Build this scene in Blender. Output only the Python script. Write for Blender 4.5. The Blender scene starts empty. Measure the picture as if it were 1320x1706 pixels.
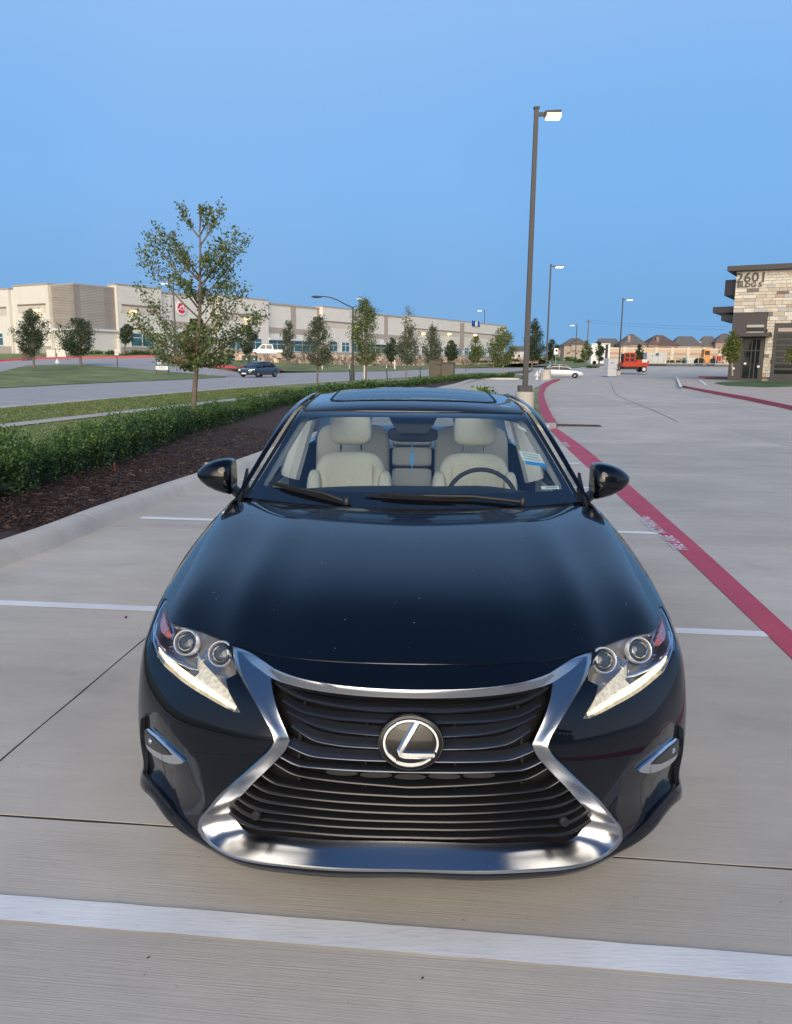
import bpy, math, random
import numpy as np
from mathutils import Vector, Matrix
from mathutils.geometry import delaunay_2d_cdt
random.seed(7)
rng = np.random.default_rng(7)
R = math.radians
sc = bpy.context.scene
col = sc.collection

# ---------------------------------------------------------------- camera
FOC, CAMX, CAMY, CAMZ = 1294.7, -0.012, -1.944, 1.621
PITCH, ROLL, YAW = R(10.978), R(0.574), R(1.011)
_fw = np.array([-math.sin(YAW) * math.cos(PITCH), math.cos(YAW) * math.cos(PITCH), -math.sin(PITCH)])
_r0 = np.array([math.cos(YAW), math.sin(YAW), 0.0])
_u0 = np.cross(_r0, _fw)
_r = math.cos(ROLL) * _r0 + math.sin(ROLL) * _u0
_u = -math.sin(ROLL) * _r0 + math.cos(ROLL) * _u0
cam = bpy.data.objects.new('camera', bpy.data.cameras.new('camera'))
col.objects.link(cam)
cam.data.sensor_fit = 'VERTICAL'
cam.data.sensor_height = 24.0
cam.data.lens = FOC * 24.0 / 1706.0
cam.data.clip_start = 0.05
cam.data.clip_end = 4000
cam.matrix_world = Matrix(((_r[0], _u[0], -_fw[0], CAMX), (_r[1], _u[1], -_fw[1], CAMY), (_r[2], _u[2], -_fw[2], CAMZ), (0, 0, 0, 1)))
sc.camera = cam

# ---------------------------------------------------------------- sky, sun, exposure
GLOW_ELEV, GLOW_AZ = R(3.0), R(182.0)          # bearing of the glow added behind the photographer; azimuth from +y towards +x
world = bpy.data.worlds.new('World')
sc.world = world
world.use_nodes = True
wn, wl = world.node_tree.nodes, world.node_tree.links
bg = wn['Background']
# dusk sky: clear blue overhead and ahead, a warm glow added low behind to light the ground
tcw = wn.new('ShaderNodeTexCoord'); sepw = wn.new('ShaderNodeSeparateXYZ')
wl.new(tcw.outputs['Generated'], sepw.inputs['Vector'])
rampw = wn.new('ShaderNodeValToRGB'); rampw.color_ramp.interpolation = 'EASE'
els = rampw.color_ramp.elements
for _ in range(3): els.new(0.5)
for e_, (p_, c_) in zip(els, ((0.0, (0.185, 0.41, 0.69)), (0.05, (0.180, 0.41, 0.74)), (0.22, (0.205, 0.465, 0.87)), (0.44, (0.28, 0.51, 0.90)), (0.85, (0.06, 0.14, 0.32)))):
    e_.position = p_; e_.color = (*c_, 1)
wl.new(sepw.outputs['Z'], rampw.inputs['Fac'])
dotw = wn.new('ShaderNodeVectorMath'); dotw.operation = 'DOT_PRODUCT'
dotw.inputs[1].default_value = (math.sin(GLOW_AZ), math.cos(GLOW_AZ), 0.0)
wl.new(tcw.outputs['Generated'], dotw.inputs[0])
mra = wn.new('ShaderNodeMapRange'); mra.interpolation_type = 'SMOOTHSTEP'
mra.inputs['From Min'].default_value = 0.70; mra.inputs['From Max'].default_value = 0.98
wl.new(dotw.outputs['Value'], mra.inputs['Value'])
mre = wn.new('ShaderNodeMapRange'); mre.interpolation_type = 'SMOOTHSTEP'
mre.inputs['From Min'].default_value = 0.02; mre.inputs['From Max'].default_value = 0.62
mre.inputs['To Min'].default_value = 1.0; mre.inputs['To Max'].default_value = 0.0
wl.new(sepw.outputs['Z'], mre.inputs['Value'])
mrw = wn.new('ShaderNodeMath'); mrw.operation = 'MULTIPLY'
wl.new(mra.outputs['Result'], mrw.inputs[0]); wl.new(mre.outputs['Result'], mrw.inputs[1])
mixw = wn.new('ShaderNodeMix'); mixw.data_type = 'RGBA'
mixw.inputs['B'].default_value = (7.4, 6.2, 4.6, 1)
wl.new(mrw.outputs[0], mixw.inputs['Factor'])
nzw = wn.new('ShaderNodeTexNoise'); nzw.inputs['Scale'].default_value = 1.6; nzw.inputs['Detail'].default_value = 4
mpw = wn.new('ShaderNodeMapping'); mpw.inputs['Rotation'].default_value = (0.2, 0.5, 0.3); mpw.inputs['Scale'].default_value = (1, 1.4, .5)
wl.new(tcw.outputs['Generated'], mpw.inputs['Vector']); wl.new(mpw.outputs['Vector'], nzw.inputs['Vector'])
mrn = wn.new('ShaderNodeMapRange'); mrn.inputs['From Min'].default_value = .35; mrn.inputs['From Max'].default_value = .70; mrn.inputs['To Max'].default_value = .28
wl.new(nzw.outputs['Fac'], mrn.inputs['Value'])
mxn = wn.new('ShaderNodeMix'); mxn.data_type = 'RGBA'; mxn.inputs['B'].default_value = (.46, .62, .92, 1)      # thin high haze
mrz = wn.new('ShaderNodeMapRange'); mrz.inputs['From Max'].default_value = .62; mrz.inputs['To Min'].default_value = 1.0; mrz.inputs['To Max'].default_value = 0.0; wl.new(sepw.outputs['Z'], mrz.inputs['Value'])
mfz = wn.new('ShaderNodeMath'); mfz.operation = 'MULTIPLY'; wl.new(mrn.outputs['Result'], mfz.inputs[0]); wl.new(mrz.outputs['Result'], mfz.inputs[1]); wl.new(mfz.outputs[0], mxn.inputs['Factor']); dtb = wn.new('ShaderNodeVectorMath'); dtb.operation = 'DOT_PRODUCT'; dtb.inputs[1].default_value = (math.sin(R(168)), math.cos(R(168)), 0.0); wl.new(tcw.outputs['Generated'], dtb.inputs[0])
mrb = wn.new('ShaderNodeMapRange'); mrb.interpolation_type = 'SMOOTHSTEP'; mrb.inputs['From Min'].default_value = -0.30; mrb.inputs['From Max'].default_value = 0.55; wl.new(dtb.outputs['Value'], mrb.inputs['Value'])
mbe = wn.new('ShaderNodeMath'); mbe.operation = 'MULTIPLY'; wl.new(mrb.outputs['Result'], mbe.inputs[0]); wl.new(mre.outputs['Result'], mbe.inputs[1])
mxb = wn.new('ShaderNodeMix'); mxb.data_type = 'RGBA'; mxb.inputs['B'].default_value = (.58, .66, .82, 1)      # pale band added low behind, to light facades and tint reflections
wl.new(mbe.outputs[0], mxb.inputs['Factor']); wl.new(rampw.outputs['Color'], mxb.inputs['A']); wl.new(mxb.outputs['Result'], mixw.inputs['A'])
wl.new(mixw.outputs['Result'], mxn.inputs['A'])
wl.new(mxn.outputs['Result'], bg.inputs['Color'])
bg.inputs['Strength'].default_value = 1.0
sun = bpy.data.objects.new('sun', bpy.data.lights.new('sun', 'SUN'))
col.objects.link(sun)
sun.data.energy = 2.5
sun.data.angle = R(40)
sun.data.color = (1.0, 0.87, 0.70)
_sa, _se = R(182), R(27)
_sd = Vector((math.sin(_sa) * math.cos(_se), math.cos(_sa) * math.cos(_se), math.sin(_se)))
sun.rotation_euler = _sd.to_track_quat('Z', 'Y').to_euler()
sc.view_settings.view_transform = 'Standard'
sc.view_settings.look = 'None'
sc.view_settings.gamma = 1.0
sc.view_settings.use_curve_mapping = False
sc.view_settings.exposure = 0.0
sc.cycles.max_bounces = 8
sc.cycles.transparent_max_bounces = 12
sc.cycles.caustics_reflective = False
sc.cycles.caustics_refractive = False

# ---------------------------------------------------------------- survey of the place (sight lines from the tripod point)
def sight(px, py):
    return (px - 660) / FOC * _r - (py - 853) / FOC * _u + _fw
CAMP = np.array([CAMX, CAMY, CAMZ])
def gp(px, py, z=0.0):
    d = sight(px, py)
    return CAMP + (z - CAMP[2]) / d[2] * d
def at(px, py, D):
    return CAMP + D * sight(px, py)
_fh = np.array([_fw[0], _fw[1], 0.0]) / math.hypot(_fw[0], _fw[1])
def above(px, py, ref):
    """the point on this sight line that stands straight over the distance of ref"""
    d = sight(px, py); return CAMP + ((np.array(ref) - CAMP) @ _fh) / (d @ _fh) * d

# ---------------------------------------------------------------- materials
def nodes_of(name):
    m = bpy.data.materials.new(name)
    m.use_nodes = True
    return m, m.node_tree.nodes, m.node_tree.links, m.node_tree.nodes['Principled BSDF']
def pm(name, c, rough=0.6, metal=0.0, coat=0.0, noise=None, bump=None, spec=0.5, isl=None):
    """principled material; noise=(scale, amount[, stretch]), bump=(scale, strength), isl=amount of per-piece shade"""
    m, n, l, b = nodes_of(name)
    b.inputs['Base Color'].default_value = (*c, 1)
    b.inputs['Roughness'].default_value = rough
    b.inputs['Metallic'].default_value = metal
    b.inputs['Specular IOR Level'].default_value = spec
    b.inputs['Coat Weight'].default_value = coat
    b.inputs['Coat Roughness'].default_value = 0.03
    last = None
    tc = n.new('ShaderNodeTexCoord')
    if noise or isl:
        hsv = n.new('ShaderNodeHueSaturation')
        hsv.inputs['Color'].default_value = (*c, 1)
        vals = []
        if noise:
            mp = n.new('ShaderNodeMapping')
            if len(noise) > 2: mp.inputs['Scale'].default_value = noise[2]
            nz = n.new('ShaderNodeTexNoise')
            nz.inputs['Scale'].default_value = noise[0]
            nz.inputs['Detail'].default_value = 6
            nz.inputs['Roughness'].default_value = 0.65
            l.new(tc.outputs['Object'], mp.inputs['Vector'])
            l.new(mp.outputs['Vector'], nz.inputs['Vector'])
            mr = n.new('ShaderNodeMapRange')
            mr.inputs['From Min'].default_value = 0.3
            mr.inputs['From Max'].default_value = 0.7
            mr.inputs['To Min'].default_value = 1 - noise[1]
            mr.inputs['To Max'].default_value = 1 + noise[1]
            l.new(nz.outputs['Fac'], mr.inputs['Value'])
            vals.append(mr.outputs['Result'])
        if isl:
            g = n.new('ShaderNodeNewGeometry')
            mr = n.new('ShaderNodeMapRange')
            mr.inputs['To Min'].default_value = 1 - isl
            mr.inputs['To Max'].default_value = 1 + isl
            l.new(g.outputs['Random Per Island'], mr.inputs['Value'])
            vals.append(mr.outputs['Result'])
        if len(vals) == 2:
            mu = n.new('ShaderNodeMath'); mu.operation = 'MULTIPLY'
            l.new(vals[0], mu.inputs[0]); l.new(vals[1], mu.inputs[1])
            vals = [mu.outputs[0]]
        l.new(vals[0], hsv.inputs['Value'])
        l.new(hsv.outputs['Color'], b.inputs['Base Color'])
    if bump:
        nz = n.new('ShaderNodeTexNoise')
        nz.inputs['Scale'].default_value = bump[0]
        nz.inputs['Detail'].default_value = 5
        l.new(tc.outputs['Object'], nz.inputs['Vector'])
        bp = n.new('ShaderNodeBump')
        bp.inputs['Strength'].default_value = bump[1]
        bp.inputs['Distance'].default_value = 0.02
        l.new(nz.outputs['Fac'], bp.inputs['Height'])
        l.new(bp.outputs['Normal'], b.inputs['Normal'])
    return m
def emit(name, c, s):
    m, n, l, b = nodes_of(name)
    b.inputs['Base Color'].default_value = (*c, 1)
    b.inputs['Emission Color'].default_value = (*c, 1)
    b.inputs['Emission Strength'].default_value = s
    return m
def glass(name, tint=(1, 1, 1), rough=0.0, ior=1.5, extra=0.0, gain=1.0):
    """thin pane: Fresnel mix of clear and mirror"""
    m, n, l, b = nodes_of(name)
    n.remove(b)
    t = n.new('ShaderNodeBsdfTransparent'); t.inputs['Color'].default_value = (*tint, 1)
    g = n.new('ShaderNodeBsdfGlossy'); g.inputs['Roughness'].default_value = rough
    f = n.new('ShaderNodeFresnel')
    ge = n.new('ShaderNodeNewGeometry'); mr = n.new('ShaderNodeMapRange'); mr.inputs['To Min'].default_value = ior; mr.inputs['To Max'].default_value = 1 / ior   # a pane is seen alike from both sides
    l.new(ge.outputs['Backfacing'], mr.inputs['Value']); l.new(mr.outputs['Result'], f.inputs['IOR'])
    ad = n.new('ShaderNodeMath'); ad.operation = 'MULTIPLY_ADD'; ad.inputs[1].default_value = gain; ad.inputs[2].default_value = extra; ad.use_clamp = True
    mx = n.new('ShaderNodeMixShader')
    l.new(f.outputs[0], ad.inputs[0]); l.new(ad.outputs[0], mx.inputs[0])
    l.new(t.outputs[0], mx.inputs[1]); l.new(g.outputs[0], mx.inputs[2])
    l.new(mx.outputs[0], n['Material Output'].inputs['Surface'])
    return m
def foliage(name, stops, rough=0.55):
    """leaf colours picked leaf by leaf"""
    m, n, l, b = nodes_of(name)
    g = n.new('ShaderNodeNewGeometry')
    cr = n.new('ShaderNodeValToRGB')
    while len(cr.color_ramp.elements) < len(stops): cr.color_ramp.elements.new(0.5)
    for e, (p, c) in zip(cr.color_ramp.elements, stops):
        e.position = p; e.color = (*c, 1)
    l.new(g.outputs['Random Per Island'], cr.inputs['Fac'])
    l.new(cr.outputs['Color'], b.inputs['Base Color'])
    b.inputs['Roughness'].default_value = rough
    b.inputs['Specular IOR Level'].default_value = 0.35
    tr = n.new('ShaderNodeBsdfTranslucent')
    l.new(cr.outputs['Color'], tr.inputs['Color'])
    mx = n.new('ShaderNodeMixShader'); mx.inputs[0].default_value = 0.3
    l.new(b.outputs[0], mx.inputs[1]); l.new(tr.outputs[0], mx.inputs[2])
    l.new(mx.outputs[0], n['Material Output'].inputs['Surface'])
    return m

# ---------------------------------------------------------------- mesh helpers
def link(o, parent=None):
    col.objects.link(o)
    if parent is not None: o.parent = parent
    return o
def mesh_obj(name, V, F, mat, parent=None, smooth=False, normals=None, sharp=None):
    me = bpy.data.meshes.new(name)
    me.from_pydata([tuple(map(float, v)) for v in V], [], [tuple(map(int, f)) for f in F])
    me.materials.append(mat)
    if smooth or normals is not None:
        me.polygons.foreach_set('use_smooth', [True] * len(me.polygons))
    me.update()
    if sharp is not None: me.set_sharp_from_angle(angle=R(sharp))
    if normals is not None:
        me.normals_split_custom_set_from_vertices([tuple(map(float, q)) for q in normals])
    return link(bpy.data.objects.new(name, me), parent)
def quads_obj(name, P, mat, parent=None, N=None):
    """P: (n,4,3) loose quads, fast"""
    n = len(P)
    me = bpy.data.meshes.new(name)
    me.vertices.add(4 * n); me.loops.add(4 * n); me.polygons.add(n)
    me.vertices.foreach_set('co', np.asarray(P, np.float32).ravel())
    me.loops.foreach_set('vertex_index', np.arange(4 * n, dtype=np.int32))
    me.polygons.foreach_set('loop_start', np.arange(0, 4 * n, 4, dtype=np.int32))
    me.polygons.foreach_set('loop_total', np.full(n, 4, dtype=np.int32))
    me.materials.append(mat)
    me.update(calc_edges=True)
    return link(bpy.data.objects.new(name, me), parent)
def tag(o, label=None, cat=None, group=None, kind=None):
    if label: o['label'] = label
    if cat: o['category'] = cat
    if group: o['group'] = group
    if kind: o['kind'] = kind
    return o
def thing(name, loc, label, cat, group=None, rz=0.0):
    o = bpy.data.objects.new(name, None)
    o.empty_display_size = 0.2
    o.location = tuple(map(float, loc)); o.rotation_euler = (0, 0, rz)
    link(o)
    return tag(o, label, cat, group)
def copy_tree(o, parent=None):
    c = o.copy(); col.objects.link(c); c.parent = parent
    for ch in list(o.children): copy_tree(ch, c)
    return c
class MB:
    """collects pieces of one part"""
    def __init__(s): s.V, s.F = [], []
    def add(s, V, F):
        k = len(s.V); s.V += [tuple(v) for v in V]; s.F += [tuple(i + k for i in f) for f in F]; return s
    def box(s, c, d, rz=0.0, taper=1.0):
        x, y, z = d[0] / 2, d[1] / 2, d[2] / 2
        V = []
        for sz, t in ((-1, 1.0), (1, taper)):
            for sx, sy in ((-1, -1), (1, -1), (1, 1), (-1, 1)):
                px, py = sx * x * t, sy * y * t
                V.append((c[0] + px * math.cos(rz) - py * math.sin(rz), c[1] + px * math.sin(rz) + py * math.cos(rz), c[2] + sz * z))
        return s.add(V, [(3, 2, 1, 0), (4, 5, 6, 7), (0, 1, 5, 4), (1, 2, 6, 5), (2, 3, 7, 6), (3, 0, 4, 7)])
    def tube(s, pts, r, n=8, cap=True):
        pts = [Vector(p) for p in pts]
        rr = r if hasattr(r, '__len__') else [r] * len(pts)
        rings = []
        up = None
        for i, p in enumerate(pts):
            d = (pts[min(i + 1, len(pts) - 1)] - pts[max(i - 1, 0)]).normalized()
            if up is None or abs(up.dot(d)) > 0.99: up = d.orthogonal().normalized()
            a = (up - d * up.dot(d)).normalized(); b = d.cross(a); up = a
            rings.append([p + (a * math.cos(2 * math.pi * k / n) + b * math.sin(2 * math.pi * k / n)) * rr[i] for k in range(n)])
        V = [v for q in rings for v in q]
        F = [(i * n + k, i * n + (k + 1) % n, (i + 1) * n + (k + 1) % n, (i + 1) * n + k) for i in range(len(pts) - 1) for k in range(n)]
        if cap: F += [tuple(range(n - 1, -1, -1)), tuple(range((len(pts) - 1) * n, len(pts) * n))]
        return s.add(V, F)
    def lathe(s, prof, c=(0, 0, 0), n=16, axis='z', cap=True):
        V = []
        for r_, h in prof:
            for k in range(n):
                a = 2 * math.pi * k / n
                p = (r_ * math.cos(a), r_ * math.sin(a), h)
                if axis == 'x': p = (h, r_ * math.cos(a), r_ * math.sin(a))
                if axis == 'y': p = (r_ * math.cos(a), h, r_ * math.sin(a))
                V.append((p[0] + c[0], p[1] + c[1], p[2] + c[2]))
        F = [(i * n + k, i * n + (k + 1) % n, (i + 1) * n + (k + 1) % n, (i + 1) * n + k) for i in range(len(prof) - 1) for k in range(n)]
        if cap: F += [tuple(range(n - 1, -1, -1)), tuple(range((len(prof) - 1) * n, len(prof) * n))]
        return s.add(V, F)
    def prism(s, poly, z0, z1):
        n = len(poly)
        a = sum(poly[i][0] * poly[(i + 1) % n][1] - poly[(i + 1) % n][0] * poly[i][1] for i in range(n))
        if a < 0: poly = poly[::-1]
        V = [(p[0], p[1], z0) for p in poly] + [(p[0], p[1], z1) for p in poly]
        return s.add(V, [tuple(range(n - 1, -1, -1)), tuple(range(n, 2 * n))] + [(i, (i + 1) % n, n + (i + 1) % n, n + i) for i in range(n)])
    def extr(s, poly, o, ax, ay, depth):
        """polygon in the plane (o, ax, ay) given thickness towards -(ax x ay)"""
        o, ax, ay = Vector(o), Vector(ax), Vector(ay)
        nn = ax.cross(ay).normalized()
        n = len(poly)
        a = sum(poly[i][0] * poly[(i + 1) % n][1] - poly[(i + 1) % n][0] * poly[i][1] for i in range(n))
        if a < 0: poly = poly[::-1]
        f = [o + ax * p[0] + ay * p[1] for p in poly]
        V = f + [p - nn * depth for p in f]
        return s.add(V, [tuple(range(n)), tuple(range(2 * n - 1, n - 1, -1))] + [((i + 1) % n, i, n + i, n + (i + 1) % n) for i in range(n)])
    def build(s, name, mat, parent=None, smooth=False, sharp=40):
        return mesh_obj(name, s.V, s.F, mat, parent, smooth, None, sharp if smooth else None)
def strip_mesh(rows):
    """rows of equal length point lists -> V, F"""
    n = len(rows[0]); V = [p for r_ in rows for p in r_]
    return V, [(i * n + k, i * n + k + 1, (i + 1) * n + k + 1, (i + 1) * n + k) for i in range(len(rows) - 1) for k in range(n - 1)]
def sheet(name, pts, mat, z=None, kind='structure', parent=None):
    """flat polygon triangulated by ear clipping"""
    P = [Vector((p[0], p[1], (p[2] if z is None else z))) for p in pts]
    n = len(P)
    a = sum(P[i].x * P[(i + 1) % n].y - P[(i + 1) % n].x * P[i].y for i in range(n))
    if a < 0: P = P[::-1]
    from mathutils.geometry import tessellate_polygon
    T = [t if (P[t[1]] - P[t[0]]).cross(P[t[2]] - P[t[0]]).z > 0 else t[::-1] for t in tessellate_polygon([P])]
    o = mesh_obj(name, P, T, mat, parent)
    if kind: o['kind'] = kind
    return o
def text_mesh(name, body, size, mat, M, parent=None, depth=0.0, bold=0.0, sx=1.0):
    cu = bpy.data.curves.new(name, 'FONT')
    cu.body = body; cu.size = size; cu.extrude = depth; cu.offset = bold
    cu.align_x = 'CENTER'; cu.align_y = 'CENTER'
    cu.resolution_u = 2
    tmp = bpy.data.objects.new(name, cu); col.objects.link(tmp)
    me = bpy.data.meshes.new_from_object(tmp.evaluated_get(bpy.context.evaluated_depsgraph_get()))
    bpy.data.objects.remove(tmp); bpy.data.curves.remove(cu)
    me.transform(M @ Matrix.Diagonal((sx, 1, 1, 1)))
    me.materials.clear(); me.materials.append(mat)
    me.name = name
    return link(bpy.data.objects.new(name, me), parent)

# ================================================================ the black car
M_PAINT = pm('black_paint', (0.0015, 0.0025, 0.006), rough=0.3, coat=1.0, spec=0.06)
M_PAINT.node_tree.nodes['Principled BSDF'].inputs['Coat IOR'].default_value = 1.45
M_GLOSS = pm('piano_black', (0.006, 0.006, 0.008), rough=0.12, coat=0.6)
M_SLAT = pm('dark_slat', (0.085, 0.095, 0.12), rough=0.22, metal=0.8, coat=0.2)
M_SLATL = pm('lower_slat', (0.012, 0.012, 0.014), rough=0.26, metal=0.2, coat=.25, spec=.4)  # lower blades sit deeper; their weaker reflections are put into the darker colour
M_PLAST = pm('black_plastic', (0.012, 0.012, 0.013), rough=0.5, bump=(900, 0.08))
M_RUBBER = pm('rubber', (0.012, 0.012, 0.012), rough=0.75)
M_VOID = pm('dark_cavity', (0.004, 0.004, 0.005), rough=0.8)
M_CHROME = pm('chrome', (0.80, 0.82, 0.85), rough=0.06, metal=1.0)
M_SATIN = pm('satin_chrome', (0.44, 0.455, 0.48), rough=0.22, metal=1.0)
M_LAMPIN = pm('lamp_bowl', (0.34, 0.34, 0.36), rough=0.30, metal=0.9, coat=0.2)
M_CLEAR = glass('clear_cover', (0.97, 0.98, 1.0), 0.0, 1.38)
M_WSHIELD = glass('windshield_glass', (0.84, 0.91, 0.91), 0.0, 1.52, 0.075, 2.3)
M_SIDEGL = glass('side_glass', (0.92, 0.96, 0.96), 0.0, 1.5)
M_DRL = emit('daytime_light_glow', (1.0, 0.83, 0.50), 1.15)
_n, _l = M_DRL.node_tree.nodes, M_DRL.node_tree.links
_t = _n.new('ShaderNodeTexCoord'); _z = _n.new('ShaderNodeTexNoise'); _z.inputs['Scale'].default_value = 45; _z.inputs['Detail'].default_value = 4
_m = _n.new('ShaderNodeMapRange'); _m.inputs['From Min'].default_value = .35; _m.inputs['From Max'].default_value = .65; _m.inputs['To Min'].default_value = .7; _m.inputs['To Max'].default_value = 1.9
_l.new(_t.outputs['Object'], _z.inputs['Vector']); _l.new(_z.outputs['Fac'], _m.inputs['Value']); _l.new(_m.outputs['Result'], _n['Principled BSDF'].inputs['Emission Strength'])
M_REDREF = pm('red_reflector', (0.36, 0.10, 0.10), rough=0.2, coat=0.8, noise=(120, 0.9))
M_DRLB = pm('light_guide', (0.42, 0.40, 0.34), rough=0.25, coat=0.5, noise=(90, .55)); _q = M_DRLB.node_tree.nodes['Principled BSDF']; _q.inputs['Emission Color'].default_value = (1, .86, .55, 1); _q.inputs['Emission Strength'].default_value = .30
M_SUNROOF = glass('sunroof_glass', (0.70, 0.76, 0.78), 0.0, 1.5, 0.0, 1.0)
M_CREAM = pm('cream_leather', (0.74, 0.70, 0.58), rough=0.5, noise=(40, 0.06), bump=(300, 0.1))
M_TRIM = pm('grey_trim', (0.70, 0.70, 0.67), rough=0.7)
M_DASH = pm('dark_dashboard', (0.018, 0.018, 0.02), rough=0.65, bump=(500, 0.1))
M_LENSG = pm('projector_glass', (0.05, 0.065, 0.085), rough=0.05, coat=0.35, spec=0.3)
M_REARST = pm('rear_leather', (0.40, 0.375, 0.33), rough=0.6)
M_RING = pm('lamp_ring', (0.85, 0.86, 0.88), rough=0.38, metal=0.6)
M_FOGIN = pm('fog_bowl', (0.03, 0.03, 0.032), rough=0.35, coat=0.15, spec=0.25)
M_BADGE = pm('badge_field', (0.012, 0.012, 0.012), rough=0.2, coat=0.25, spec=.25)

class CS:
    def __init__(s, t, P):
        t = np.asarray(t, float); P = np.asarray(P, float); n = len(t); h = np.diff(t)
        A = np.zeros((n, n)); Bm = np.zeros((n, n)); A[0, 0] = A[-1, -1] = 1
        for i in range(1, n - 1):
            A[i, i - 1] = h[i - 1]; A[i, i] = 2 * (h[i - 1] + h[i]); A[i, i + 1] = h[i]
            Bm[i, i - 1] = 6 / h[i - 1]; Bm[i, i + 1] = 6 / h[i]; Bm[i, i] = -6 / h[i - 1] - 6 / h[i]
        s.t = t; s.P = P; s.M = np.tensordot(np.linalg.solve(A, Bm), P, (1, 0))
    def __call__(s, x):
        x = np.asarray(x, float); t = s.t
        i = np.clip(np.searchsorted(t, x) - 1, 0, len(t) - 2); h = t[i + 1] - t[i]
        a = (t[i + 1] - x) / h; b = 1 - a
        sh = x.shape + (1,) * (s.P.ndim - 1)
        c = ((a ** 3 - a) * h * h / 6).reshape(sh); d = ((b ** 3 - b) * h * h / 6).reshape(sh)
        return a.reshape(sh) * s.P[i] + b.reshape(sh) * s.P[i + 1] + c * s.M[i] + d * s.M[i + 1]
PLAN=[(0,0),(.2,.008),(.36,.033),(.5,.078),(.62,.135),(.73,.205),(.82,.295),(.886,.390),(.907,.52),(.912,.70),(.913,.97),(.914,1.35),(.914,1.9),(.913,2.7),(.91,3.5),(.895,4.2),(.84,4.62),(.66,4.84),(.35,4.9),(0,4.915)]
VROW = [0,.03,.085,.19,.30,.41,.50,.575,.64]
PROF={0:[(.176,.03),(.198,.010),(.25,.004),(.36,0),(.48,.001),(.58,.010),(.665,.032),(.732,.078),(.777,.135)],
3:[(.168,.008),(.193,-.016),(.25,-.008),(.36,0),(.47,.001),(.575,.014),(.66,.050),(.72,.105),(.763,.165)],
5:[(.194,.022),(.220,-.006),(.266,.002),(.37,.003),(.47,.001),(.575,.014),(.665,.055),(.728,.115),(.770,.185)],
6:[(.218,.030),(.244,.000),(.282,.006),(.37,.003),(.47,.0),(.575,.010),(.67,.042),(.733,.095),(.776,.165)],
7:[(.204,.026),(.228,-.003),(.278,.002),(.375,.003),(.475,.0),(.58,.008),(.675,.026),(.738,.062),(.780,.128)],
8:[(.190,.026),(.214,.003),(.275,.004),(.38,.006),(.48,.002),(.585,.004),(.68,.010),(.745,.034),(.788,.093)],
9:[(.19,.045),(.22,.022),(.29,.014),(.40,.008),(.52,.003),(.63,.001),(.735,.005),(.793,.024),(.832,.089)],
10:[(.19,.05),(.22,.03),(.30,.015),(.42,.008),(.55,.002),(.68,0),(.785,.002),(.850,.016),(.886,.078)],
11:[(.19,.05),(.22,.03),(.30,.015),(.42,.012),(.56,.012),(.70,.004),(.82,.002),(.90,.016),(.955,.068)],
12:[(.19,.05),(.22,.03),(.30,.015),(.42,.016),(.56,.018),(.70,.008),(.83,.010),(.92,.035),(.985,.085)],
13:[(.19,.05),(.22,.03),(.30,.015),(.42,.016),(.56,.018),(.70,.008),(.84,.010),(.93,.035),(1.00,.095)],
14:[(.19,.05),(.22,.03),(.30,.015),(.42,.010),(.56,.008),(.70,.003),(.85,.008),(.95,.035),(1.015,.10)],
15:[(.2,.05),(.23,.03),(.31,.015),(.43,.005),(.56,.002),(.70,.0),(.86,.012),(.97,.05),(1.035,.13)],
17:[(.22,.05),(.25,.03),(.33,.01),(.45,0),(.58,.0),(.72,.02),(.88,.05),(1.0,.05),(1.06,.09)],
19:[(.22,.05),(.25,.03),(.33,.01),(.45,0),(.58,.0),(.72,.03),(.88,.06),(1.02,.03),(1.07,.06)]}
class Body:
    """outer skin of the car below the glass: u runs round the plan from the nose, v up the side"""
    def __init__(s):
        P = np.array(PLAN, float); u = np.r_[0, np.cumsum(np.hypot(*np.diff(P, axis=0).T))]
        n = len(P); ext = np.vstack([P[:0:-1] * [-1, 1], P]); ue = np.r_[-u[:0:-1], u]
        c = CS(ue, ext); e = 1e-4; T = c(u + e) - c(u - e); T /= np.linalg.norm(T, axis=1)[:, None]
        N = np.c_[T[:, 1], -T[:, 0]]; N[0] = (0, -1); N[-1] = (0, 1)
        k = sorted(PROF); pr = np.array([PROF[i] for i in k], float)
        full = np.array([[[np.interp(u[i], u[k], pr[:, j, q]) for q in (0, 1)] for j in range(len(VROW))] for i in range(n)])
        s.u = u; s.umax = u[-1]
        G = np.zeros((n, len(VROW), 3))
        for j in range(len(VROW)):
            G[:, j, :2] = P - N * full[:, j, 1:2]; G[:, j, 2] = full[:, j, 0]
        G[0, :, 0] = 0; G[-1, :, 0] = 0
        m = G[:0:-1].copy(); m[:, :, 0] *= -1
        s.cu = CS(ue, np.concatenate([m, G])); s.cv = CS(VROW, np.eye(len(VROW)))
    def __call__(s, u, v):
        return np.einsum('...j,...jk->...k', s.cv(np.asarray(v, float)), s.cu(np.asarray(u, float)))
    def frame(s, u, v, off=None, e=2e-3):
        """points and normals, with an optional offset field off(u, v) along the normal"""
        u = np.asarray(u, float); v = np.clip(np.asarray(v, float), 0, VROW[-1])
        def base(a, b):
            b0 = np.clip(b, 0, VROW[-1])
            du = s(a + e, b0) - s(a - e, b0); dv = s(a, np.minimum(b0 + e, VROW[-1])) - s(a, np.maximum(b0 - e, 0))
            n = np.cross(du, dv); n /= np.linalg.norm(n, axis=-1)[..., None]
            return s(a, b0), n
        p, n = base(u, v)
        if off is None: return p, n
        f = lambda a, b: (lambda q: q[0] + q[1] * off(a, b)[..., None])(base(a, b))
        P = f(u, v)
        dn = np.cross(f(u + e, v) - f(u - e, v), f(u, np.minimum(v + e, VROW[-1])) - f(u, np.maximum(v - e, 0)))
        dn /= np.linalg.norm(dn, axis=-1)[..., None]
        return P, dn
BODY = Body()
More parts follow.
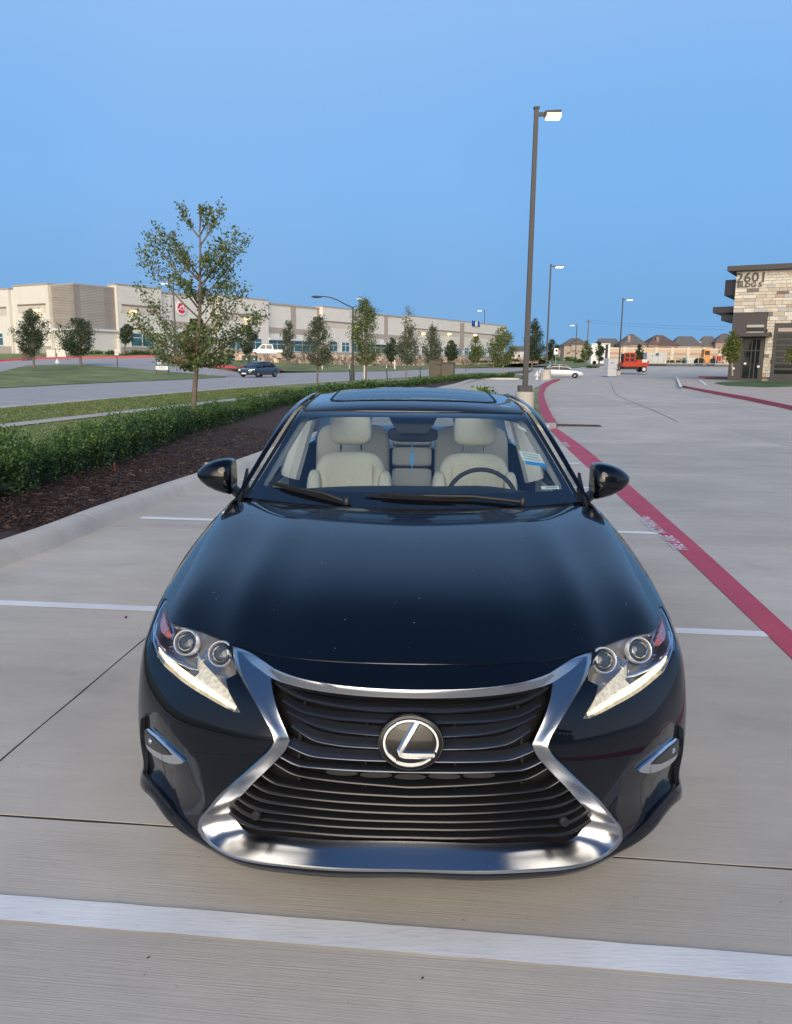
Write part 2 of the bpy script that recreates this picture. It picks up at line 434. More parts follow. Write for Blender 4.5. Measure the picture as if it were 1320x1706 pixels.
def inpoly(P, poly):
    poly = np.asarray(poly, float); x, y = P[:, 0], P[:, 1]; c = np.zeros(len(P), bool)
    x0, y0 = poly[-1]
    for x1, y1 in poly:
        m = (y1 > y) != (y0 > y)
        with np.errstate(divide='ignore', invalid='ignore'):
            c ^= m & (x < (x0 - x1) * (y - y1) / (y0 - y1) + x1)
        x0, y0 = x1, y1
    return c
def polydist(P, line, closed=False):
    line = np.asarray(line, float)
    if closed: line = np.vstack([line, line[:1]])
    d = np.full(P.shape[:-1], 1e9)
    for a, b in zip(line[:-1], line[1:]):
        ab = b - a; t = np.clip(((P - a) @ ab) / max(ab @ ab, 1e-12), 0, 1)
        d = np.minimum(d, np.linalg.norm(P - a - t[..., None] * ab, axis=-1))
    return d
def round_poly(pts, k=2):
    """Chaikin corner cutting"""
    for _ in range(k):
        q = []
        for i in range(len(pts)):
            a, b = np.array(pts[i]), np.array(pts[(i + 1) % len(pts)])
            q += [tuple(a * .75 + b * .25), tuple(a * .25 + b * .75)]
        pts = q
    return pts
def tri_region(outer, holes, h):
    loops = [outer] + list(holes); V, E = [], []
    for lp in loops:
        k = len(V); m = []
        for i in range(len(lp)):
            a, b = np.array(lp[i], float), np.array(lp[(i + 1) % len(lp)], float)
            d = np.linalg.norm(b - a)
            if d < 1e-5: continue
            for t in range(max(1, int(math.ceil(d / h)))): m.append(a + (b - a) * t / max(1, int(math.ceil(d / h))))
        V += m; E += [(k + i, k + (i + 1) % len(m)) for i in range(len(m))]
    o = np.array(outer); lo, hi = o.min(0), o.max(0)
    gx, gy = np.meshgrid(np.arange(lo[0] + h / 2, hi[0], h), np.arange(lo[1] + h / 2, hi[1], h))
    gx = gx + (np.arange(gx.shape[0]) % 2)[:, None] * h / 2
    G = np.c_[gx.ravel(), gy.ravel()]
    def inside(P):
        m = inpoly(P, outer)
        for hl in holes: m &= ~inpoly(P, hl)
        return m
    G = G[inside(G)]
    for lp in loops:
        if len(G): G = G[polydist(G, lp, True) > 0.45 * h]
    r_ = delaunay_2d_cdt([Vector(p) for p in V] + [Vector(p) for p in G], E, [], 0, 1e-6)
    W = np.array([(p.x, p.y) for p in r_[0]]); T = np.array([f for f in r_[2]])
    c = W[T].mean(1)
    T = T[inside(c)]
    a = W[T]; ar = (a[:, 1, 0] - a[:, 0, 0]) * (a[:, 2, 1] - a[:, 0, 1]) - (a[:, 1, 1] - a[:, 0, 1]) * (a[:, 2, 0] - a[:, 0, 0])
    T = T[np.abs(ar) > 1e-9]; ar = ar[np.abs(ar) > 1e-9]
    T[ar < 0] = T[ar < 0][:, ::-1]
    used = np.unique(T); mp = -np.ones(len(W), int); mp[used] = np.arange(len(used))
    return W[used], mp[T]
def panel(name, outer, holes, lift, mat, parent, h=0.03, flange=0.012, sides=(1, -1), sharp=None):
    """a skin panel cut out of a surface, edges turned inwards by `flange`; sides: which halves of the car"""
    if len(sides) == 2 and min(abs(p[0]) for p in outer) > 1e-6:      # two separate pieces: one object each
        return [panel(name, outer, holes, lift, mat, parent, h, flange, (q,), sharp) for q in sides][0]
    W, T = tri_region(outer, holes, h)
    P, N = lift(W[:, 0], W[:, 1])
    cnt = {}
    for t in T:
        for i in range(3):
            a, b = int(t[i]), int(t[(i + 1) % 3]); cnt[(a, b)] = 1
    be = [(a, b) for (a, b) in cnt if (b, a) not in cnt and not (abs(W[a][0]) < 1e-6 and abs(W[b][0]) < 1e-6)]
    AV, AF, AN = [], [], []
    for s_ in sides:
        S = np.array([s_, 1, 1.0]); k = len(AV)
        AV += list(P * S); AN += list(N * S)
        AF += [tuple(int(i) + k for i in (t if s_ > 0 else t[::-1])) for t in T]
        if flange:
            for a, b in be:
                e = P[b] - P[a]; o = np.cross(e, N[a]); o /= max(np.linalg.norm(o), 1e-9)
                q = len(AV)
                na = N[a] * .5 + o * .5; nb = N[b] * .5 + o * .5
                AV += [P[a] * S, P[b] * S, (P[b] - N[b] * flange) * S, (P[a] - N[a] * flange) * S]
                AN += [na * S, nb * S, o * S, o * S]
                f = (q + 1, q, q + 3, q + 2)
                AF.append(f if s_ > 0 else f[::-1])
    if sharp is None: return mesh_obj(name, AV, AF, mat, parent, True, AN)
    return mesh_obj(name, AV, AF, mat, parent, True, None, sharp)
def skin(off=None):
    if off is None: return lambda u, v: BODY.frame(u, v)
    f = off if callable(off) else (lambda u, v, k=off: np.full(np.shape(u), k))
    return lambda u, v: BODY.frame(u, v, f)
def coons(Fr, Re, Si, bulge=None):
    """patch over a in [-1,1], b in [0,1] between a front, a rear and a (mirrored) side curve"""
    def f(a, b):
        a = np.asarray(a, float); b = np.asarray(b, float); B3 = b[..., None]
        P = (1 - B3) * Fr(a) + B3 * Re(a)
        one = np.ones_like(a)
        c = Si(b) - ((1 - B3) * Fr(one) + B3 * Re(one))
        cm = c * np.array([-1, 1, 1])
        P = P + ((1 + a) / 2)[..., None] * c + ((1 - a) / 2)[..., None] * cm
        if bulge is not None: P = P + bulge(a, b)
        return P
    def lift(a, b, e=4e-3):
        P = f(a, b)
        du = f(np.minimum(a + e, 1), b) - f(np.maximum(a - e, -1), b); dv = f(a, np.minimum(b + e, 1)) - f(a, np.maximum(b - e, 0))
        n = np.cross(du, dv); n /= np.linalg.norm(n, axis=-1)[..., None]
        return P, n
    return lift
# outlines on the skin (u, v), right half
OUT = {
 'frame_out': [(0.654,0.637),(0.583,0.586),(0.471,0.507),(0.427,0.467),(0.397,0.433),(0.393,0.413),(0.401,0.395),(0.42,0.37),(0.488,0.297),(0.567,0.215),(0.637,0.13),(0.657,0.091),(0.655,0.072),(0.627,0.061),(0.582,0.046),(0.497,0.046),(0.352,0.051),(0.166,0.053),(-0.009,0.05)],
 'frame_in': [(0.449,0.583),(0.416,0.529),(0.365,0.451),(0.345,0.419),(0.355,0.392),(0.406,0.324),(0.453,0.274),(0.506,0.213),(0.543,0.169),(0.556,0.14),(0.549,0.11),(0.516,0.094),(0.437,0.098),(0.291,0.106),(0.138,0.11),(-0.008,0.111)],
 'strip_top': [(0.654,0.637),(0.56,0.638),(0.448,0.606),(0.341,0.586),(0.26,0.579),(0.149,0.575),(-0.002,0.572)],
 'strip_bot': [(0.447,0.579),(0.334,0.564),(0.256,0.558),(0.147,0.553),(-0.002,0.551)],
 'headlight': [(1.272,0.602),(1.14,0.64),(1.067,0.64),(0.892,0.64),(0.794,0.64),(0.727,0.64),(0.643,0.619),(0.581,0.582),(0.572,0.566),(0.599,0.546),(0.57,0.517),(0.537,0.494),(0.51,0.472),(0.535,0.469),(0.651,0.487),(0.794,0.504),(0.894,0.518),(0.947,0.537),(1.013,0.571),(1.126,0.593),(1.242,0.58),(1.279,0.584)],
 'drl': [(0.976,0.559),(0.948,0.545),(0.902,0.529),(0.799,0.513),(0.656,0.496),(0.539,0.476),(0.533,0.484),(0.59,0.523),(0.666,0.551),(0.75,0.572),(0.796,0.584),(0.769,0.563),(0.737,0.542),(0.781,0.539),(0.857,0.539),(0.924,0.547),(0.969,0.565)],
 'proj1': [(0.882,0.598)],
 'proj2': [(0.687,0.61)],
 'redrefl': [(1.237,0.587),(1.177,0.618),(1.079,0.63),(0.997,0.616),(0.956,0.592),(0.967,0.584),(1.011,0.597),(1.094,0.61),(1.161,0.601)],
 'fog': [(0.939,0.305),(0.858,0.312),(0.775,0.304),(0.697,0.282),(0.708,0.268),(0.762,0.244),(0.855,0.223),(0.893,0.222),(0.961,0.175),(1.031,0.094),(0.974,0.085),(1.024,0.079),(1.005,0.144)],
 'foglens': [(0.939,0.299),(0.858,0.305),(0.781,0.297),(0.751,0.282),(0.809,0.26),(0.889,0.244),(0.946,0.217)],
 'pocket': [(0.845,0.396),(0.81,0.388),(0.72,0.34),(0.663,0.309),(0.642,0.288),(0.627,0.228),(0.625,0.166),(0.646,0.109),(0.651,0.061),(0.694,0.07),(0.8,0.089),(0.951,0.087),(1.006,0.085),(0.98,0.158),(0.954,0.267),(0.945,0.316),(0.898,0.359)],
 'liptop': [(1.043,0.07),(0.97,0.083),(0.801,0.09),(0.723,0.077),(0.65,0.057),(0.62,0.054)],
 'slats': [
  [(0.437,0.572),(0.349,0.54),(0.237,0.525),(0.11,0.515),(-0.002,0.515)],
  [(0.392,0.523),(0.326,0.497),(0.233,0.487),(0.078,0.483),(-0.003,0.482)],
  [(0.368,0.492),(0.294,0.465),(0.218,0.45),(0.096,0.442),(-0.003,0.441)],
  [(0.347,0.452),(0.278,0.416),(0.198,0.406),(0.095,0.403),(-0.004,0.4)],
  [(0.351,0.391),(0.289,0.367),(0.197,0.364),(0.106,0.362),(-0.004,0.362)],
  [(0.388,0.359),(0.327,0.331),(0.257,0.331),(0.122,0.328),(-0.005,0.326)],
  [(0.406,0.336),(0.339,0.301),(0.18,0.288),(0.064,0.281),(-0.005,0.279)],
  [(0.443,0.291),(0.402,0.265),(0.342,0.263),(0.18,0.26),(-0.006,0.253)],
  [(0.477,0.257),(0.427,0.234),(0.343,0.235),(0.18,0.233),(-0.006,0.229)],
  [(0.503,0.225),(0.451,0.204),(0.343,0.208),(0.18,0.209),(-0.006,0.206)],
  [(0.526,0.196),(0.47,0.172),(0.344,0.18),(0.18,0.184),(-0.007,0.183)],
  [(0.545,0.166),(0.486,0.144),(0.345,0.155),(0.18,0.16),(-0.007,0.16)],
  [(0.554,0.137),(0.494,0.117),(0.346,0.131),(0.18,0.136),(-0.008,0.135)]],
}
OUT['headlight'] = [(1.272,.606),(1.14,.64),(1.067,.64),(.892,.64),(.794,.64),(.727,.64),(.643,.619),(.581,.582),(.572,.566),(.599,.546),(.57,.517),(.537,.494),(.51,.472),(.535,.469),(.651,.487),(.794,.504),(.894,.518),(.947,.535),(1.013,.562),(1.126,.580),(1.23,.585),(1.285,.592)]
OUT['redrefl'] = [(1.235,.598),(1.15,.622),(1.06,.628),(1.0,.616),(1.02,.604),(1.10,.606)]
OUT['fog'] = [(.939,.305),(.858,.312),(.775,.304),(.697,.282),(.708,.268),(.762,.244),(.855,.224),(.905,.220),(.945,.222),(.955,.25)]
OUT['foglens'] = [(.937,.295),(.86,.303),(.785,.295),(.755,.282),(.81,.262),(.889,.246),(.945,.238)]
OUT['pocket'] = [(.845,.396),(.81,.388),(.72,.34),(.663,.309),(.642,.288),(.627,.228),(.625,.166),(.646,.109),(.651,.066),(.694,.074),(.8,.091),(.951,.09),(1.005,.09),(.995,.16),(.985,.24),(.968,.32),(.92,.365)]
VT = VROW[-1]
car = thing('sedan', (0, 0, 0), 'glossy black sedan with a big chrome spindle grille and lit headlights, parked facing the viewer', 'car')
FRAME_O = [(0, .572)] + OUT['strip_top'][-2:0:-1] + OUT['frame_out'][:-1] + [(0, .05)]
FRAME_I = [(0, .551)] + OUT['strip_bot'][-2::-1] + OUT['frame_in'][1:-1] + [(0, .111)]
zv = CS([.19, .22, .30, .42, .55, .68, .785, .85, .886], VROW)           # height -> v on the flank
def arch(u0, a0, a1, r_=0.365, n=14):
    return [(u0 + r_ * math.cos(R(a0 + (a1 - a0) * i / n)), float(max(0, zv(max(.19, .335 + r_ * math.sin(R(a0 + (a1 - a0) * i / n))))))) for i in range(n + 1)]
UF, UR = 1.587, 4.407
# --- bumper cover with nose strip
hl = OUT['headlight']
bump_outer = [(0, 0), (1.21, 0)] + arch(UF, 203, 133) + [(1.325, .40), (1.288, .585)] + hl[:11:-1] + hl[11:4:-1] + [(0, VT)]
panel('bumper_cover', bump_outer, [FRAME_O, OUT['pocket']], skin(), M_PAINT, car, 0.028, 0.02)
POCKFOLD = OUT['pocket'][:9]
def pocket_off(u, v):
    d = polydist(np.stack([u, v], -1), POCKFOLD)
    return -0.016 * np.clip(d / .16, 0, 1) ** 1.0 - 0.003
panel('lower_bumper_pocket', OUT['pocket'], [], skin(pocket_off), M_GLOSS, car, 0.02, 0.0)
# --- fenders, doors, rear quarters, rocker
panel('fender', [(1.292, .592), (1.330, .40)] + arch(UF, 132, -23)[0:] + [(2.02, 0), (2.06, .3), (2.075, VT), (1.145, VT), (1.276, .609)], [], skin(-.0005), M_PAINT, car, 0.035, 0.02)
panel('front_door', [(2.07, .05), (3.13, .05), (3.135, VT), (2.085, VT), (2.07, .3)], [], skin(), M_PAINT, car, 0.06, 0.015)
panel('rear_door', [(3.14, .05), (4.02, .05), (4.03, .2), (4.14, .40), (4.22, VT), (3.145, VT)], [], skin(), M_PAINT, car, 0.06, 0.015)
panel('rocker_panel', [(2.03, 0), (4.03, 0), (4.03, .046), (2.045, .046)], [], skin(), M_PAINT, car, 0.06, 0.015)
panel('rear_quarter', [(4.035, 0)] + arch(UR, 203, -23)[0:] + [(BODY.umax, 0), (BODY.umax, VT), (4.23, VT), (4.15, .40), (4.04, .2)], [], skin(), M_PAINT, car, 0.05, 0.015)
panel('tail_light', [(5.0, .47), (5.75, .45), (5.85, .53), (5.0, .56)], [], skin(.004), M_REDREF, car, 0.05, 0.004)
for dn, uu in (('door_handle', 2.98), ('door_handle', 3.95)):
    panel(dn, round_poly([(uu - .10, .475), (uu + .10, .475), (uu + .10, .50), (uu - .10, .50)], 2), [], skin(.022), M_CHROME, car, 0.03, 0.018)
# --- hood
U_FC, U_RC = 1.10, 2.085
rear_c = CS([-1, -.93, -.75, -.5, 0, .5, .75, .93, 1], [(-.846, 1.465, .972), (-.795, 1.478, .994), (-.64, 1.425, 1.003), (-.425, 1.377, 1.006), (0, 1.335, 1.006), (.425, 1.377, 1.006), (.64, 1.425, 1.003), (.795, 1.478, .994), (.846, 1.465, .972)])
bz = CS([0, .14, .3, .55, .8, 1], np.array([0, .034, .047, .046, .028, 0])[:, None])
def hood_bulge(a, b):
    z = bz(b)[..., 0] * (1 - np.abs(a) ** 3.2) + 0.007 * np.exp(-((np.abs(a) - .60) / .10) ** 2) * np.sin(np.pi * np.clip(b, 0, 1)) ** .8 - .004 * np.sin(np.pi * b) * np.exp(-(a / .35) ** 2)
    return np.stack([np.zeros_like(z), np.zeros_like(z), z], -1)
hood_lift0 = coons(lambda a: BODY(np.asarray(a) * U_FC, np.full(np.shape(a), VT)), lambda a: rear_c(a),
                   lambda b: BODY(U_FC + np.asarray(b) * (U_RC - U_FC), np.full(np.shape(b), VT)), hood_bulge)
hood_lift = lambda a, b: hood_lift0(np.clip(a, -1, 1), b)
panel('hood', [(0, .0045), (.996, .0045), (.996, .999), (0, .999)], [], hood_lift, M_PAINT, car, 0.022, 0.02)
# dust specks on the hood
da, db = rng.uniform(-.85, .85, 60), rng.uniform(.03, .95, 60); DP, DN = hood_lift(da, db); dr_ = rng.uniform(.0006, .0016, 60)[:, None]
dx = np.cross(DN, [0, 1.0, 0.2]); dx /= np.linalg.norm(dx, axis=1)[:, None]; dy = np.cross(DN, dx); DP = DP + DN * .0006
du_ = quads_obj('dust', np.stack([DP - dx * dr_, DP - dy * dr_, DP + dx * dr_, DP + dy * dr_], 1), pm('pale_dust', (.6, .6, .58), .9), car); du_['kind'] = 'stuff'
# --- chrome grille surround
def resamp(keys, pts, n):
    """smooth run along pts between the given key indices, n samples per span"""
    out = []
    for a, b_, k in zip(keys[:-1], keys[1:], n):
        q = np.array(pts[a:b_ + 1], float); L = np.r_[0, np.cumsum(np.linalg.norm(np.diff(q, axis=0), axis=1))]
        c = CS(L, q) if len(q) > 2 else None; t = np.linspace(0, L[-1], k, endpoint=False)
        out += [c(x) if c else q[0] + (q[1] - q[0]) * x / L[-1] for x in t]
    return np.array(out + [pts[keys[-1]]])
FO = [(0, .5725), (.149, .5745), (.26, .579), (.341, .586), (.448, .606), (.56, .635), (.654, .637), (.583, .583), (.471, .505), (.427, .466), (.399, .435), (.391, .413), (.400, .392), (.42, .368), (.488, .296), (.567, .214), (.630, .135), (.655, .093), (.650, .070), (.625, .058), (.582, .049), (.497, .046), (.352, .049), (.166, .051), (0, .052)]
FI = [(0, .551), (.147, .553), (.256, .558), (.334, .564), (.400, .572), (.43, .577), (.449, .581), (.435, .557), (.416, .529), (.385, .482), (.360, .444), (.346, .418), (.355, .392), (.375, .362), (.406, .324), (.453, .274), (.506, .213), (.543, .169), (.5555, .142), (.549, .117), (.520, .100), (.437, .100), (.291, .106), (.138, .110), (0, .111)]
kk, nn_ = [0, 4, 6, 11, 18, 24], [14, 8, 16, 22, 22]
RO_, RI_ = resamp(kk, FO, nn_), resamp(kk, FI, nn_)
V, F = [], []
prof_t = [0, 0, .10, .40, .74, .80, .93, 1.0, 1.0]
for k_, (po, pi_) in enumerate(zip(RO_, RI_)):
    dv = np.interp(pi_[1], [.05, .105, .135, .2, .38, .45, .58], [.054, .051, .041, .024, .014, .010, .006])
    wd = np.linalg.norm(po - pi_); rg_ = min(.012, wd * .30)
    offs = [-dv - .03, -dv, -dv * .90 + rg_ * .1, -dv * .45 + rg_ * .5, rg_ * .96, rg_, rg_ * .62, .001, -.022]
    for t, of in zip(prof_t, offs):
        q = pi_ + (po - pi_) * t; V.append(BODY.frame(q[0], q[1], lambda a, b, o=of: np.full(np.shape(a), o))[0])
m_ = len(prof_t); V = np.array(V); n_ = len(RO_)
F = [(i * m_ + j, i * m_ + j + 1, (i + 1) * m_ + j + 1, (i + 1) * m_ + j) for i in range(n_ - 1) for j in range(m_ - 1)]
VM = V * np.array([-1, 1, 1]); F2 = [tuple(x + len(V) for x in f[::-1]) for f in F]
gs = mesh_obj('grille_surround', np.vstack([V, VM]), [f[::-1] for f in F] + [f[::-1] for f in F2], M_SATIN, car, True)
import bmesh
bm_ = bmesh.new(); bm_.from_mesh(gs.data); bmesh.ops.remove_doubles(bm_, verts=bm_.verts, dist=1e-5); bmesh.ops.recalc_face_normals(bm_, faces=bm_.faces); bm_.to_mesh(gs.data); bm_.free()
gs.data.set_sharp_from_angle(angle=R(30))
# --- grille
grille = panel('grille', FRAME_O, [], skin(-.085), M_VOID, car, 0.05, 0.0)
def loft_slat(pts, dv, tilt, mat):
    """one blade: a rounded front lip with a face leaning back above it"""
    n = 25; pu = [p[0] for p in pts][::-1]; pv = [p[1] for p in pts][::-1]; pu[0] = 0
    xs = np.linspace(0, pu[-1], 90); ys = np.interp(xs, pu, pv); ys = np.r_[ys[30:0:-1], ys, ys[-1] + (ys[-1] - ys[-5]) / 4 * np.arange(1, 31)]
    kern = np.exp(-np.linspace(-2, 2, 23) ** 2); ys = np.convolve(ys, kern / kern.sum(), 'same')[30:120]; us = np.linspace(0, pu[-1] + .002, n)
    c = lambda q: np.interp(q, np.r_[xs, pu[-1] + .02], np.r_[ys, ys[-1] + (ys[-1] - ys[-2]) / (xs[1] - xs[0]) * .02])[..., None]
    V, F = [], []
    prof = [(-.026, .0), (-.023, .0025), (-.024, .0055), (-.027, .008), (-.027 - tilt, .008 + dv), (-.032 - tilt, .006 + dv), (-.04 - tilt * .4, .002), (-.032, -.002)]
    uu = np.r_[-us[:0:-1], us]; vv = c(np.abs(uu))[:, 0]
    m = len(prof)
    for o_, d_ in prof:
        V.append(BODY.frame(uu, vv + d_, lambda a, b, k=o_: np.full(np.shape(a), k))[0])
    V = np.stack(V, 1).reshape(-1, 3)
    for i in range(len(uu) - 1):
        for j in range(m):
            F.append((i * m + j, i * m + (j + 1) % m, (i + 1) * m + (j + 1) % m, (i + 1) * m + j))
    F += [tuple(range(m - 1, -1, -1)), tuple(range((len(uu) - 1) * m, len(uu) * m))]
    return mesh_obj('slat', V, F, mat, grille, True, None, 35)
for i, sl in enumerate(OUT['slats']):
    if i >= 6: sl = [p for p in sl if p[0] > .3 or p[0] < 0]
    loft_slat(sl, .021 if i < 5 else .006, .020 if i < 5 else .022, M_SLAT if i < 6 else M_SLATL)
for k in range(-2, 3):
    W = [(-.045, 0), (.045, 0), (.045, .017), (-.045, .017)]
    panel('grille_pad', [(k * .098 + x, .303 + abs(k) * .004 + y) for x, y in round_poly(W, 2)], [], skin(-.032), M_PLAST, grille, 0.03, 0.02, sides=(1,), sharp=35)
for s_ in (1, -1):
    panel('parking_sensor', [(.455 + .013 * math.cos(q * .524), .166 + .012 * math.sin(q * .524)) for q in range(12)], [], skin(-.010), M_PLAST, grille, 0.02, 0.02, sides=(s_,))
for s_ in (1, -1):                                           # ribs that carry the slats
    for uu in (.13, .33):
        panel('grille_rib', [(uu - .003, .13), (uu + .003, .13), (uu + .003, .54), (uu - .003, .54)], [], skin(-.050), M_VOID, grille, 0.05, 0.03, sides=(s_,))
# --- emblem: oval ring with the slanting letter
eo, ex = Vector((0, -.004, .612)), Vector((1, 0, 0)); ey = Vector((0, math.sin(R(13)), math.cos(R(13)))); en = Vector((0, -math.cos(R(13)), math.sin(R(13))))
def eP(x, y, d=0): return eo + ex * x + ey * y + en * d
RX, RY = .0905, .0735
def oval(rx, ry, d, n=56, a0=0, a1=360): return [eP(rx * math.cos(R(a0 + (a1 - a0) * k / n)), ry * math.sin(R(a0 + (a1 - a0) * k / n)), d) for k in range(n + (0 if a1 - a0 == 360 else 1))]
b = MB(); rings = [oval(RX, RY, -.03), oval(RX, RY, .0), oval(RX * .97, RY * .97, .004), oval(RX * .5, RY * .5, .008)]
V = [p for q in rings for p in q] + [eP(0, 0, .009)]; n = 56
F = [(i * n + k, i * n + (k + 1) % n, (i + 1) * n + (k + 1) % n, (i + 1) * n + k) for i in range(3) for k in range(n)] + [(3 * n + k, 3 * n + (k + 1) % n, 4 * n) for k in range(n)]
emb = mesh_obj('emblem', V, F, M_BADGE, car, True, None, 40)
def bar(path, w, h, mat, name, closed=False):
    """a flat bar with bevelled top following a path of (x, y) on the emblem face"""
    n = len(path); V, F = [], []
    for i in range(n):
        p = np.array(path[i]); a = np.array(path[(i - 1) % n] if (closed or i > 0) else path[i]); c = np.array(path[(i + 1) % n] if (closed or i < n - 1) else path[i])
        t = c - a; t = t / max(np.linalg.norm(t), 1e-9); q = np.array([-t[1], t[0]])
        d0 = .004 + .005 * (1 - (p[0] / RX) ** 2 - (p[1] / RY) ** 2)
        for s_, hh in ((-1, 0), (-.45, h), (.45, h), (1, 0)):
            x, y = p + q * s_ * w / 2; V.append(eP(x, y, d0 + hh))
    m = n if closed else n - 1
    for i in range(m):
        j = (i + 1) % n
        for k in range(3): F.append((i * 4 + k, j * 4 + k, j * 4 + k + 1, i * 4 + k + 1))
    if not closed: F += [(3, 2, 1, 0), tuple((n - 1) * 4 + k for k in range(4))]
    o = mesh_obj(name, V, [f[::-1] for f in F], mat, emb, True, None, 25)
    return o
bar([(RX * .965 * math.cos(t), RY * .965 * math.sin(t)) for t in np.linspace(0, 2 * math.pi, 60)[:-1]], .006, .003, M_GLOSS, 'emblem_rim', True)
bar([(RX * .81 * math.cos(t), RY * .81 * math.sin(t)) for t in np.radians(np.linspace(62, 318, 50))], .012, .004, M_SATIN, 'emblem_ring')
bar([(RX * .81 * math.cos(t), RY * .81 * math.sin(t)) for t in np.radians(np.linspace(-22, 64, 22))], .011, .004, M_SATIN, 'emblem_ring')
bar([(.0185, .057), (.002, .028), (-.0155, -.003), (-.026, -.0215), (-.0235, -.028), (-.014, -.0305), (.01, -.031), (.066, -.031)], .021, .005, M_SATIN, 'emblem_letter')
# --- headlights
for s_ in (1, -1):
    poly = OUT['headlight']
    hb = panel('headlight', poly, [], skin(lambda u, v: -.006 - .058 * np.clip(polydist(np.stack([u, v], -1), OUT['headlight'], True) / .030, 0, 1)), M_LAMPIN, car, 0.014, 0.0, sides=(s_,), sharp=40)
    panel('clear_cover', poly, [], skin(-.002), M_CLEAR, hb, 0.02, 0.004, sides=(s_,))
    panel('daytime_light', [(.976,.560),(.948,.545),(.902,.529),(.799,.513),(.656,.496),(.539,.476),(.545,.485),(.62,.504),(.70,.519),(.79,.530),(.857,.537),(.924,.546),(.969,.566)], [], skin(-.014), M_DRL, hb, 0.012, 0.02, sides=(s_,))
    panel('light_guide', [(.546,.486),(.59,.523),(.666,.551),(.75,.572),(.796,.584),(.769,.563),(.737,.542),(.745,.526),(.70,.520),(.62,.505)], [], skin(-.018), M_DRLB, hb, 0.012, 0.02, sides=(s_,))
    panel('side_marker', OUT['redrefl'], [], skin(-.014), M_REDREF, hb, 0.02, 0.02, sides=(s_,))
    up = OUT['drl'][9:]                                       # chrome lip over the light blade
    def lip(pts, r_, off):
        q, _ = BODY.frame(np.array([p[0] for p in pts]), np.array([p[1] for p in pts]), lambda a, b: np.full(np.shape(a), off))
        return MB().tube([tuple(x * np.array([s_, 1, 1])) for x in q], r_, 8)
    lip([(.75, .574), (.796, .588), (.771, .565), (.742, .547), (.781, .544), (.857, .544), (.924, .552), (.985, .568), (1.06, .584), (1.15, .592)], .0042, -.012).build('chrome_lip', M_CHROME, hb, True)
    lip([(1.265, .600), (1.23, .591), (1.126, .586), (1.013, .568), (.95, .541), (.894, .524)], .003, -.006).build('chrome_lip', M_CHROME, hb, True)
    lip([(.715, .635), (.757, .618), (.768, .597), (.752, .578)], .0045, -.012).build('chrome_lip', M_CHROME, hb, True)
    lip([(1.04, .635), (.985, .622), (.955, .60)], .0045, -.012).build('chrome_lip', M_CHROME, hb, True)
    for (cu, cv_), rr in (((.882, .596), .039), ((.692, .603), .038)):
        c0, n0 = BODY.frame(np.array([cu]), np.array([cv_])); c0 = c0[0] * np.array([s_, 1, 1]); ax = Vector((s_ * .18, -1, .42)).normalized()
        c0 = Vector(c0) - ax * .030; q = ax.to_track_quat('Z', 'Y').to_matrix()
        prof = [(rr * .80, -.012), (rr * 1.06, -.012), (rr * 1.06, .010), (rr, .016), (rr * .93, .014), (rr * .88, .002)]
        m = MB().lathe(prof, n=32, cap=False); m.V = [tuple(c0 + q @ Vector(v)) for v in m.V]
        pj = m.build('projector', M_RING, hb, True)
        prof = [(rr * .88 * math.cos(t), -.006 + .018 * math.sin(t)) for t in np.linspace(0, 1.55, 7)]
        m = MB().lathe(prof, n=28); m.V = [tuple(c0 + q @ Vector(v)) for v in m.V]
        m.build('projector_lens', M_LENSG, hb, True)
        m = MB().lathe([(rr * .60, .008), (rr * .66, .013), (rr * .60, .0145), (rr * .55, .012)], n=24, cap=False); m.V = [tuple(c0 + q @ Vector(v)) for v in m.V]
        m.build('lens_ring', M_SATIN, hb, True)
# --- fog lamps
for s_ in (1, -1):
    fg = panel('fog_lamp', round_poly(OUT['fog'], 1), [], skin(lambda u, v: pocket_off(u, v) + .012), M_CHROME, car, 0.012, 0.012, sides=(s_,))
    panel('fog_lens', OUT['foglens'], [], skin(lambda u, v: pocket_off(u, v) + .0145), M_FOGIN, fg, 0.014, 0.002, sides=(s_,))
    c0, n0 = BODY.frame(np.array([.895]), np.array([.275]), lambda u, v: pocket_off(u, v) + .008)
    m = MB().lathe([(.012 * math.cos(t), .012 * math.sin(t)) for t in np.linspace(-1.5, 1.5, 7)], n=14, axis='y')
    m.V = [(v[0] + s_ * c0[0][0], v[1] + c0[0][1], v[2] + c0[0][2]) for v in m.V]; m.build('fog_bulb', M_CHROME, fg, True)
# --- greenhouse
TOPC = CS([-1, -.5, 0, .5, 1], [(-.566, 1.985, 1.364), (-.30, 1.925, 1.373), (0, 1.90, 1.375), (.30, 1.925, 1.373), (.566, 1.985, 1.364)])
BOTC = CS([-1, -.5, 0, .5, 1], [(-.768, 1.60, .993), (-.40, 1.465, .985), (0, 1.42, .983), (.40, 1.465, .985), (.768, 1.60, .993)])
RI = CS([0, .5, 1, 1.4, 2, 2.6, 3, 3.5, 4], [(.768, 1.60, .993), (.667, 1.79, 1.183), (.566, 1.985, 1.364), (.551, 2.25, 1.405), (.552, 2.7, 1.422), (.552, 3.1, 1.408), (.545, 3.45, 1.360), (.60, 3.95, 1.15), (.66, 4.28, 1.04)])
RO = CS([0, .5, 1, 1.4, 2, 2.6, 3, 3.5, 4], [(.812, 1.56, .985), (.728, 1.80, 1.175), (.650, 2.08, 1.338), (.618, 2.42, 1.388), (.606, 2.85, 1.402), (.608, 3.15, 1.388), (.640, 3.55, 1.315), (.705, 3.98, 1.13), (.775, 4.35, 1.02)])
ws_bulge = lambda a, b: (lambda z: np.stack([0 * z, -.6 * z, z * .8], -1))(.028 * np.sin(np.pi * b) * (1 - a ** 2))
ws = coons(lambda a: BOTC(a), lambda a: TOPC(a), lambda b: RI(b), ws_bulge)
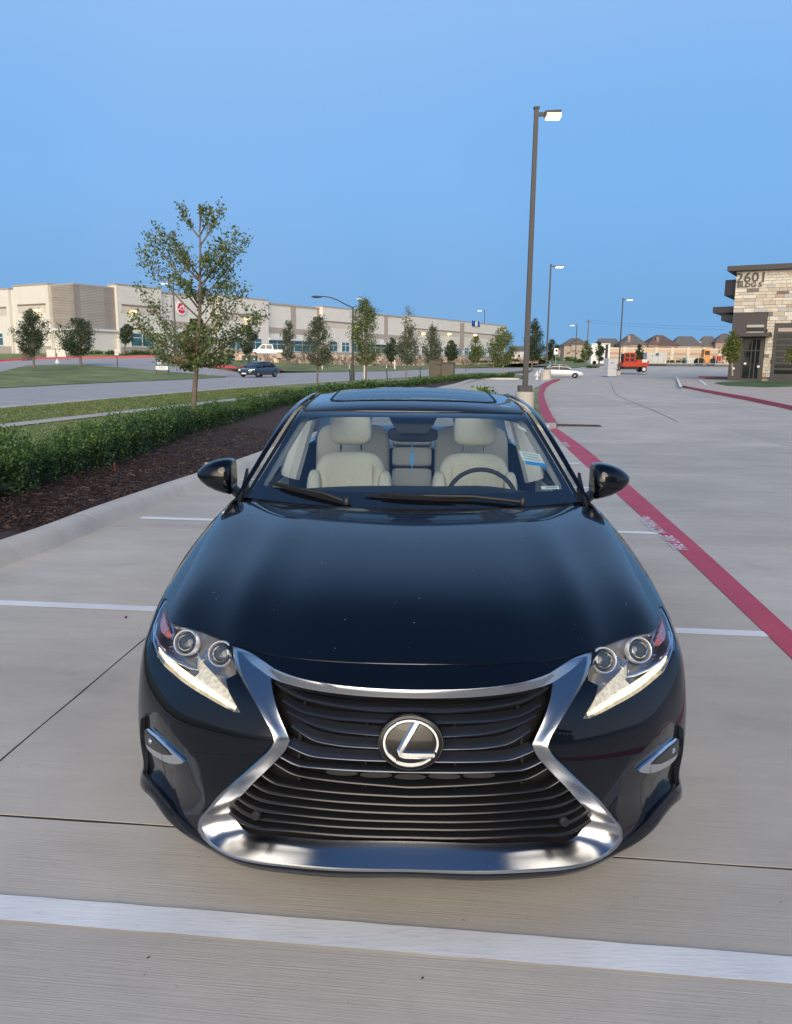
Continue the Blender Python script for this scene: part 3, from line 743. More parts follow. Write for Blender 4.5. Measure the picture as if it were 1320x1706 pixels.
sunk = lambda lf, k: (lambda a, b: (lambda q: (q[0] + q[1] * k, q[1]))(lf(np.clip(a, -1, 1), np.clip(b, 0, 1))))
wsg = panel('windshield', [(0, 0), (1, 0), (1, 1), (0, 1)], [], sunk(ws, 0), M_WSHIELD, car, 0.06, 0.0)
clear_hole = [(0, .135)] + [(.90, .135), (.945, .15), (.952, .19)] + [(.958, .55), (.952, .86), (.93, .90), (.88, .915), (0, .915)]
panel('windshield_border', [(0, 0), (1, 0), (1, 1), (0, 1)], [clear_hole], sunk(ws, -.004), M_GLOSS, wsg, 0.05, 0.0)
def strip(name, t0, t1, k0, k1, mat, bul=.012, n=60, m=7):
    """band between the inner rail (0) and the outer rail (1)"""
    for s_ in (1, -1):
        ts = np.linspace(t0, t1, n); rows = []
        A, Bq = RI(ts), RO(ts)
        for j in range(m):
            k = k0 + (k1 - k0) * j / (m - 1)
            P = A * (1 - k) + Bq * k
            w = bul * 4 * k * (1 - k) + (.004 if k0 > 0 else 0)
            P = P + np.stack([np.full(n, .75 * w), -.15 * w * np.ones(n), .7 * w * np.ones(n)], -1)
            rows.append([tuple(p * np.array([s_, 1, 1])) for p in P])
        V, F = strip_mesh(rows)
        mesh_obj(name, V, F if s_ < 0 else [f[::-1] for f in F], mat, car, True, None, 50)
strip('pillar_trim', 0, 1.06, 0, .26, M_GLOSS, .006)
strip('roof_rail', 0, 4, .24, 1.0, M_PAINT, .022)
strip('roof_ditch', 1.0, 3.0, -.04, .26, M_GLOSS, .0)
RTOP = CS([-1, -.5, 0, .5, 1], [(-.545, 3.45, 1.360), (-.3, 3.50, 1.378), (0, 3.52, 1.385), (.3, 3.50, 1.378), (.545, 3.45, 1.360)])
roof = coons(lambda a: TOPC(a), lambda a: RTOP(a), lambda b: RI(1 + 2 * b), lambda a, b: (lambda z: np.stack([0 * z, 0 * z, z], -1))(.024 * (1 - np.abs(a) ** 2.2) * np.sin(np.pi * np.clip(b, 0, 1)) ** .8))
SR = [(0, .135), (.66, .135), (.73, .15), (.75, .19), (.75, .56), (0, .56)]
rf = panel('roof', [(0, .006), (.975, .006), (.985, 1), (0, 1)], [[(0, .14), (.66, .14), (.725, .155), (.745, .19), (.745, .555), (0, .555)]], sunk(roof, .003), M_PAINT, car, 0.05, 0.015)
panel('sunroof', SR, [], sunk(roof, .0065), M_SUNROOF, rf, 0.05, 0.002)
panel('sunroof_seal', [(0, .122), (.67, .122), (.755, .135), (.785, .18), (.785, .58), (0, .58)], [[(0, .136), (.66, .136), (.73, .151), (.749, .19), (.749, .56), (0, .56)]], sunk(roof, .0045), M_VOID, rf, 0.05, 0.0)
RBOT = CS([-1, -.5, 0, .5, 1], [(-.66, 4.28, 1.04), (-.35, 4.36, 1.05), (0, 4.39, 1.055), (.35, 4.36, 1.05), (.66, 4.28, 1.04)])
rg = coons(lambda a: RTOP(a), lambda a: RBOT(a), lambda b: RI(3 + b), lambda a, b: (lambda z: np.stack([0 * z, .5 * z, z], -1))(.03 * (1 - a ** 2) * np.sin(np.pi * np.clip(b, 0, 1))))
panel('rear_glass', [(0, 0), (1, 0), (1, 1), (0, 1)], [], sunk(rg, 0), M_SIDEGL, car, 0.08, 0.0)
USH = 4.95
trunk = coons(lambda a: RBOT(a), lambda a: BODY(np.sign(np.asarray(a)) * (BODY.umax - (1 - np.abs(a)) * 0 - (BODY.umax - 5.3) * np.abs(a)) * 0 + (BODY.umax + (np.asarray(a) * -(BODY.umax - 5.3))) * np.where(np.asarray(a) >= 0, 1, 0) + np.where(np.asarray(a) < 0, -(BODY.umax + np.asarray(a) * (BODY.umax - 5.3)), 0), np.full(np.shape(a), VT)),
              lambda b: (1 - np.asarray(b)[..., None]) * np.array([.66, 4.28, 1.04]) + np.asarray(b)[..., None] * BODY(5.3, VT), lambda a, b: (lambda z: np.stack([0 * z, 0 * z, z], -1))(.03 * np.sin(np.pi * np.clip(b, 0, 1))))
panel('trunk_lid', [(0, 0), (1, 0), (1, 1), (0, 1)], [], sunk(trunk, 0), M_PAINT, car, 0.08, 0.01)
# shoulder strip between skin top edge and the glass line, and the side windows
for s_ in (1, -1):
    us = np.linspace(2.085, 5.3, 40); A = BODY(us, np.full(40, VT)); ts = np.interp(A[:, 1], RO.P[:, 1], RO.t)
    gl_bot = A + np.array([-.035, 0, .004]); q = RO(ts)
    low = q[:, 2] < gl_bot[:, 2] + .01
    tgt = np.where(((A[:, 1] > 4.28) | (A[:, 1] < 1.62))[:, None], np.stack([np.minimum(A[:, 0] - .03, np.maximum(q[:, 0], .66)), A[:, 1], A[:, 2] + .012], -1), gl_bot)
    V, F = strip_mesh([[tuple(p * np.array([s_, 1, 1])) for p in A], [tuple(p * np.array([s_, 1, 1])) for p in tgt]])
    mesh_obj('window_sill_trim', V, F if s_ > 0 else [f[::-1] for f in F], M_GLOSS, car, True)
    for nm, y0, y1, mt in (('side_window', 1.70, 2.50, M_SIDEGL), ('side_window', 2.60, 3.62, M_SIDEGL), ('door_pillar', 2.50, 2.60, M_GLOSS)):
        ys = np.linspace(y0, y1, 14); ts = np.interp(ys, RO.P[:, 1], RO.t); top = RO(ts) + np.array([-.012, 0, 0])
        uu = np.interp(ys, BODY(np.linspace(2, 5, 60), np.full(60, VT))[:, 1], np.linspace(2, 5, 60)); bot = BODY(uu, np.full(14, VT)) + np.array([-.03, 0, .0])
        bot[:, 2] = np.minimum(bot[:, 2], top[:, 2] - .005)
        rows = [[tuple((bot[i] * (1 - k) + top[i] * k + np.array([.02 * 4 * k * (1 - k), 0, 0])) * np.array([s_, 1, 1])) for i in range(14)] for k in np.linspace(0, 1, 5)]
        V, F = strip_mesh(rows); mesh_obj(nm, V, F if s_ > 0 else [f[::-1] for f in F], mt, car, True)
    # mirror sail at the pillar foot
    MB().extr([(1.52, .97), (1.74, .985), (1.735, 1.11)], (s_ * .80, 0, 0), (0, 1, 0), (0, 0, 1), .012 * s_).build('mirror_sail', M_PLAST, car)
# --- door mirrors
for s_ in (1, -1):
    secs = [(.858, .990, 1.150, 1.668, 1.80), (.872, .986, 1.157, 1.652, 1.80), (.90, .992, 1.158, 1.648, 1.80), (.94, 1.004, 1.151, 1.652, 1.80), (.98, 1.022, 1.136, 1.664, 1.80), (1.01, 1.042, 1.117, 1.684, 1.80), (1.03, 1.060, 1.100, 1.715, 1.80), (1.037, 1.072, 1.088, 1.75, 1.79)]
    n = 22; V = []
    for x, z0, z1, y0, y1 in secs:
        zm = z0 + (z1 - z0) * .47
        for k in range(n):
            t = 2 * math.pi * k / n; c, sn = math.cos(t), math.sin(t)
            y = (y1 + y0) / 2 - (y1 - y0) / 2 * math.copysign(abs(c) ** (.75 if c > 0 else .35), c)
            z = zm + (z1 - zm if sn > 0 else zm - z0) * math.copysign(abs(sn) ** .8, sn)
            V.append((s_ * x, y, z))
    F = [(i * n + k, i * n + (k + 1) % n, (i + 1) * n + (k + 1) % n, (i + 1) * n + k) for i in range(len(secs) - 1) for k in range(n)] + [tuple(range(n - 1, -1, -1)), tuple(range((len(secs) - 1) * n, len(secs) * n))]
    dm = mesh_obj('door_mirror', V, F if s_ > 0 else [f[::-1] for f in F], M_PAINT, car, True, None, 42)
    g = MB().box((s_ * .94, 1.803, 1.075), (.15, .004, .105)); g.build('mirror_glass', M_CHROME, dm)
    a = MB()
    rows = []
    for x, y0, y1, z0, z1 in ((.79, 1.66, 1.78, .950, .985), (.83, 1.675, 1.775, .958, 1.0), (.868, 1.69, 1.78, .985, 1.03), (.90, 1.70, 1.78, 1.0, 1.04)):
        rows.append([(s_ * x, y0, (z0 + z1) / 2), (s_ * x, y0 + .03, z1), (s_ * x, y1, z1), (s_ * x, y1, z0), (s_ * x, y0 + .03, z0), (s_ * x, y0, (z0 + z1) / 2)])
    V, F = strip_mesh(rows); mesh_obj('mirror_arm', V, F if s_ > 0 else [f[::-1] for f in F], M_PLAST, dm, True, None, 40)
# --- wipers
def wiper(p0, p1, pivot):
    """blade lying on the glass from p0 to p1, (a, b) on the windshield; arm from the pivot"""
    lf = sunk(ws, .012)
    A = np.linspace(p0[0], p1[0], 14); Bq = np.linspace(p0[1], p1[1], 14)
    P, N = lf(A, Bq)
    w = MB().tube([tuple(p) for p in P], [.004] + [.007] * 12 + [.004], 6)
    o = w.build('wiper', M_PLAST, car, True)
    m = MB().tube([tuple(p + n * .016) for p, n in zip(P[2:12], N[2:12])], [.004, .006, .008, .009, .009, .009, .008, .007, .006, .004], 6); m.build('wiper_spoiler', M_PLAST, o, True)
    mid = P[7] + N[7] * .022; pv, pn = lf(np.array([pivot[0]]), np.array([pivot[1]])); pv = pv[0] + pn[0] * .012
    MB().tube([tuple(pv), tuple(pv * .5 + mid * .5 + np.array([0, 0, .010])), tuple(mid)], [.012, .009, .007], 8).build('wiper_arm', M_PLAST, o, True)
    MB().lathe([(.016, -.01), (.018, .01), (.012, .02)], tuple(pv), 12).build('wiper_pivot', M_PLAST, o, True)
wiper((-.90, .155), (-.42, .035), (-.36, .015))
wiper((-.27, .095), (.34, .060), (.62, .012))
# --- stickers on the inside of the glass
M_STW = pm('sticker_white', (.75, .80, .80), .5); M_STB = pm('sticker_blue', (.03, .30, .75), .5); M_STG = pm('sticker_print', (.30, .42, .45), .6)
def sticker(a0, a1, b0, b1, skew, mat, k=-.006, parent=wsg, name='sticker'):
    return panel(name, [(a0, b0), (a1, b0 - skew), (a1 + .0, b1 - skew), (a0, b1)], [], sunk(ws, k), mat, parent, 0.04, 0.0, sides=(1,))
sticker(.765, .925, .405, .445, .025, M_STB, -.0030); sticker(.752, .915, .445, .545, .03, M_STW, -.0030)
for q in range(3): sticker(.775, .895, .462 + q * .026, .474 + q * .026, .025, M_STG, -.0022, wsg, 'sticker_line')
sticker(.80, .925, .152, .185, .004, M_STW, -.0030); sticker(.83, .91, .160, .178, .004, M_STG, -.0022, wsg, 'sticker_line')
sticker(.855, .91, .80, .845, .05, M_STW, -.0030)
# --- cabin
def rbox(name, c, d, r_, mat, parent, rx=0.0, taper=1.0, n=4):
    """box with rounded edges (superellipsoid-like)"""
    V, F = [], []; nu, nv = 28, 14
    for j in range(nv + 1):
        ph = -math.pi / 2 + math.pi * j / nv
        for i in range(nu):
            th = 2 * math.pi * i / nu; e = r_
            cx = math.copysign(abs(math.cos(th)) ** e, math.cos(th)); cy = math.copysign(abs(math.sin(th)) ** e, math.sin(th))
            cp = abs(math.cos(ph)) ** e; sp = math.copysign(abs(math.sin(ph)) ** e, math.sin(ph))
            tt = 1 + (taper - 1) * (sp + 1) / 2
            V.append(Vector((d[0] / 2 * cx * cp * tt, d[1] / 2 * cy * cp, d[2] / 2 * sp)))
    q = Matrix.Rotation(rx, 3, 'X')
    V = [Vector(c) + q @ v for v in V]
    F = [(j * nu + i, j * nu + (i + 1) % nu, (j + 1) * nu + (i + 1) % nu, (j + 1) * nu + i) for j in range(nv) for i in range(nu)]
    return mesh_obj(name, V, F, mat, parent, True, None, 60)
for s_, lab in ((-1, None), (1, None)):
    x = s_ * .365
    st = rbox('seat', (x, 2.30, .56), (.52, .52, .17), .4, M_CREAM, car, R(6))
    rbox('backrest', (x, 2.56, .82), (.50, .14, .56), .42, M_CREAM, st, R(-16), .80)
    for q in (-1, 1):
        rbox('side_bolster', (x + q * .205, 2.50, .78), (.10, .17, .44), .6, M_CREAM, st, R(-16), .9)
    MB().box((x, 2.475, .82), (.262, .004, .44)).build('backrest_panel', M_CREAM, st).rotation_euler = (0, 0, 0)
    rbox('headrest', (x, 2.63, 1.235), (.255, .11, .20), .5, M_CREAM, st, R(-10), .92)
    for q in (-1, 1): MB().tube([(x + q * .06, 2.64, 1.04), (x + q * .06, 2.635, 1.20)], .007, 8).build('headrest_post', M_CHROME, st)
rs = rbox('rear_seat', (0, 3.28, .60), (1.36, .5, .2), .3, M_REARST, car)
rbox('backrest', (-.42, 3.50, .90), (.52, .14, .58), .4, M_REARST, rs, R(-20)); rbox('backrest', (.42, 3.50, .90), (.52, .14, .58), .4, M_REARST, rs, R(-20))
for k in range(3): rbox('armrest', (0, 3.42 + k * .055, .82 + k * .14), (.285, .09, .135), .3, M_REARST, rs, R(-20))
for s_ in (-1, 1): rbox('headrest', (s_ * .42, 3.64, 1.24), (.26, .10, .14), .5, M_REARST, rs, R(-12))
V, F = [], []
dash_rows = []
for y, z, w in ((1.45, .975, .66), (1.60, .995, .74), (1.75, 1.008, .76), (1.88, 1.012, .76), (1.95, .995, .75), (1.99, .93, .74), (1.98, .70, .72)):
    dash_rows.append([(x_ * w, y - .10 * abs(x_) ** 2.2, z - .035 * abs(x_) ** 3 + (.012 * math.exp(-((x_ - .48) / .2) ** 2) if 1.7 < y < 1.96 else 0)) for x_ in np.linspace(-1, 1, 25)])
V, F = strip_mesh(dash_rows); dash = mesh_obj('dashboard', V, F, M_DASH, car, True, None, 60)
wc, wa = Vector((.37, 2.09, .895)), Vector((0, -math.sin(R(62)), math.cos(R(62))))
wh = MB().tube([wc + (Vector((1, 0, 0)) * math.cos(t) + Vector((0, math.cos(R(62)), math.sin(R(62)))) * math.sin(t)) * .185 for t in np.linspace(0, 2 * math.pi, 41)], .0125, 8, False).build('steering_wheel', M_DASH, car, True)
rbox('wheel_hub', tuple(wc), (.16, .14, .06), .7, M_DASH, wh, R(-28)); MB().box(tuple(wc), (.34, .02, .03)).build('wheel_spoke', M_SATIN, wh)
rm = rbox('rear_view_mirror', (0, 2.02, 1.255), (.26, .035, .075), .55, M_DASH, car); MB().tube([(0, 2.02, 1.29), (0, 1.98, 1.345)], .014, 8).build('mirror_stem', M_DASH, rm)
sb = MB().add([(-.105, 1.905, 1.318), (.105, 1.905, 1.318), (.125, 1.97, 1.352), (-.125, 1.97, 1.352), (-.07, 1.885, 1.275), (.07, 1.885, 1.275), (-.09, 2.03, 1.30), (.09, 2.03, 1.30)],
              [(0, 1, 2, 3), (4, 5, 1, 0), (4, 6, 7, 5), (0, 3, 6, 4), (1, 5, 7, 2), (3, 2, 7, 6)]).build('sensor_housing', M_DASH, car)
tx = MB().tube([(.0, 2.0, 1.22), (.0, 2.0, 1.16)], .003, 6).box((0, 2.0, 1.135), (.016, .006, .05)).tube([(0, 2.0, 1.11), (0, 2.0, 1.07)], .003, 6).build('hanging_tag', M_STB, rm)
V, F = strip_mesh([[(x_ * w, y, z - .04 * abs(x_) ** 4) for x_ in (-1, -.9, -.8, -.74, -.4, 0, .4, .74, .8, .9, 1)] for y, z, w in ((2.02, 1.352, .56), (2.12, 1.368, .55), (2.45, 1.392, .54), (2.80, 1.40, .545), (3.3, 1.375, .54), (3.55, 1.33, .55))])
F = [f for f in F if not (10 <= f[0] < 33 and 3 <= f[0] % 11 < 7 and f[0] // 11 in (1, 2))]     # opening under the sunroof
mesh_obj('headliner', V, [f[::-1] for f in F], M_TRIM, car, True)
for s_ in (-1, 1):
    m = MB(); rows = [[(s_ * .775, y, .30), (s_ * .80, y, .55), (s_ * .785, y, .80), (s_ * .765, y, .985)] for y in np.linspace(1.5, 3.9, 13)]
    V, F = strip_mesh(rows); dt = mesh_obj('door_trim', V, F, M_DASH, car, True)
    rbox('door_armrest', (s_ * .73, 2.5, .70), (.10, .6, .09), .5, M_CREAM, dt); rbox('door_insert', (s_ * .775, 2.45, .86), (.03, .75, .16), .4, M_CREAM, dt)
    P = RI(np.linspace(0.02, 1.0, 12)); Q = P + np.array([-.01, .10, -.03])
    V, F = strip_mesh([[tuple((p + np.array([-.004, .012, -.006])) * np.array([s_, 1, 1])) for p in P], [tuple((p + np.array([-.045, .05, -.02])) * np.array([s_, 1, 1])) for p in P], [tuple((p + np.array([-.01, .13, -.03])) * np.array([s_, 1, 1])) for p in P]])
    mesh_obj('pillar_lining', V, F if s_ < 0 else [f[::-1] for f in F], M_TRIM, car, True)
    MB().tube([(s_ * .60, 2.60, 1.34), (s_ * .66, 2.57, 1.15), (s_ * .72, 2.55, .95)], [.05, .055, .06], 8).build('pillar_lining', M_TRIM, car, True)
    V, F = strip_mesh([[(s_ * .555, 3.40, 1.36), (s_ * .60, 3.95, 1.14), (s_ * .67, 4.25, 1.03)], [(s_ * .61, 3.38, 1.33), (s_ * .68, 3.7, 1.15), (s_ * .74, 3.85, 1.02)]])
    mesh_obj('pillar_lining', V, F, M_TRIM, car, True)
MB().box((0, 2.7, .30), (1.52, 2.6, .04)).build('cabin_floor', M_DASH, car); MB().box((0, 3.92, 1.02), (1.36, .62, .02)).build('parcel_shelf', M_TRIM, car); MB().box((0, 1.40, .68), (1.5, .04, .55)).build('firewall', M_VOID, car)
MB().box((0, 2.45, .19), (1.56, 4.3, .03)).build('underbody', M_VOID, car)
rbox('centre_console', (0, 2.25, .62), (.22, .8, .24), .3, M_DASH, car)
# --- wheels
M_RIM = pm('alloy', (.55, .56, .58), rough=.25, metal=1.0)
def make_wheel(parent, c, rad, w, side, name='wheel'):
    x, y, z = c
    tyre = MB().lathe([(rad * .68, -w / 2), (rad * .93, -w / 2), (rad, -w / 2 + .03), (rad, w / 2 - .03), (rad * .93, w / 2), (rad * .68, w / 2)], c, 28, 'x').build(name, M_RUBBER, parent, True)
    rim = MB().lathe([(rad * .7, side * w * .40), (rad * .66, side * w * .46), (rad * .60, side * w * .2), (rad * .2, side * w * .24)], c, 24, 'x')
    for k in range(5):
        a = 2 * math.pi * k / 5
        d, q = Vector((0, math.cos(a), math.sin(a))), Vector((0, -math.sin(a), math.cos(a)))
        o = Vector(c) + Vector((side * w * .34, 0, 0))
        V = [o + d * rad * .08 - q * rad * .09, o + d * rad * .64 - q * rad * .055, o + d * rad * .64 + q * rad * .055, o + d * rad * .08 + q * rad * .09]
        V += [v + Vector((side * w * .12, 0, 0)) for v in V]
        rim.add(V, [(0, 1, 2, 3), (7, 6, 5, 4), (0, 4, 5, 1), (1, 5, 6, 2), (2, 6, 7, 3), (3, 7, 4, 0)])
    rim.build('rim', M_RIM, tyre)
    return tyre
for s_ in (-1, 1):
    for y in (.968, 3.785): make_wheel(car, (s_ * .79, y, .333), .333, .225, s_)
    for y in (.968, 3.785):
        V, F = strip_mesh([[(s_ * .88, y + .385 * math.cos(t), .335 + .385 * math.sin(t)) for t in np.linspace(-.3, 3.44, 18)], [(s_ * .60, y + .385 * math.cos(t), .335 + .385 * math.sin(t)) for t in np.linspace(-.3, 3.44, 18)]])
        mesh_obj('wheel_housing', V, F, M_VOID, car)

# ================================================================ ground
LOT = R(4.448)
RX_, FX_ = np.array([math.cos(LOT), -math.sin(LOT)]), np.array([math.sin(LOT), math.cos(LOT)])
def lot(r, f, z=0.0):
    p = r * RX_ + f * FX_
    return (float(p[0]), float(p[1]), z)
def concrete(name, c, broom=True, isl=0.0, stain=0.10):
    """broom finished concrete: fine streaks across the lane, blotches and pinholes"""
    m, n, l, b = nodes_of(name)
    tc = n.new('ShaderNodeTexCoord'); mp = n.new('ShaderNodeMapping')
    mp.inputs['Rotation'].default_value = (0, 0, LOT)
    l.new(tc.outputs['Object'], mp.inputs['Vector'])
    def nz(scale, stretch, det, rough=.6):
        m2 = n.new('ShaderNodeMapping'); m2.inputs['Scale'].default_value = stretch
        l.new(mp.outputs['Vector'], m2.inputs['Vector'])
        q = n.new('ShaderNodeTexNoise'); q.inputs['Scale'].default_value = scale; q.inputs['Detail'].default_value = det; q.inputs['Roughness'].default_value = rough
        l.new(m2.outputs['Vector'], q.inputs['Vector']); return q.outputs['Fac']
    def rng_(v, a, b_, lo, hi):
        q = n.new('ShaderNodeMapRange'); q.inputs['From Min'].default_value = a; q.inputs['From Max'].default_value = b_
        q.inputs['To Min'].default_value = lo; q.inputs['To Max'].default_value = hi; l.new(v, q.inputs['Value']); return q.outputs['Result']
    def mul(a, b_):
        q = n.new('ShaderNodeMath'); q.operation = 'MULTIPLY'; l.new(a, q.inputs[0]); l.new(b_, q.inputs[1]); return q.outputs[0]
    broomv = nz(1.0, (2.2, 210, 1), 3, .7)
    v = mul(rng_(nz(.55, (1, 1.6, 1), 5), .3, .7, 1 - stain, 1 + stain), rng_(nz(3.0, (.35, 1.6, 1), 6, .7), .25, .75, .90, 1.09))
    v = mul(v, rng_(broomv, .3, .7, .93, 1.06) if broom else rng_(nz(60, (1, 1, 1), 4), .3, .7, .94, 1.05))
    v = mul(v, rng_(nz(95, (1, 1, 1), 2), .70, .78, 1.0, .72))
    v = mul(v, rng_(nz(7, (1, 3, 1), 2), .72, .80, 1.0, .84))
    v = mul(v, rng_(nz(1.3, (1, .8, 1), 4, .7), .60, .74, 1.0, .86)); v = mul(v, rng_(nz(24, (1, 1, 1), 3, .6), .70, .76, 1.0, .66))
    if isl:
        oi = n.new('ShaderNodeObjectInfo'); v = mul(v, rng_(oi.outputs['Random'], 0, 1, 1 - isl, 1 + isl))
    hsv = n.new('ShaderNodeHueSaturation'); hsv.inputs['Color'].default_value = (*c, 1); l.new(v, hsv.inputs['Value'])
    l.new(hsv.outputs['Color'], b.inputs['Base Color'])
    b.inputs['Roughness'].default_value = .82; b.inputs['Specular IOR Level'].default_value = .35
    bp = n.new('ShaderNodeBump'); bp.inputs['Strength'].default_value = .35; bp.inputs['Distance'].default_value = .004
    l.new(broomv if broom else nz(60, (1, 1, 1), 4), bp.inputs['Height']); l.new(bp.outputs['Normal'], b.inputs['Normal'])
    return m
M_SLAB = concrete('broomed_concrete', (.55, .50, .43), True, .07, .14)
M_KERB = concrete('kerb_concrete', (.56, .52, .46), False)
M_WALK = concrete('sidewalk_concrete', (.52, .48, .43), False)
M_ROAD = concrete('road_concrete', (.44, .415, .40), False, 0, .12)
M_JOINT = pm('joint_filler', (.035, .033, .032), .9)
def paint(name, c, wear=.55):
    m, n, l, b = nodes_of(name)
    tc = n.new('ShaderNodeTexCoord'); a = n.new('ShaderNodeTexNoise'); a.inputs['Scale'].default_value = 130; a.inputs['Detail'].default_value = 6
    s_ = n.new('ShaderNodeTexNoise'); s_.inputs['Scale'].default_value = 2.5; s_.inputs['Detail'].default_value = 5
    m2 = n.new('ShaderNodeMapping'); m2.inputs['Rotation'].default_value = (0, 0, LOT); m2.inputs['Scale'].default_value = (.12, 1.0, 1)
    l.new(tc.outputs['Object'], m2.inputs['Vector']); l.new(m2.outputs['Vector'], a.inputs['Vector']); l.new(tc.outputs['Object'], s_.inputs['Vector'])
    r1 = n.new('ShaderNodeMapRange'); r1.inputs['From Min'].default_value = .60; r1.inputs['From Max'].default_value = .72; l.new(a.outputs['Fac'], r1.inputs['Value'])
    mx = n.new('ShaderNodeMix'); mx.data_type = 'RGBA'; mx.inputs['A'].default_value = (*c, 1); mx.inputs['B'].default_value = (*(x * .5 + .18 for x in c), 1)
    w = n.new('ShaderNodeMath'); w.operation = 'MULTIPLY'; w.inputs[1].default_value = wear; l.new(r1.outputs['Result'], w.inputs[0]); l.new(w.outputs[0], mx.inputs['Factor'])
    hsv = n.new('ShaderNodeHueSaturation'); r2 = n.new('ShaderNodeMapRange'); r2.inputs['From Min'].default_value = .3; r2.inputs['From Max'].default_value = .7; r2.inputs['To Min'].default_value = .88; r2.inputs['To Max'].default_value = 1.08
    l.new(s_.outputs['Fac'], r2.inputs['Value']); l.new(r2.outputs['Result'], hsv.inputs['Value']); l.new(mx.outputs['Result'], hsv.inputs['Color']); l.new(hsv.outputs['Color'], b.inputs['Base Color'])
    b.inputs['Roughness'].default_value = .65
    bp = n.new('ShaderNodeBump'); bp.inputs['Strength'].default_value = .3; bp.inputs['Distance'].default_value = .003; l.new(a.outputs['Fac'], bp.inputs['Height']); l.new(bp.outputs['Normal'], b.inputs['Normal'])
    return m
M_WHITE = paint('white_line_paint', (.86, .86, .86), .45); M_RED = paint('red_lane_paint', (.55, .07, .11), .35); M_REDK = pm('red_kerb_paint', (.50, .055, .085), .6, noise=(6, .15)); M_STEN = paint('stencil_paint', (.80, .70, .74), .6)
def leaf_flat(P, size):
    n = len(P); a = rng.normal(size=(n, 3)) * [1, 1, .15]; a /= np.linalg.norm(a, axis=1)[:, None]; b_ = np.cross([0, 0, 1.0], a); s_ = size[:, None]
    return np.stack([P - a * s_, P + b_ * s_ * .5 + [0, 0, .001], P + a * s_, P - b_ * s_ * .5 + [0, 0, .002]], 1)
M_EARTH = pm('dry_earth', (.17, .19, .09), .95, noise=(.3, .25))
def grassmat(name, c):
    m, n, l, b = nodes_of(name)
    tc = n.new('ShaderNodeTexCoord'); v = []
    for sc_, lo, hi, st in ((.35, .72, 1.25, (1, 1, 1)), (4, .8, 1.2, (1, 1, 1)), (45, .6, 1.4, (1, .5, 1))):
        mp = n.new('ShaderNodeMapping'); mp.inputs['Scale'].default_value = st; l.new(tc.outputs['Object'], mp.inputs['Vector'])
        q = n.new('ShaderNodeTexNoise'); q.inputs['Scale'].default_value = sc_; q.inputs['Detail'].default_value = 5; l.new(mp.outputs['Vector'], q.inputs['Vector'])
        r_ = n.new('ShaderNodeMapRange'); r_.inputs['From Min'].default_value = .3; r_.inputs['From Max'].default_value = .7; r_.inputs['To Min'].default_value = lo; r_.inputs['To Max'].default_value = hi; l.new(q.outputs['Fac'], r_.inputs['Value']); v.append(r_.outputs['Result'])
    a = n.new('ShaderNodeMath'); a.operation = 'MULTIPLY'; l.new(v[0], a.inputs[0]); l.new(v[1], a.inputs[1])
    d = n.new('ShaderNodeMath'); d.operation = 'MULTIPLY'; l.new(a.outputs[0], d.inputs[0]); l.new(v[2], d.inputs[1])
    hsv = n.new('ShaderNodeHueSaturation'); hsv.inputs['Color'].default_value = (*c, 1); l.new(d.outputs[0], hsv.inputs['Value']); l.new(hsv.outputs['Color'], b.inputs['Base Color'])
    b.inputs['Roughness'].default_value = .9; b.inputs['Specular IOR Level'].default_value = .15
    return m
M_GRASS = grassmat('lawn_turf', (.25, .28, .125)); M_GRASS2 = grassmat('island_turf', (.22, .255, .11))
M_BLADE = foliage('grass_blade', [(0, (.13, .19, .05)), (.5, (.17, .23, .075)), (.85, (.24, .27, .11)), (1, (.36, .33, .18))], .6)
M_MULCH = pm('mulch_bed', (.052, .030, .024), .95, noise=(30, .5), bump=(40, .8))
M_CHIP = foliage('mulch_chip', [(0, (.022, .012, .010)), (.45, (.060, .032, .026)), (.8, (.105, .062, .050)), (1, (.26, .18, .14))], .85)

sheet('ground', [(-2500, -1500), (2500, -1500), (2500, 3500), (-2500, 3500)], M_EARTH, -.12)
# --- the parking lot: slabs with open joints on a dark base
RE = [-7.6, -1.745, 2.07, 6.6, 11.2, 15.8, 20.4, 25.0, 29.6, 34.2]
FE = [-10.0, -4.3, .455, 5.24, 9.95, 14.5, 18.85, 23.4, 28.0, 32.6, 37.2, 41.8, 46.4]
base = sheet('parking_lot', [lot(RE[0], FE[0]), lot(RE[-1], FE[0]), lot(RE[-1], FE[-1]), lot(RE[0], FE[-1])], M_JOINT, -.0012)
for i in range(len(RE) - 1):
    for j in range(len(FE) - 1):
        g = .005
        # slab edges wander a little, as sawn and spalled joints do
        def edge(a, b_, n=14):
            return [(a[0] + (b_[0] - a[0]) * k / n + (rng.normal(0, .0012) if 0 < k else 0), a[1] + (b_[1] - a[1]) * k / n + (rng.normal(0, .0016) if 0 < k else 0)) for k in range(n)]
        c4 = [(RE[i] + g, FE[j] + g), (RE[i + 1] - g, FE[j] + g), (RE[i + 1] - g, FE[j + 1] - g), (RE[i] + g, FE[j + 1] - g)]
        poly = edge(c4[0], c4[1]) + edge(c4[1], c4[2]) + edge(c4[2], c4[3]) + edge(c4[3], c4[0])
        poly = [lot(*p)[:2] for p in poly]
        MB().prism(poly, -.06, float(rng.normal(0, .0004))).build('concrete_slab', M_SLAB, base)
far_lot = [lot(RE[0] - .0, FE[-1] + .005), lot(RE[-1] + .005, FE[-1] + .005), lot(RE[-1] + .005, FE[0]), (75, -25, 0), (110, 190, 0), (30, 190, 0), tuple(gp(866, 632)), tuple(gp(802, 632)), tuple(gp(770, 641)), tuple(gp(735, 650))]
sheet('parking_lot_beyond', far_lot, M_SLAB, -.001)
sheet('parking_lot_behind', [(-60, -60), (75, -60), (75, -25.02), lot(RE[-1] + .005, FE[0] - .005), lot(RE[0], FE[0] - .005), (-60, -13)], M_SLAB, -.001)
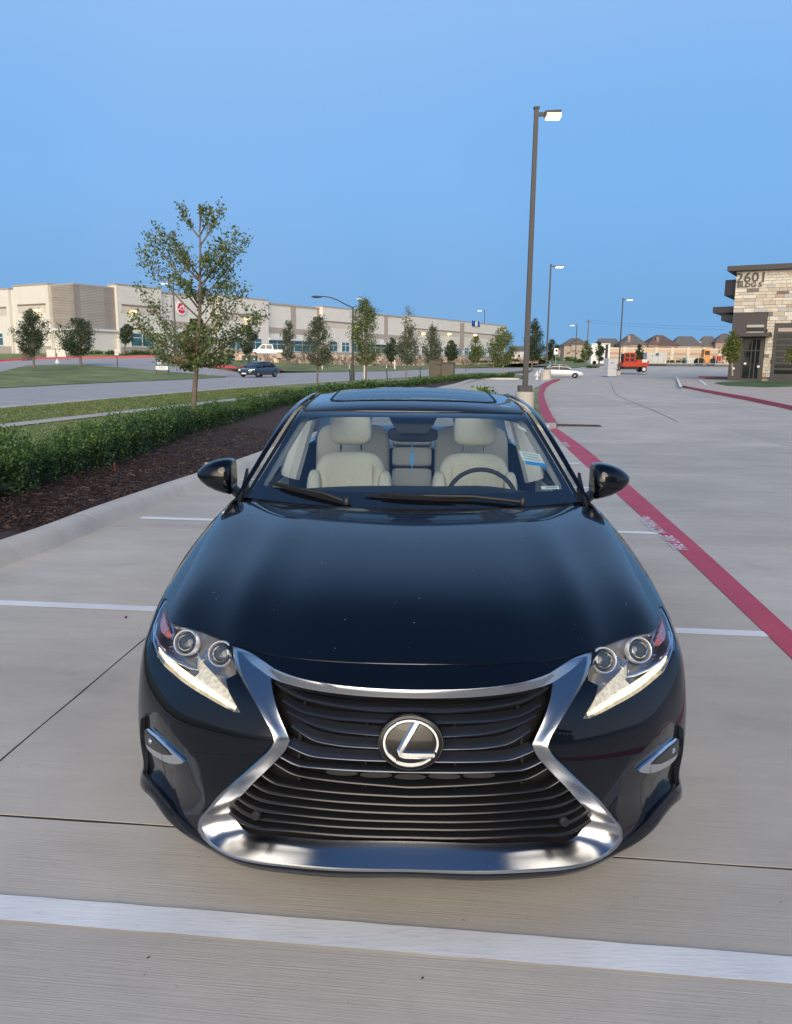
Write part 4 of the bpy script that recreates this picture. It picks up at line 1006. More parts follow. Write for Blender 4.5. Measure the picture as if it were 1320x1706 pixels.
# --- grit, bits of leaf and bark on the concrete
gn = 170; gr, gf = rng.uniform(-3.1, 8, gn), -1.2 + rng.uniform(0, 1, gn) ** 1.4 * 14; GP = np.array([lot(a, b_, .004) for a, b_ in zip(gr, gf)])
tag(quads_obj('grit', np.concatenate([leaf_flat(GP, rng.uniform(.0025, .008, gn)), leaf_flat(GP[:22] + [0.03, .02, 0], rng.uniform(.012, .024, 22))]), foliage('grit_bits', [(0, (.02, .015, .012)), (.6, (.06, .045, .03)), (1, (.16, .12, .08))], .9)), 'scattered grit and dry leaf bits lying on the concrete', 'debris', kind='stuff')
# --- stall lines
FS = [0.0, 2.79, 5.67, 8.42, 10.95, 13.3, 15.8]
ends = [(-3.3, 1.93), (-3.4, 1.985), (-3.25, 1.98), (-3.0, 1.93), (-2.9, 1.93), (-2.8, 1.95), (-2.6, 2.0)]
for k, (f, (r0, r1)) in enumerate(zip(FS, ends)):
    w = .052
    m = [lot(r0 + (r1 - r0) * i / 60, f - w + rng.normal(0, .0012), .004) for i in range(61)] + [lot(r1 - (r1 - r0) * i / 60, f + w + rng.normal(0, .0012), .004) for i in range(61)]
    sheet('parking_stripe', m, M_WHITE)
# --- red fire lane with stencilled words
RL = [lot(1.93, -6)[:2], lot(1.95, -1)[:2]] + [tuple(gp(x, y)[:2]) for x, y in ((1320, 1098), (1150, 935), (1000, 797), (950, 751), (915, 714))]
RR = [lot(2.20, -6)[:2], lot(2.23, -1)[:2]] + [tuple(gp(x, y)[:2]) for x, y in ((1320, 1052), (1170, 915), (1040, 800), (975, 746), (929, 714))]
sheet('fire_lane_line', [(*p, 0) for p in RL] + [(*p, 0) for p in RR[::-1]], M_RED, .006)
def stencil(px, py, body, h, w):
    c = gp(px, py); M = Matrix.Translation((c[0], c[1], .0095)) @ Matrix.Rotation(R(90) - LOT, 4, 'Z')
    o = text_mesh('lane_lettering', body, h, M_STEN, M, None, 0, .004, w); o['kind'] = 'structure'
stencil(1087, 875, 'NO PARKING', .17, .80); stencil(1124, 905, 'FIRE LANE', .17, .76)
stencil(944, 741, 'NO PARKING', .16, .9)
# --- left kerb, mulch bed, lawn, sidewalk, road
foot = [(-4.9, -8.0), (-4.05, -1.0), (-3.2, 3.86), (-3.0, 5.38), (-2.76, 7.17), (-2.40, 9.5), (-1.9, 13.5), (-1.0, 20.5), (.45, 32.0), tuple(gp(735, 650)[:2]), tuple(gp(770, 641)[:2]), tuple(gp(800, 633)[:2]), tuple(gp(866, 632.5)[:2])]
fcu = CS(range(len(foot)), np.array(foot))
def kerb_run(path_fn, ts, joints, mat, name, left=1.0, hgt=.15, wid=.26, kind='structure', gap=.006):
    """kerb stones laid along a path; section: sloped face, rounded top, back"""
    sec = [(0, -.02), (.035, .045), (.055, .105), (.085, .135), (.13, hgt), (wid - .03, hgt), (wid, hgt - .015), (wid, -.02)]
    root = thing(name, (0, 0, 0), None, None); root['kind'] = kind
    for a, b_ in zip(joints[:-1], joints[1:]):
        n = max(3, int((b_ - a) * ts)); rows = []
        for i in range(n + 1):
            t = a + (b_ - a) * i / n
            p = path_fn(t); d = path_fn(t + .01) - path_fn(t - .01); d = d / np.linalg.norm(d); q = np.array([-d[1], d[0]]) * left
            gg = gap if i == 0 else (-gap if i == n else 0)
            rows.append([(p[0] + q[0] * s_ + d[0] * gg, p[1] + q[1] * s_ + d[1] * gg, z) for s_, z in sec])
        V, F = strip_mesh(rows); m = len(sec); F = [f[::-1] for f in F] if left > 0 else F
        F += [tuple(range(m)) if left > 0 else tuple(range(m - 1, -1, -1)), tuple(range(n * m, n * m + m))[::-1] if left > 0 else tuple(range(n * m, n * m + m))]
        mesh_obj('kerb_stone', V, F, mat, root, True, None, 38)
    return root
kerb_run(lambda t: fcu(np.array(t)), 8, [0, 1, 1.95, 2.97, 4.35, 5.3, 6, 6.6, 7.1, 7.6, 8, 8.4, 8.8, 9.3, 10, 11, 12], M_KERB, 'kerb')
tt = np.linspace(0, 12, 80); kb = fcu(tt); dd = np.gradient(kb, axis=0); dd /= np.linalg.norm(dd, axis=1)[:, None]; kback = kb + np.c_[-dd[:, 1], dd[:, 0]] * .24
hedge_pts = [(-6.0, -6), (-5.2, 1.5), (-4.82, 4.5), (-4.58, 7.0), (-4.60, 9.4), (-4.74, 12.5), (-4.66, 17.5), (-4.4, 24.9), (-3.7, 34.5), (-1.9, 41), (.4, 48.8), (3.4, 62), (6.0, 70.5), (8.2, 76.2), (10.4, 77.5)]
hcu = CS(range(len(hedge_pts)), np.array(hedge_pts)); hl_ = hcu(np.linspace(0, 14, 130))
mul_in = [tuple(p) for p in kback[::2]]; hd = np.gradient(hl_, axis=0); hd /= np.linalg.norm(hd, axis=1)[:, None]; hback = hl_ + np.c_[-hd[:, 1], hd[:, 0]] * .55
sheet('mulch_bed', [(x, y, 0) for x, y in mul_in] + [(x, y, 0) for x, y in hback[::-2]], M_MULCH, .115)
wN = [(-12.5, 2), tuple(gp(0, 713, .1)[:2]), tuple(gp(260, 683, .1)[:2]), tuple(gp(500, 655, .1)[:2]), tuple(gp(660, 634, .1)[:2]), (8.0, 88)]
wF = [(-13.9, 2), tuple(gp(0, 707, .1)[:2]), tuple(gp(260, 678.5, .1)[:2]), tuple(gp(500, 651.5, .1)[:2]), tuple(gp(660, 632, .1)[:2]), (6.6, 88)]
rN = [(-17, -8), (-15.5, 6)] + [tuple(gp(x, y, .02)[:2]) for x, y in ((0, 683), (150, 670), (329, 654), (526, 639), (660, 630.5), (780, 622))] + [(15, 125), (30, 185), (60, 340)]
rF = [(-33, -8), (-27.5, 12)] + [tuple(gp(x, y, .02)[:2]) for x, y in ((0, 646), (155, 638), (320, 631), (400, 624), (468, 620), (560, 619.5), (640, 618.5), (758, 613.5))] + [(30, 230), (70, 345)]
sheet('lawn', [(x, y, 0) for x, y in hback] + [(12, 79, 0), (14.5, 118, 0)] + [(x, y, 0) for x, y in rN[7::-1]] + [(-9, -6, 0)], M_GRASS, .085)
sheet('sidewalk', [(*p, 0) for p in wN] + [(*p, 0) for p in wF[::-1]], M_WALK, .108)
sheet('road', [(*p, 0) for p in rN] + [(*p, 0) for p in rF[::-1]], M_ROAD, .0)
rcu = CS(range(7), np.array(rN[1:8])); kerb_run(lambda t: rcu(np.array(t)), 4, [0, 1, 1.5, 2, 2.5, 3, 3.5, 4, 4.5, 5, 5.5, 6], M_KERB, 'road_kerb', -1.0, .12, .18)

# ================================================================ planting
def leaf_quads(Cn, size, asp=.55, up=.0, rs=rng):
    n = len(Cn); a = rs.normal(size=(n, 3)); a[:, 2] += up; a /= np.linalg.norm(a, axis=1)[:, None]
    b_ = np.cross(a, rs.normal(size=(n, 3))); b_ /= np.linalg.norm(b_, axis=1)[:, None]; nn = np.cross(a, b_)
    s_ = (size * rs.uniform(.7, 1.3, n))[:, None]; a = a * s_; b_ = b_ * s_ * asp; f = nn * s_ * .18
    return np.stack([Cn - a, Cn + b_ + f, Cn + a, Cn - b_ + f], 1)
# mulch chips
tq = rng.uniform(2.3, 6.3, 15000); p0 = fcu(tq); d0 = fcu(tq + .01) - fcu(tq - .01); d0 /= np.linalg.norm(d0, axis=1)[:, None]; n0 = np.c_[-d0[:, 1], d0[:, 0]]
hx = np.interp(p0[:, 1], hl_[:, 1], hl_[:, 0]); wd = np.maximum(.6, p0[:, 0] - hx - .1)
pc = p0 + n0 * (.27 + rng.uniform(0, 1, 15000) ** .9 * wd * 1.0)[:, None]
Cc = np.c_[pc, np.full(15000, .118) + np.abs(rng.normal(0, .012, 15000))]
a = rng.normal(size=(15000, 3)) * [1, 1, .22]; a /= np.linalg.norm(a, axis=1)[:, None]; b_ = np.cross(a, [0, 0, 1.0] + rng.normal(0, .4, (15000, 3))); b_ /= np.linalg.norm(b_, axis=1)[:, None]
L_ = rng.uniform(.012, .05, 15000)[:, None]; W_ = rng.uniform(.003, .009, 15000)[:, None]
tag(quads_obj('mulch_chips', np.stack([Cc - a * L_ - b_ * W_, Cc - a * L_ + b_ * W_, Cc + a * L_ + b_ * W_ * .6, Cc + a * L_ - b_ * W_ * .6], 1), M_CHIP), 'dark brown shredded bark mulch covering the bed between kerb and hedge', 'mulch', kind='stuff')
# lawn blades
n = 90000; yy = 3 + 40 * rng.uniform(0, 1, n) ** 1.25; xl = np.interp(yy, hback[:, 1], hback[:, 0]) - .25; xr = np.interp(yy, [p[1] for p in rN], [p[0] for p in rN]) + .3
xx = xl + (xr - xl) * rng.uniform(0, 1, n); wl_ = np.interp(yy, [p[1] for p in wN], [p[0] for p in wN]); wr_ = np.interp(yy, [p[1] for p in wF], [p[0] for p in wF])
k = ~((xx < wl_ + .03) & (xx > wr_ - .03)); xx, yy = xx[k], yy[k]; n = len(xx); hgt = rng.uniform(.02, .055, n); az = rng.uniform(0, 6.283, n); ln = rng.normal(0, .035, (n, 2)); w_ = rng.uniform(.006, .012, n) * (1 + yy / 25)
B0 = np.c_[xx, yy, np.full(n, .08)]; side = np.c_[np.cos(az), np.sin(az), 0 * az] * w_[:, None]; tip = B0 + np.c_[ln, hgt]
tag(quads_obj('grass', np.stack([B0 - side, B0 + side, tip + side * .3, tip - side * .3], 1), M_BLADE), 'short mown green lawn grass between hedge and road', 'grass', kind='stuff')
# hedge shrubs
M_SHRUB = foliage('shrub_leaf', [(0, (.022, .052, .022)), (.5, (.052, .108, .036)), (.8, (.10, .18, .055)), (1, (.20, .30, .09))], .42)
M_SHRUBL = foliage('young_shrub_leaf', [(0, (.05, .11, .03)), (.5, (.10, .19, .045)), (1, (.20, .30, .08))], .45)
M_BARK = pm('bark', (.16, .125, .10), .9, noise=(12, .35, (1, 1, .25)), bump=(40, .5)); M_BARKL = pm('pale_bark', (.33, .29, .24), .9, noise=(12, .3, (1, 1, .25)), bump=(40, .4))
def shrub_mesh(nl, lsz, w, h, young, seed):
    rs = np.random.default_rng(seed); stems = []; Cn = []
    for s_ in range(46):
        b0 = np.array([rs.normal(0, .10) * w, rs.normal(0, .10) * w, 0]); ang = rs.uniform(0, 6.283); rad = (rs.uniform(0, 1) ** .5) * .5 * w
        top = np.array([rad * math.cos(ang), rad * math.sin(ang), h * (1.02 - .34 * (rad / (.5 * w)) ** 2.5) * rs.uniform(.72, 1.06)])
        t = rs.uniform(.12, 1.0, nl // 46) ** .75
        mid = b0 * .4 + top * .6 + np.array([math.cos(ang), math.sin(ang), 0]) * .13 * w
        P = ((1 - t) ** 2)[:, None] * b0 + (2 * t * (1 - t))[:, None] * mid + (t ** 2)[:, None] * top
        Cn.append(P + rs.normal(0, .032, P.shape))
    Cn = np.vstack(Cn); low = rs.uniform(0, 1, (nl // 4, 3)); an = low[:, 0] * 6.283; rr = w * .5 * (.55 + .45 * low[:, 1]); zz = h * (.03 + .55 * low[:, 2] ** 1.2)
    Cn = np.vstack([Cn, np.c_[rr * np.cos(an), rr * np.sin(an), zz]]); Cn[:, 2] = np.maximum(Cn[:, 2], .01)
    o = quads_obj('shrub', leaf_quads(Cn, np.full(len(Cn), lsz), .5, .6, rs), M_SHRUBL if young else M_SHRUB)
    o.data.materials.clear(); o.data.materials.append(M_SHRUB); o.data.materials.append(M_SHRUBL)
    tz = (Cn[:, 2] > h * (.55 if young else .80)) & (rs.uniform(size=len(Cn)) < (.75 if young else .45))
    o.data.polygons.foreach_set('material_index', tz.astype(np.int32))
    me = o.data; bpy.data.objects.remove(o); return me
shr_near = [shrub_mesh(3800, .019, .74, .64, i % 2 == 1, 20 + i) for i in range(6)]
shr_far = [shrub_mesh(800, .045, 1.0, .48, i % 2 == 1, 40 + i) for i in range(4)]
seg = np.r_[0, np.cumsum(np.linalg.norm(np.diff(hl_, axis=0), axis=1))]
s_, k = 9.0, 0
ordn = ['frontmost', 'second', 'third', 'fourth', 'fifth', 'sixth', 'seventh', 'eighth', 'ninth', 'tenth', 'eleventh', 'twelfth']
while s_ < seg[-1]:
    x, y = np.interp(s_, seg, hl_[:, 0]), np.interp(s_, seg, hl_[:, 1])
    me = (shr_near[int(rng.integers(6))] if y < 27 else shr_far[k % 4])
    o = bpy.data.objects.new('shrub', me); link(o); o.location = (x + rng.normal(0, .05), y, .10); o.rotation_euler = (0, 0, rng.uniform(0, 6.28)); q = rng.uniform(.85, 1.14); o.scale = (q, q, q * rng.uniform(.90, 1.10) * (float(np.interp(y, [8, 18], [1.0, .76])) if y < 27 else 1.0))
    if y < 3: lab = 'dense green shrub at the near end of the hedge, cut off by the picture edge'
    elif k < 18 and y > 3: lab = None
    else: lab = None
    o['_y'] = float(y)
    tag(o, lab or 'x', 'shrub', 'shrubs of the hedge along the parking lot')
    s_ += .74 * (1 if y < 26 else 1.45) + rng.normal(0, .05); k += 1
hs_ = sorted([o for o in sc.objects if o.name.split('.')[0] == 'shrub'], key=lambda o: o['_y'])
vis = [o for o in hs_ if o['_y'] > 4.4]
for o in hs_:
    del o['_y']
    o['label'] = 'green hedge shrub nearest the viewer, mostly cut off by the left picture edge'
for i, o in enumerate(vis):
    if i < len(ordn): o['label'] = ordn[i] + ' dark green shrub of the hedge beside the mulch bed, counted from the left edge'
    elif o.location.y < 42: o['label'] = 'small dark green shrub in the hedge row seen behind the black sedan roof'
    else: o['label'] = 'far green shrub in the hedge that runs on towards the utility cabinet and hydrant'

def tree_from_limbs(name, base, top, limbs, trunk_r, nleaf, lsz, mat, label, spread=.10, group='young trees planted along the road and lots', bark=None, core=0, core_r=.4, core_z=(.3, .6), seed=1, t0=.3):
    """limbs: (start point, end point); leaves gather along the outer part of every limb"""
    rs = np.random.default_rng(seed); base, top = np.array(base, float), np.array(top, float)
    root = thing(name, base, label, 'tree', group)
    B0 = np.zeros(3); T0 = top - base; H = np.linalg.norm(T0)
    mid = T0 * .5 + np.array([rs.normal(0, .012), rs.normal(0, .012), 0]) * H
    pts = [B0, T0 * .06, T0 * .28 + (mid - T0 * .5) * .5, mid, T0 * .78 + (mid - T0 * .5) * .6, T0]
    m = MB().tube([tuple(p) for p in pts], [trunk_r * 1.25, trunk_r, trunk_r * .9, trunk_r * .66, trunk_r * .34, trunk_r * .1], 8)
    Cn = []
    tot = sum(np.linalg.norm(np.array(e) - np.array(s)) for s, e in limbs)
    for s0, e0 in limbs:
        a = np.array(s0, float) - base; e = np.array(e0, float) - base; L = np.linalg.norm(e - a)
        bow = a * .45 + e * .55 + np.array([0, 0, -.10 * L]) + rs.normal(0, .05, 3) * L
        f = lambda t: ((1 - t) ** 2)[..., None] * a + (2 * t * (1 - t))[..., None] * bow + (t ** 2)[..., None] * e
        q = f(np.linspace(0, 1, 6)); r0 = trunk_r * .38
        m.tube([tuple(p) for p in q], list(np.linspace(r0, r0 * .15, 6)), 5, False)
        nl = int(nleaf * L / tot); t = t0 + (1 - t0) * rs.uniform(0, 1, nl) ** .8
        P = f(t); w = spread * L * (1.15 - .75 * np.abs(t - .55))
        Cn.append(P + rs.normal(0, 1, (nl, 3)) * w[:, None] * [1, 1, .8])
        for _ in range(4):                                        # side twigs
            t1 = rs.uniform(.35, .95); p0_ = f(np.array(t1)); d = rs.normal(0, 1, 3); d[2] = abs(d[2]) * .8 + .2; p1 = p0_ + d / np.linalg.norm(d) * L * rs.uniform(.14, .30)
            m.tube([tuple(p0_), tuple(p1)], [r0 * .3, r0 * .1], 4, False)
            k2 = max(3, nl // 9); Cn.append(p0_ + (p1 - p0_) * rs.uniform(.2, 1.05, (k2, 1)) + rs.normal(0, .045 * L, (k2, 3)))
    if core:
        z = rs.uniform(core_z[0], core_z[1], core); an = rs.uniform(0, 6.283, core); rr = core_r * rs.uniform(0, 1, core) ** .5 * np.sin(np.pi * np.clip((z - core_z[0]) / (core_z[1] - core_z[0]), .12, .93)) ** .6
        Cn.append(T0[None, :] * z[:, None] + np.c_[rr * np.cos(an), rr * np.sin(an), 0 * z])
    m.build('trunk', bark or M_BARK, root, True)
    Cn = np.vstack(Cn)
    quads_obj('crown', leaf_quads(Cn, np.full(len(Cn), lsz), .5, .2, rs), mat, root)
    return root
M_OAK = foliage('tree_leaf', [(0, (.065, .095, .036)), (.45, (.13, .175, .062)), (.8, (.19, .24, .09)), (1, (.29, .33, .15))], .5)
M_OAKD = foliage('dark_tree_leaf', [(0, (.028, .046, .028)), (.5, (.055, .085, .044)), (1, (.11, .145, .07))], .5)
M_OAKG = foliage('grey_green_leaf', [(0, (.07, .092, .055)), (.5, (.125, .15, .09)), (1, (.20, .22, .145))], .55)
M_BRIGHT = foliage('bright_leaf', [(0, (.07, .10, .02)), (.5, (.13, .17, .035)), (1, (.22, .25, .06))], .5)
# the young tree by the hedge, limb by limb
D0 = 23.3; tb = gp(322, 690, .09)
def tp(px, py, dd=0.0): return above(px, py, tb + np.array([0, dd, 0]))
ends_ = [(233, 414, .4), (243, 388, -.5), (262, 378, .8), (281, 392, -.9), (297, 345, .1), (333, 341, -.3), (352, 345, .5), (371, 343, -.2), (408, 397, .3), (396, 384, -.7), (372, 398, .9), (376, 415, -.5),
         (300, 420, 1.2), (345, 420, -1.2), (383, 452, .6), (290, 455, -1.0), (214, 521, .5), (228, 470, -.3), (232, 545, -.9), (262, 596, .6), (281, 604, -.5), (302, 607, 1.1), (357, 606, .7), (392, 585, -.6),
         (404, 543, .9), (428, 526, -.2), (440, 514, .2), (407, 478, .5), (390, 470, -.9), (385, 600, .0), (250, 575, .9), (330, 600, -1.2), (350, 565, -1.3), (300, 560, -1.2), (370, 530, -1.1), (275, 535, 1.0), (318, 610, .9), (340, 480, 1.2), (312, 470, -1.1)]
limbs = []
for x, y, d in ends_:
    sy = min(606, max(385, y + abs(x - 325) * 1.0 + 22)); sx = 324 + (690 - sy) * .026
    limbs.append((tp(sx, sy), tp(x, y, d)))
tree_from_limbs('young_tree', tb, tp(332, 344), limbs, .075, 6000, .050, M_OAK, 'young oak with an open, uneven crown rising from the lawn behind the hedge', .056, core=1700, core_r=.45, core_z=(.24, .47), seed=3, bark=M_BARK, t0=.36)
rl = tp(312, 578, -.7); quads_obj('crown', leaf_quads(rl + rng.normal(0, .16, (70, 3)), np.full(70, .05), .5), pm('reddened_leaf', (.17, .045, .03), .6, isl=.5), bpy.data.objects['young_tree']).location = tuple(-np.array(bpy.data.objects['young_tree'].location))
def gtree(label, xb, yb, ytop, x0, x1, y0, y1, D, mat, nl=1700, lsz=None, n=26, core=.35, shape='oval', zb=None, name='young_tree', tr=None, spiky=0, seed=0, bark=None):
    """tree from its outline in the view: foot (xb, yb), tip ytop, crown box x0..x1, y0..y1, at distance D"""
    rs = np.random.default_rng(seed + int(xb)); base = gp(xb, yb, zb) if zb is not None else at(xb, yb, D)
    if zb is not None: D = float((base - CAMP) @ _fw)
    mpp = D / FOC; xc = (x0 + x1) / 2; limbs = []
    for i in range(n):
        t = rs.uniform(0, 1); y = y1 + (y0 - y1) * t
        hw = (x1 - x0) / 2 * {'oval': math.sin(math.pi * min(.97, max(.10, t * .86 + .13))) ** .7, 'cone': (1 - t) ** .8 * .95 + .08, 'round': math.sqrt(max(.05, 1 - (2 * t - 1) ** 2)), 'vase': .35 + .65 * min(1, t * 1.6) if t < .62 else 1.0 - (t - .62) * .8}[shape]
        an = rs.uniform(0, 6.283); q = hw * (rs.uniform(.45, 1.0))
        e = above(xc + q * math.cos(an), y - abs(rs.normal(0, spiky)), base) + np.array([0, 1, 0]) * q * math.sin(an) * mpp * .9
        sy = min(y1 + (yb - y1) * .10, y + q * .8 + (y1 - y0) * .10); s0 = above(xb + (xc - xb) * (yb - sy) / max(1, yb - y0), sy, base)
        limbs.append((s0, e))
    lsz = lsz or max(.035, mpp * 1.35)
    hc0 = (yb - y1) / (yb - ytop); hc1 = (yb - y0) / (yb - ytop)
    nl = int(nl * 1.8)
    return tree_from_limbs(name, base, above(xc, ytop, base), limbs, tr or max(.05, mpp * 1.5), nl, lsz, mat, label, .13, seed=seed + int(xb), core=int(nl * core), core_r=(x1 - x0) * mpp * .36, core_z=(hc0, min(.95, hc1)), bark=bark)
# ---- trees along the road, counted from the left
gtree('dark leafy tree near the left edge, before the pale wing of the warehouse', 56, 613, 512, 20, 82, 514, 592, 62, M_OAKD, 2400, n=34, shape='oval', tr=.10)
gtree('broad round dark tree in front of the grey-brown warehouse corner', 134, 609, 526, 91, 166, 530, 590, 72, M_OAKD, 2600, n=40, shape='round', tr=.12)
gtree('small slim tree by the warehouse windows right of the grey-brown corner', 206, 590, 538, 194, 229, 540, 572, 120, M_OAKD, 900, n=18)
gtree('small tree behind the rear of the dark moving car, beside the white pickup', 415, 607, 538, 395, 431, 540, 588, 95, M_OAKD, 1200, n=22)
gtree('slim tree on the slope right of the white pickup truck', 478, 606, 530, 460, 501, 533, 596, 105, M_OAKG, 1200, n=22, shape='cone')
gtree('airy grey-green tree with a thin bare trunk crossing the sidewalk', 528, 648, 510, 494, 567, 528, 607, 45, M_OAKG, 2400, n=34, shape='cone', spiky=10, zb=.1)
gtree('tall dense young tree with spiky top shoots, beside the cobra-head street light', 609, 643, 488, 577, 639, 500, 606, 52, M_OAK, 2800, n=36, shape='oval', spiky=9, zb=.1)
gtree('small round tree in front of the rubble wall, right of the tall spiky tree', 651, 612, 560, 637, 667, 562, 602, 150, M_OAKD, 900, n=18)
gtree('thin grey-green tree with bare upper twigs, left of the utility cabinet', 677, 634, 525, 658, 709, 545, 606, 63, M_OAKG, 1500, n=26, shape='cone', spiky=14, zb=.1, tr=.045)
gtree('grey-green tree with bare twigs standing behind the utility cabinet', 721, 618, 534, 699, 744, 545, 606, 85, M_OAKG, 1500, n=26, shape='cone', spiky=11)
gtree('small dark bushy tree above the rubble wall, right of the utility cabinet', 752, 608, 564, 739, 767, 567, 600, 225, M_OAKD, 900, n=18)
gtree('low yellowish-green tree in front of the rubble wall below the blue wall lettering', 791, 608, 556, 776, 812, 560, 602, 240, M_OAK, 1000, n=20)
gtree('full olive-green tree with a pale slender trunk near the kerb end', 839, 629, 534, 808, 867, 545, 607, 80, M_OAK, 2200, n=34, shape='oval', zb=.1, bark=M_BARKL)
gtree('tall dark green tree behind the nearest light pole', 887, 618, 528, 869, 917, 535, 600, 138, M_OAKD, 1800, n=30, shape='cone', spiky=6)
gtree('dark green tree between the two nearest light poles', 921, 617, 562, 908, 934, 565, 596, 142, M_OAKD, 700, n=16)
gtree('small tree in front of the white trailer, left of the portable toilet', 978, 606, 566, 968, 989, 568, 598, 135, M_OAK, 600, n=14)
gtree('small tree in front of the white trailer, next to the portable toilet', 999, 608, 566, 990, 1010, 570, 600, 128, M_OAKD, 600, n=14)
gtree('dark conical little tree behind the red machine', 1066, 608, 572, 1057, 1077, 574, 602, 130, M_OAKD, 700, n=16, shape='cone')
gtree('bright yellow-green young tree at the corner of the stone-faced building', 1221, 626, 548, 1202, 1241, 552, 603, 66, M_BRIGHT, 1500, n=24, shape='oval', bark=M_BARKL)
gtree('bright green tree cut off by the right edge in front of the dark building door', 1325, 628, 572, 1309, 1340, 573, 605, 60, M_BRIGHT, 700, n=14)

# ---- terrain beyond the road
def ribbon(name, A, Bq, mat, n=60, m=4):
    """sheet of quads between two lines running the same way"""
    def rs(L):
        L = np.array(L, float); s_ = np.r_[0, np.cumsum(np.linalg.norm(np.diff(L[:, :2], axis=0), axis=1))]; s_ /= s_[-1]
        return np.stack([np.interp(np.linspace(0, 1, n), s_, L[:, k]) for k in range(3)], 1)
    a, b_ = rs(A), rs(Bq)
    V, F = strip_mesh([[tuple(p) for p in a * (1 - t) + b_ * t] for t in np.linspace(0, 1, m)])
    v = [Vector(V[i]) for i in F[0]]
    if (v[1] - v[0]).cross(v[3] - v[0]).z < 0: F = [f[::-1] for f in F]
    o = mesh_obj(name, V, F, mat); o['kind'] = 'structure'; return o
def poly3(name, pts, mat, kind='structure'):
    return sheet(name, [tuple(p) for p in pts], mat, None, kind)
far_edge = [tuple(gp(x, y, .03)) for x, y in ((-260, 668), (-120, 655), (0, 646), (155, 638), (320, 631.3), (376, 628))]
isl_top = [tuple(at(x, y, D)) for x, y, D in ((376, 626.4, 76), (345, 624.6, 75), (300, 620.5, 73), (200, 612, 73), (150, 608, 74), (103, 607, 75), (44, 609, 72), (0, 619, 58), (-120, 628, 52), (-260, 636, 48))]
V = far_edge + isl_top; n = len(far_edge)
ribbon('verge', far_edge, isl_top[::-1], M_GRASS2)
red_ln = [tuple(at(x, y, D)) for x, y, D in ((-260, 610, 80), (-100, 605, 88), (0, 602.5, 94), (60, 598.5, 97), (130, 596.8, 99), (200, 596.3, 100), (257, 594.8, 101), (300, 601, 94), (338, 610, 86), (395, 614, 84), (440, 616.5, 90), (468, 618.2, 100))]
ribbon('warehouse_driveway', isl_top[::-1] + [tuple(gp(400, 626, .02)), tuple(gp(468, 620, .02))], red_ln, M_ROAD)
wall_b = [(395, 599, 118), (440, 602, 118), (467, 604.5, 120), (500, 605, 126), (560, 607, 135), (610, 608.5, 150), (660, 609, 168), (710, 608.5, 200), (760, 607.3, 240), (820, 606, 275), (870, 605, 300), (915, 604.6, 320)]
up = [tuple(at(x, y, D)) for x, y, D in ((-260, 596, 150), (-100, 592, 145), (0, 589, 140), (100, 588, 132), (170, 589, 126), (260, 589, 126), (330, 594, 122))] + [tuple(at(*w)) for w in wall_b]
edge2 = red_ln + [tuple(gp(x, y, .03)) for x, y in ((560, 619.4), (640, 618.4), (758, 613.3), (830, 611), (880, 610))]
ribbon('verge_slope', edge2, up, M_GRASS2)
kr = MB()
for a, b_ in zip(red_ln[:-1], red_ln[1:]):
    a, b_ = Vector(a), Vector(b_); d = (b_ - a).normalized(); q = Vector((-d.y, d.x, 0)) * .25; upv = Vector((0, 0, .22))
    kr.add([a - q, b_ - q, b_ - q + upv, a - q + upv, a + q + upv, b_ + q + upv], [(0, 1, 2, 3), (3, 2, 5, 4)])
tag(kr.build('red_kerb', M_REDK), kind='structure')
# boulder wall: face of rubble stones
M_ROCK = pm('rubble_stone', (.44, .34, .27), .9, noise=(1.2, .25), isl=.45)
wb = np.array([at(*w) for w in wall_b]); wtop = [591, 592, 592.5, 593.5, 595, 596, 596.5, 597, 597, 597, 597, 597]
wt = np.array([at(w[0], y, w[2]) for w, y in zip(wall_b, wtop)])
rw = thing('rubble_wall', wb[0], 'long low rubble retaining wall of tan boulders in front of the warehouse', 'wall')
sw = np.r_[0, np.cumsum(np.linalg.norm(np.diff(wb[:, :2], axis=0), axis=1))]; m = MB(); s_ = 0
while s_ < sw[-1]:
    b0 = np.array([np.interp(s_, sw, wb[:, k]) for k in range(3)]); t0_ = np.array([np.interp(s_, sw, wt[:, k]) for k in range(3)]); hgt = t0_[2] - b0[2]; z = 0
    while z < hgt:
        q = rng.uniform(.35, .75); c = b0 + [rng.normal(0, .12), rng.normal(0, .12), z + q * .4]
        w_ = rng.uniform(.5, 1.05); m.box(tuple(c), (w_, w_ * .8, q * 1.15), rng.uniform(0, 3), rng.uniform(.6, .9)); z += q * .85
    s_ += rng.uniform(.55, .85)
tag(m.build('boulder', M_ROCK, rw), kind='stuff'); rw_loc = wb[0]
for ch in rw.children: ch.location = tuple(-rw_loc)
upper = [tuple(p) for p in wt] + [tuple(at(915, 598, 380)), tuple(at(700, 597.0, 300)), tuple(at(400, 590, 175)), tuple(at(330, 590, 140))]
poly3('upper_lot', upper, M_ROAD)

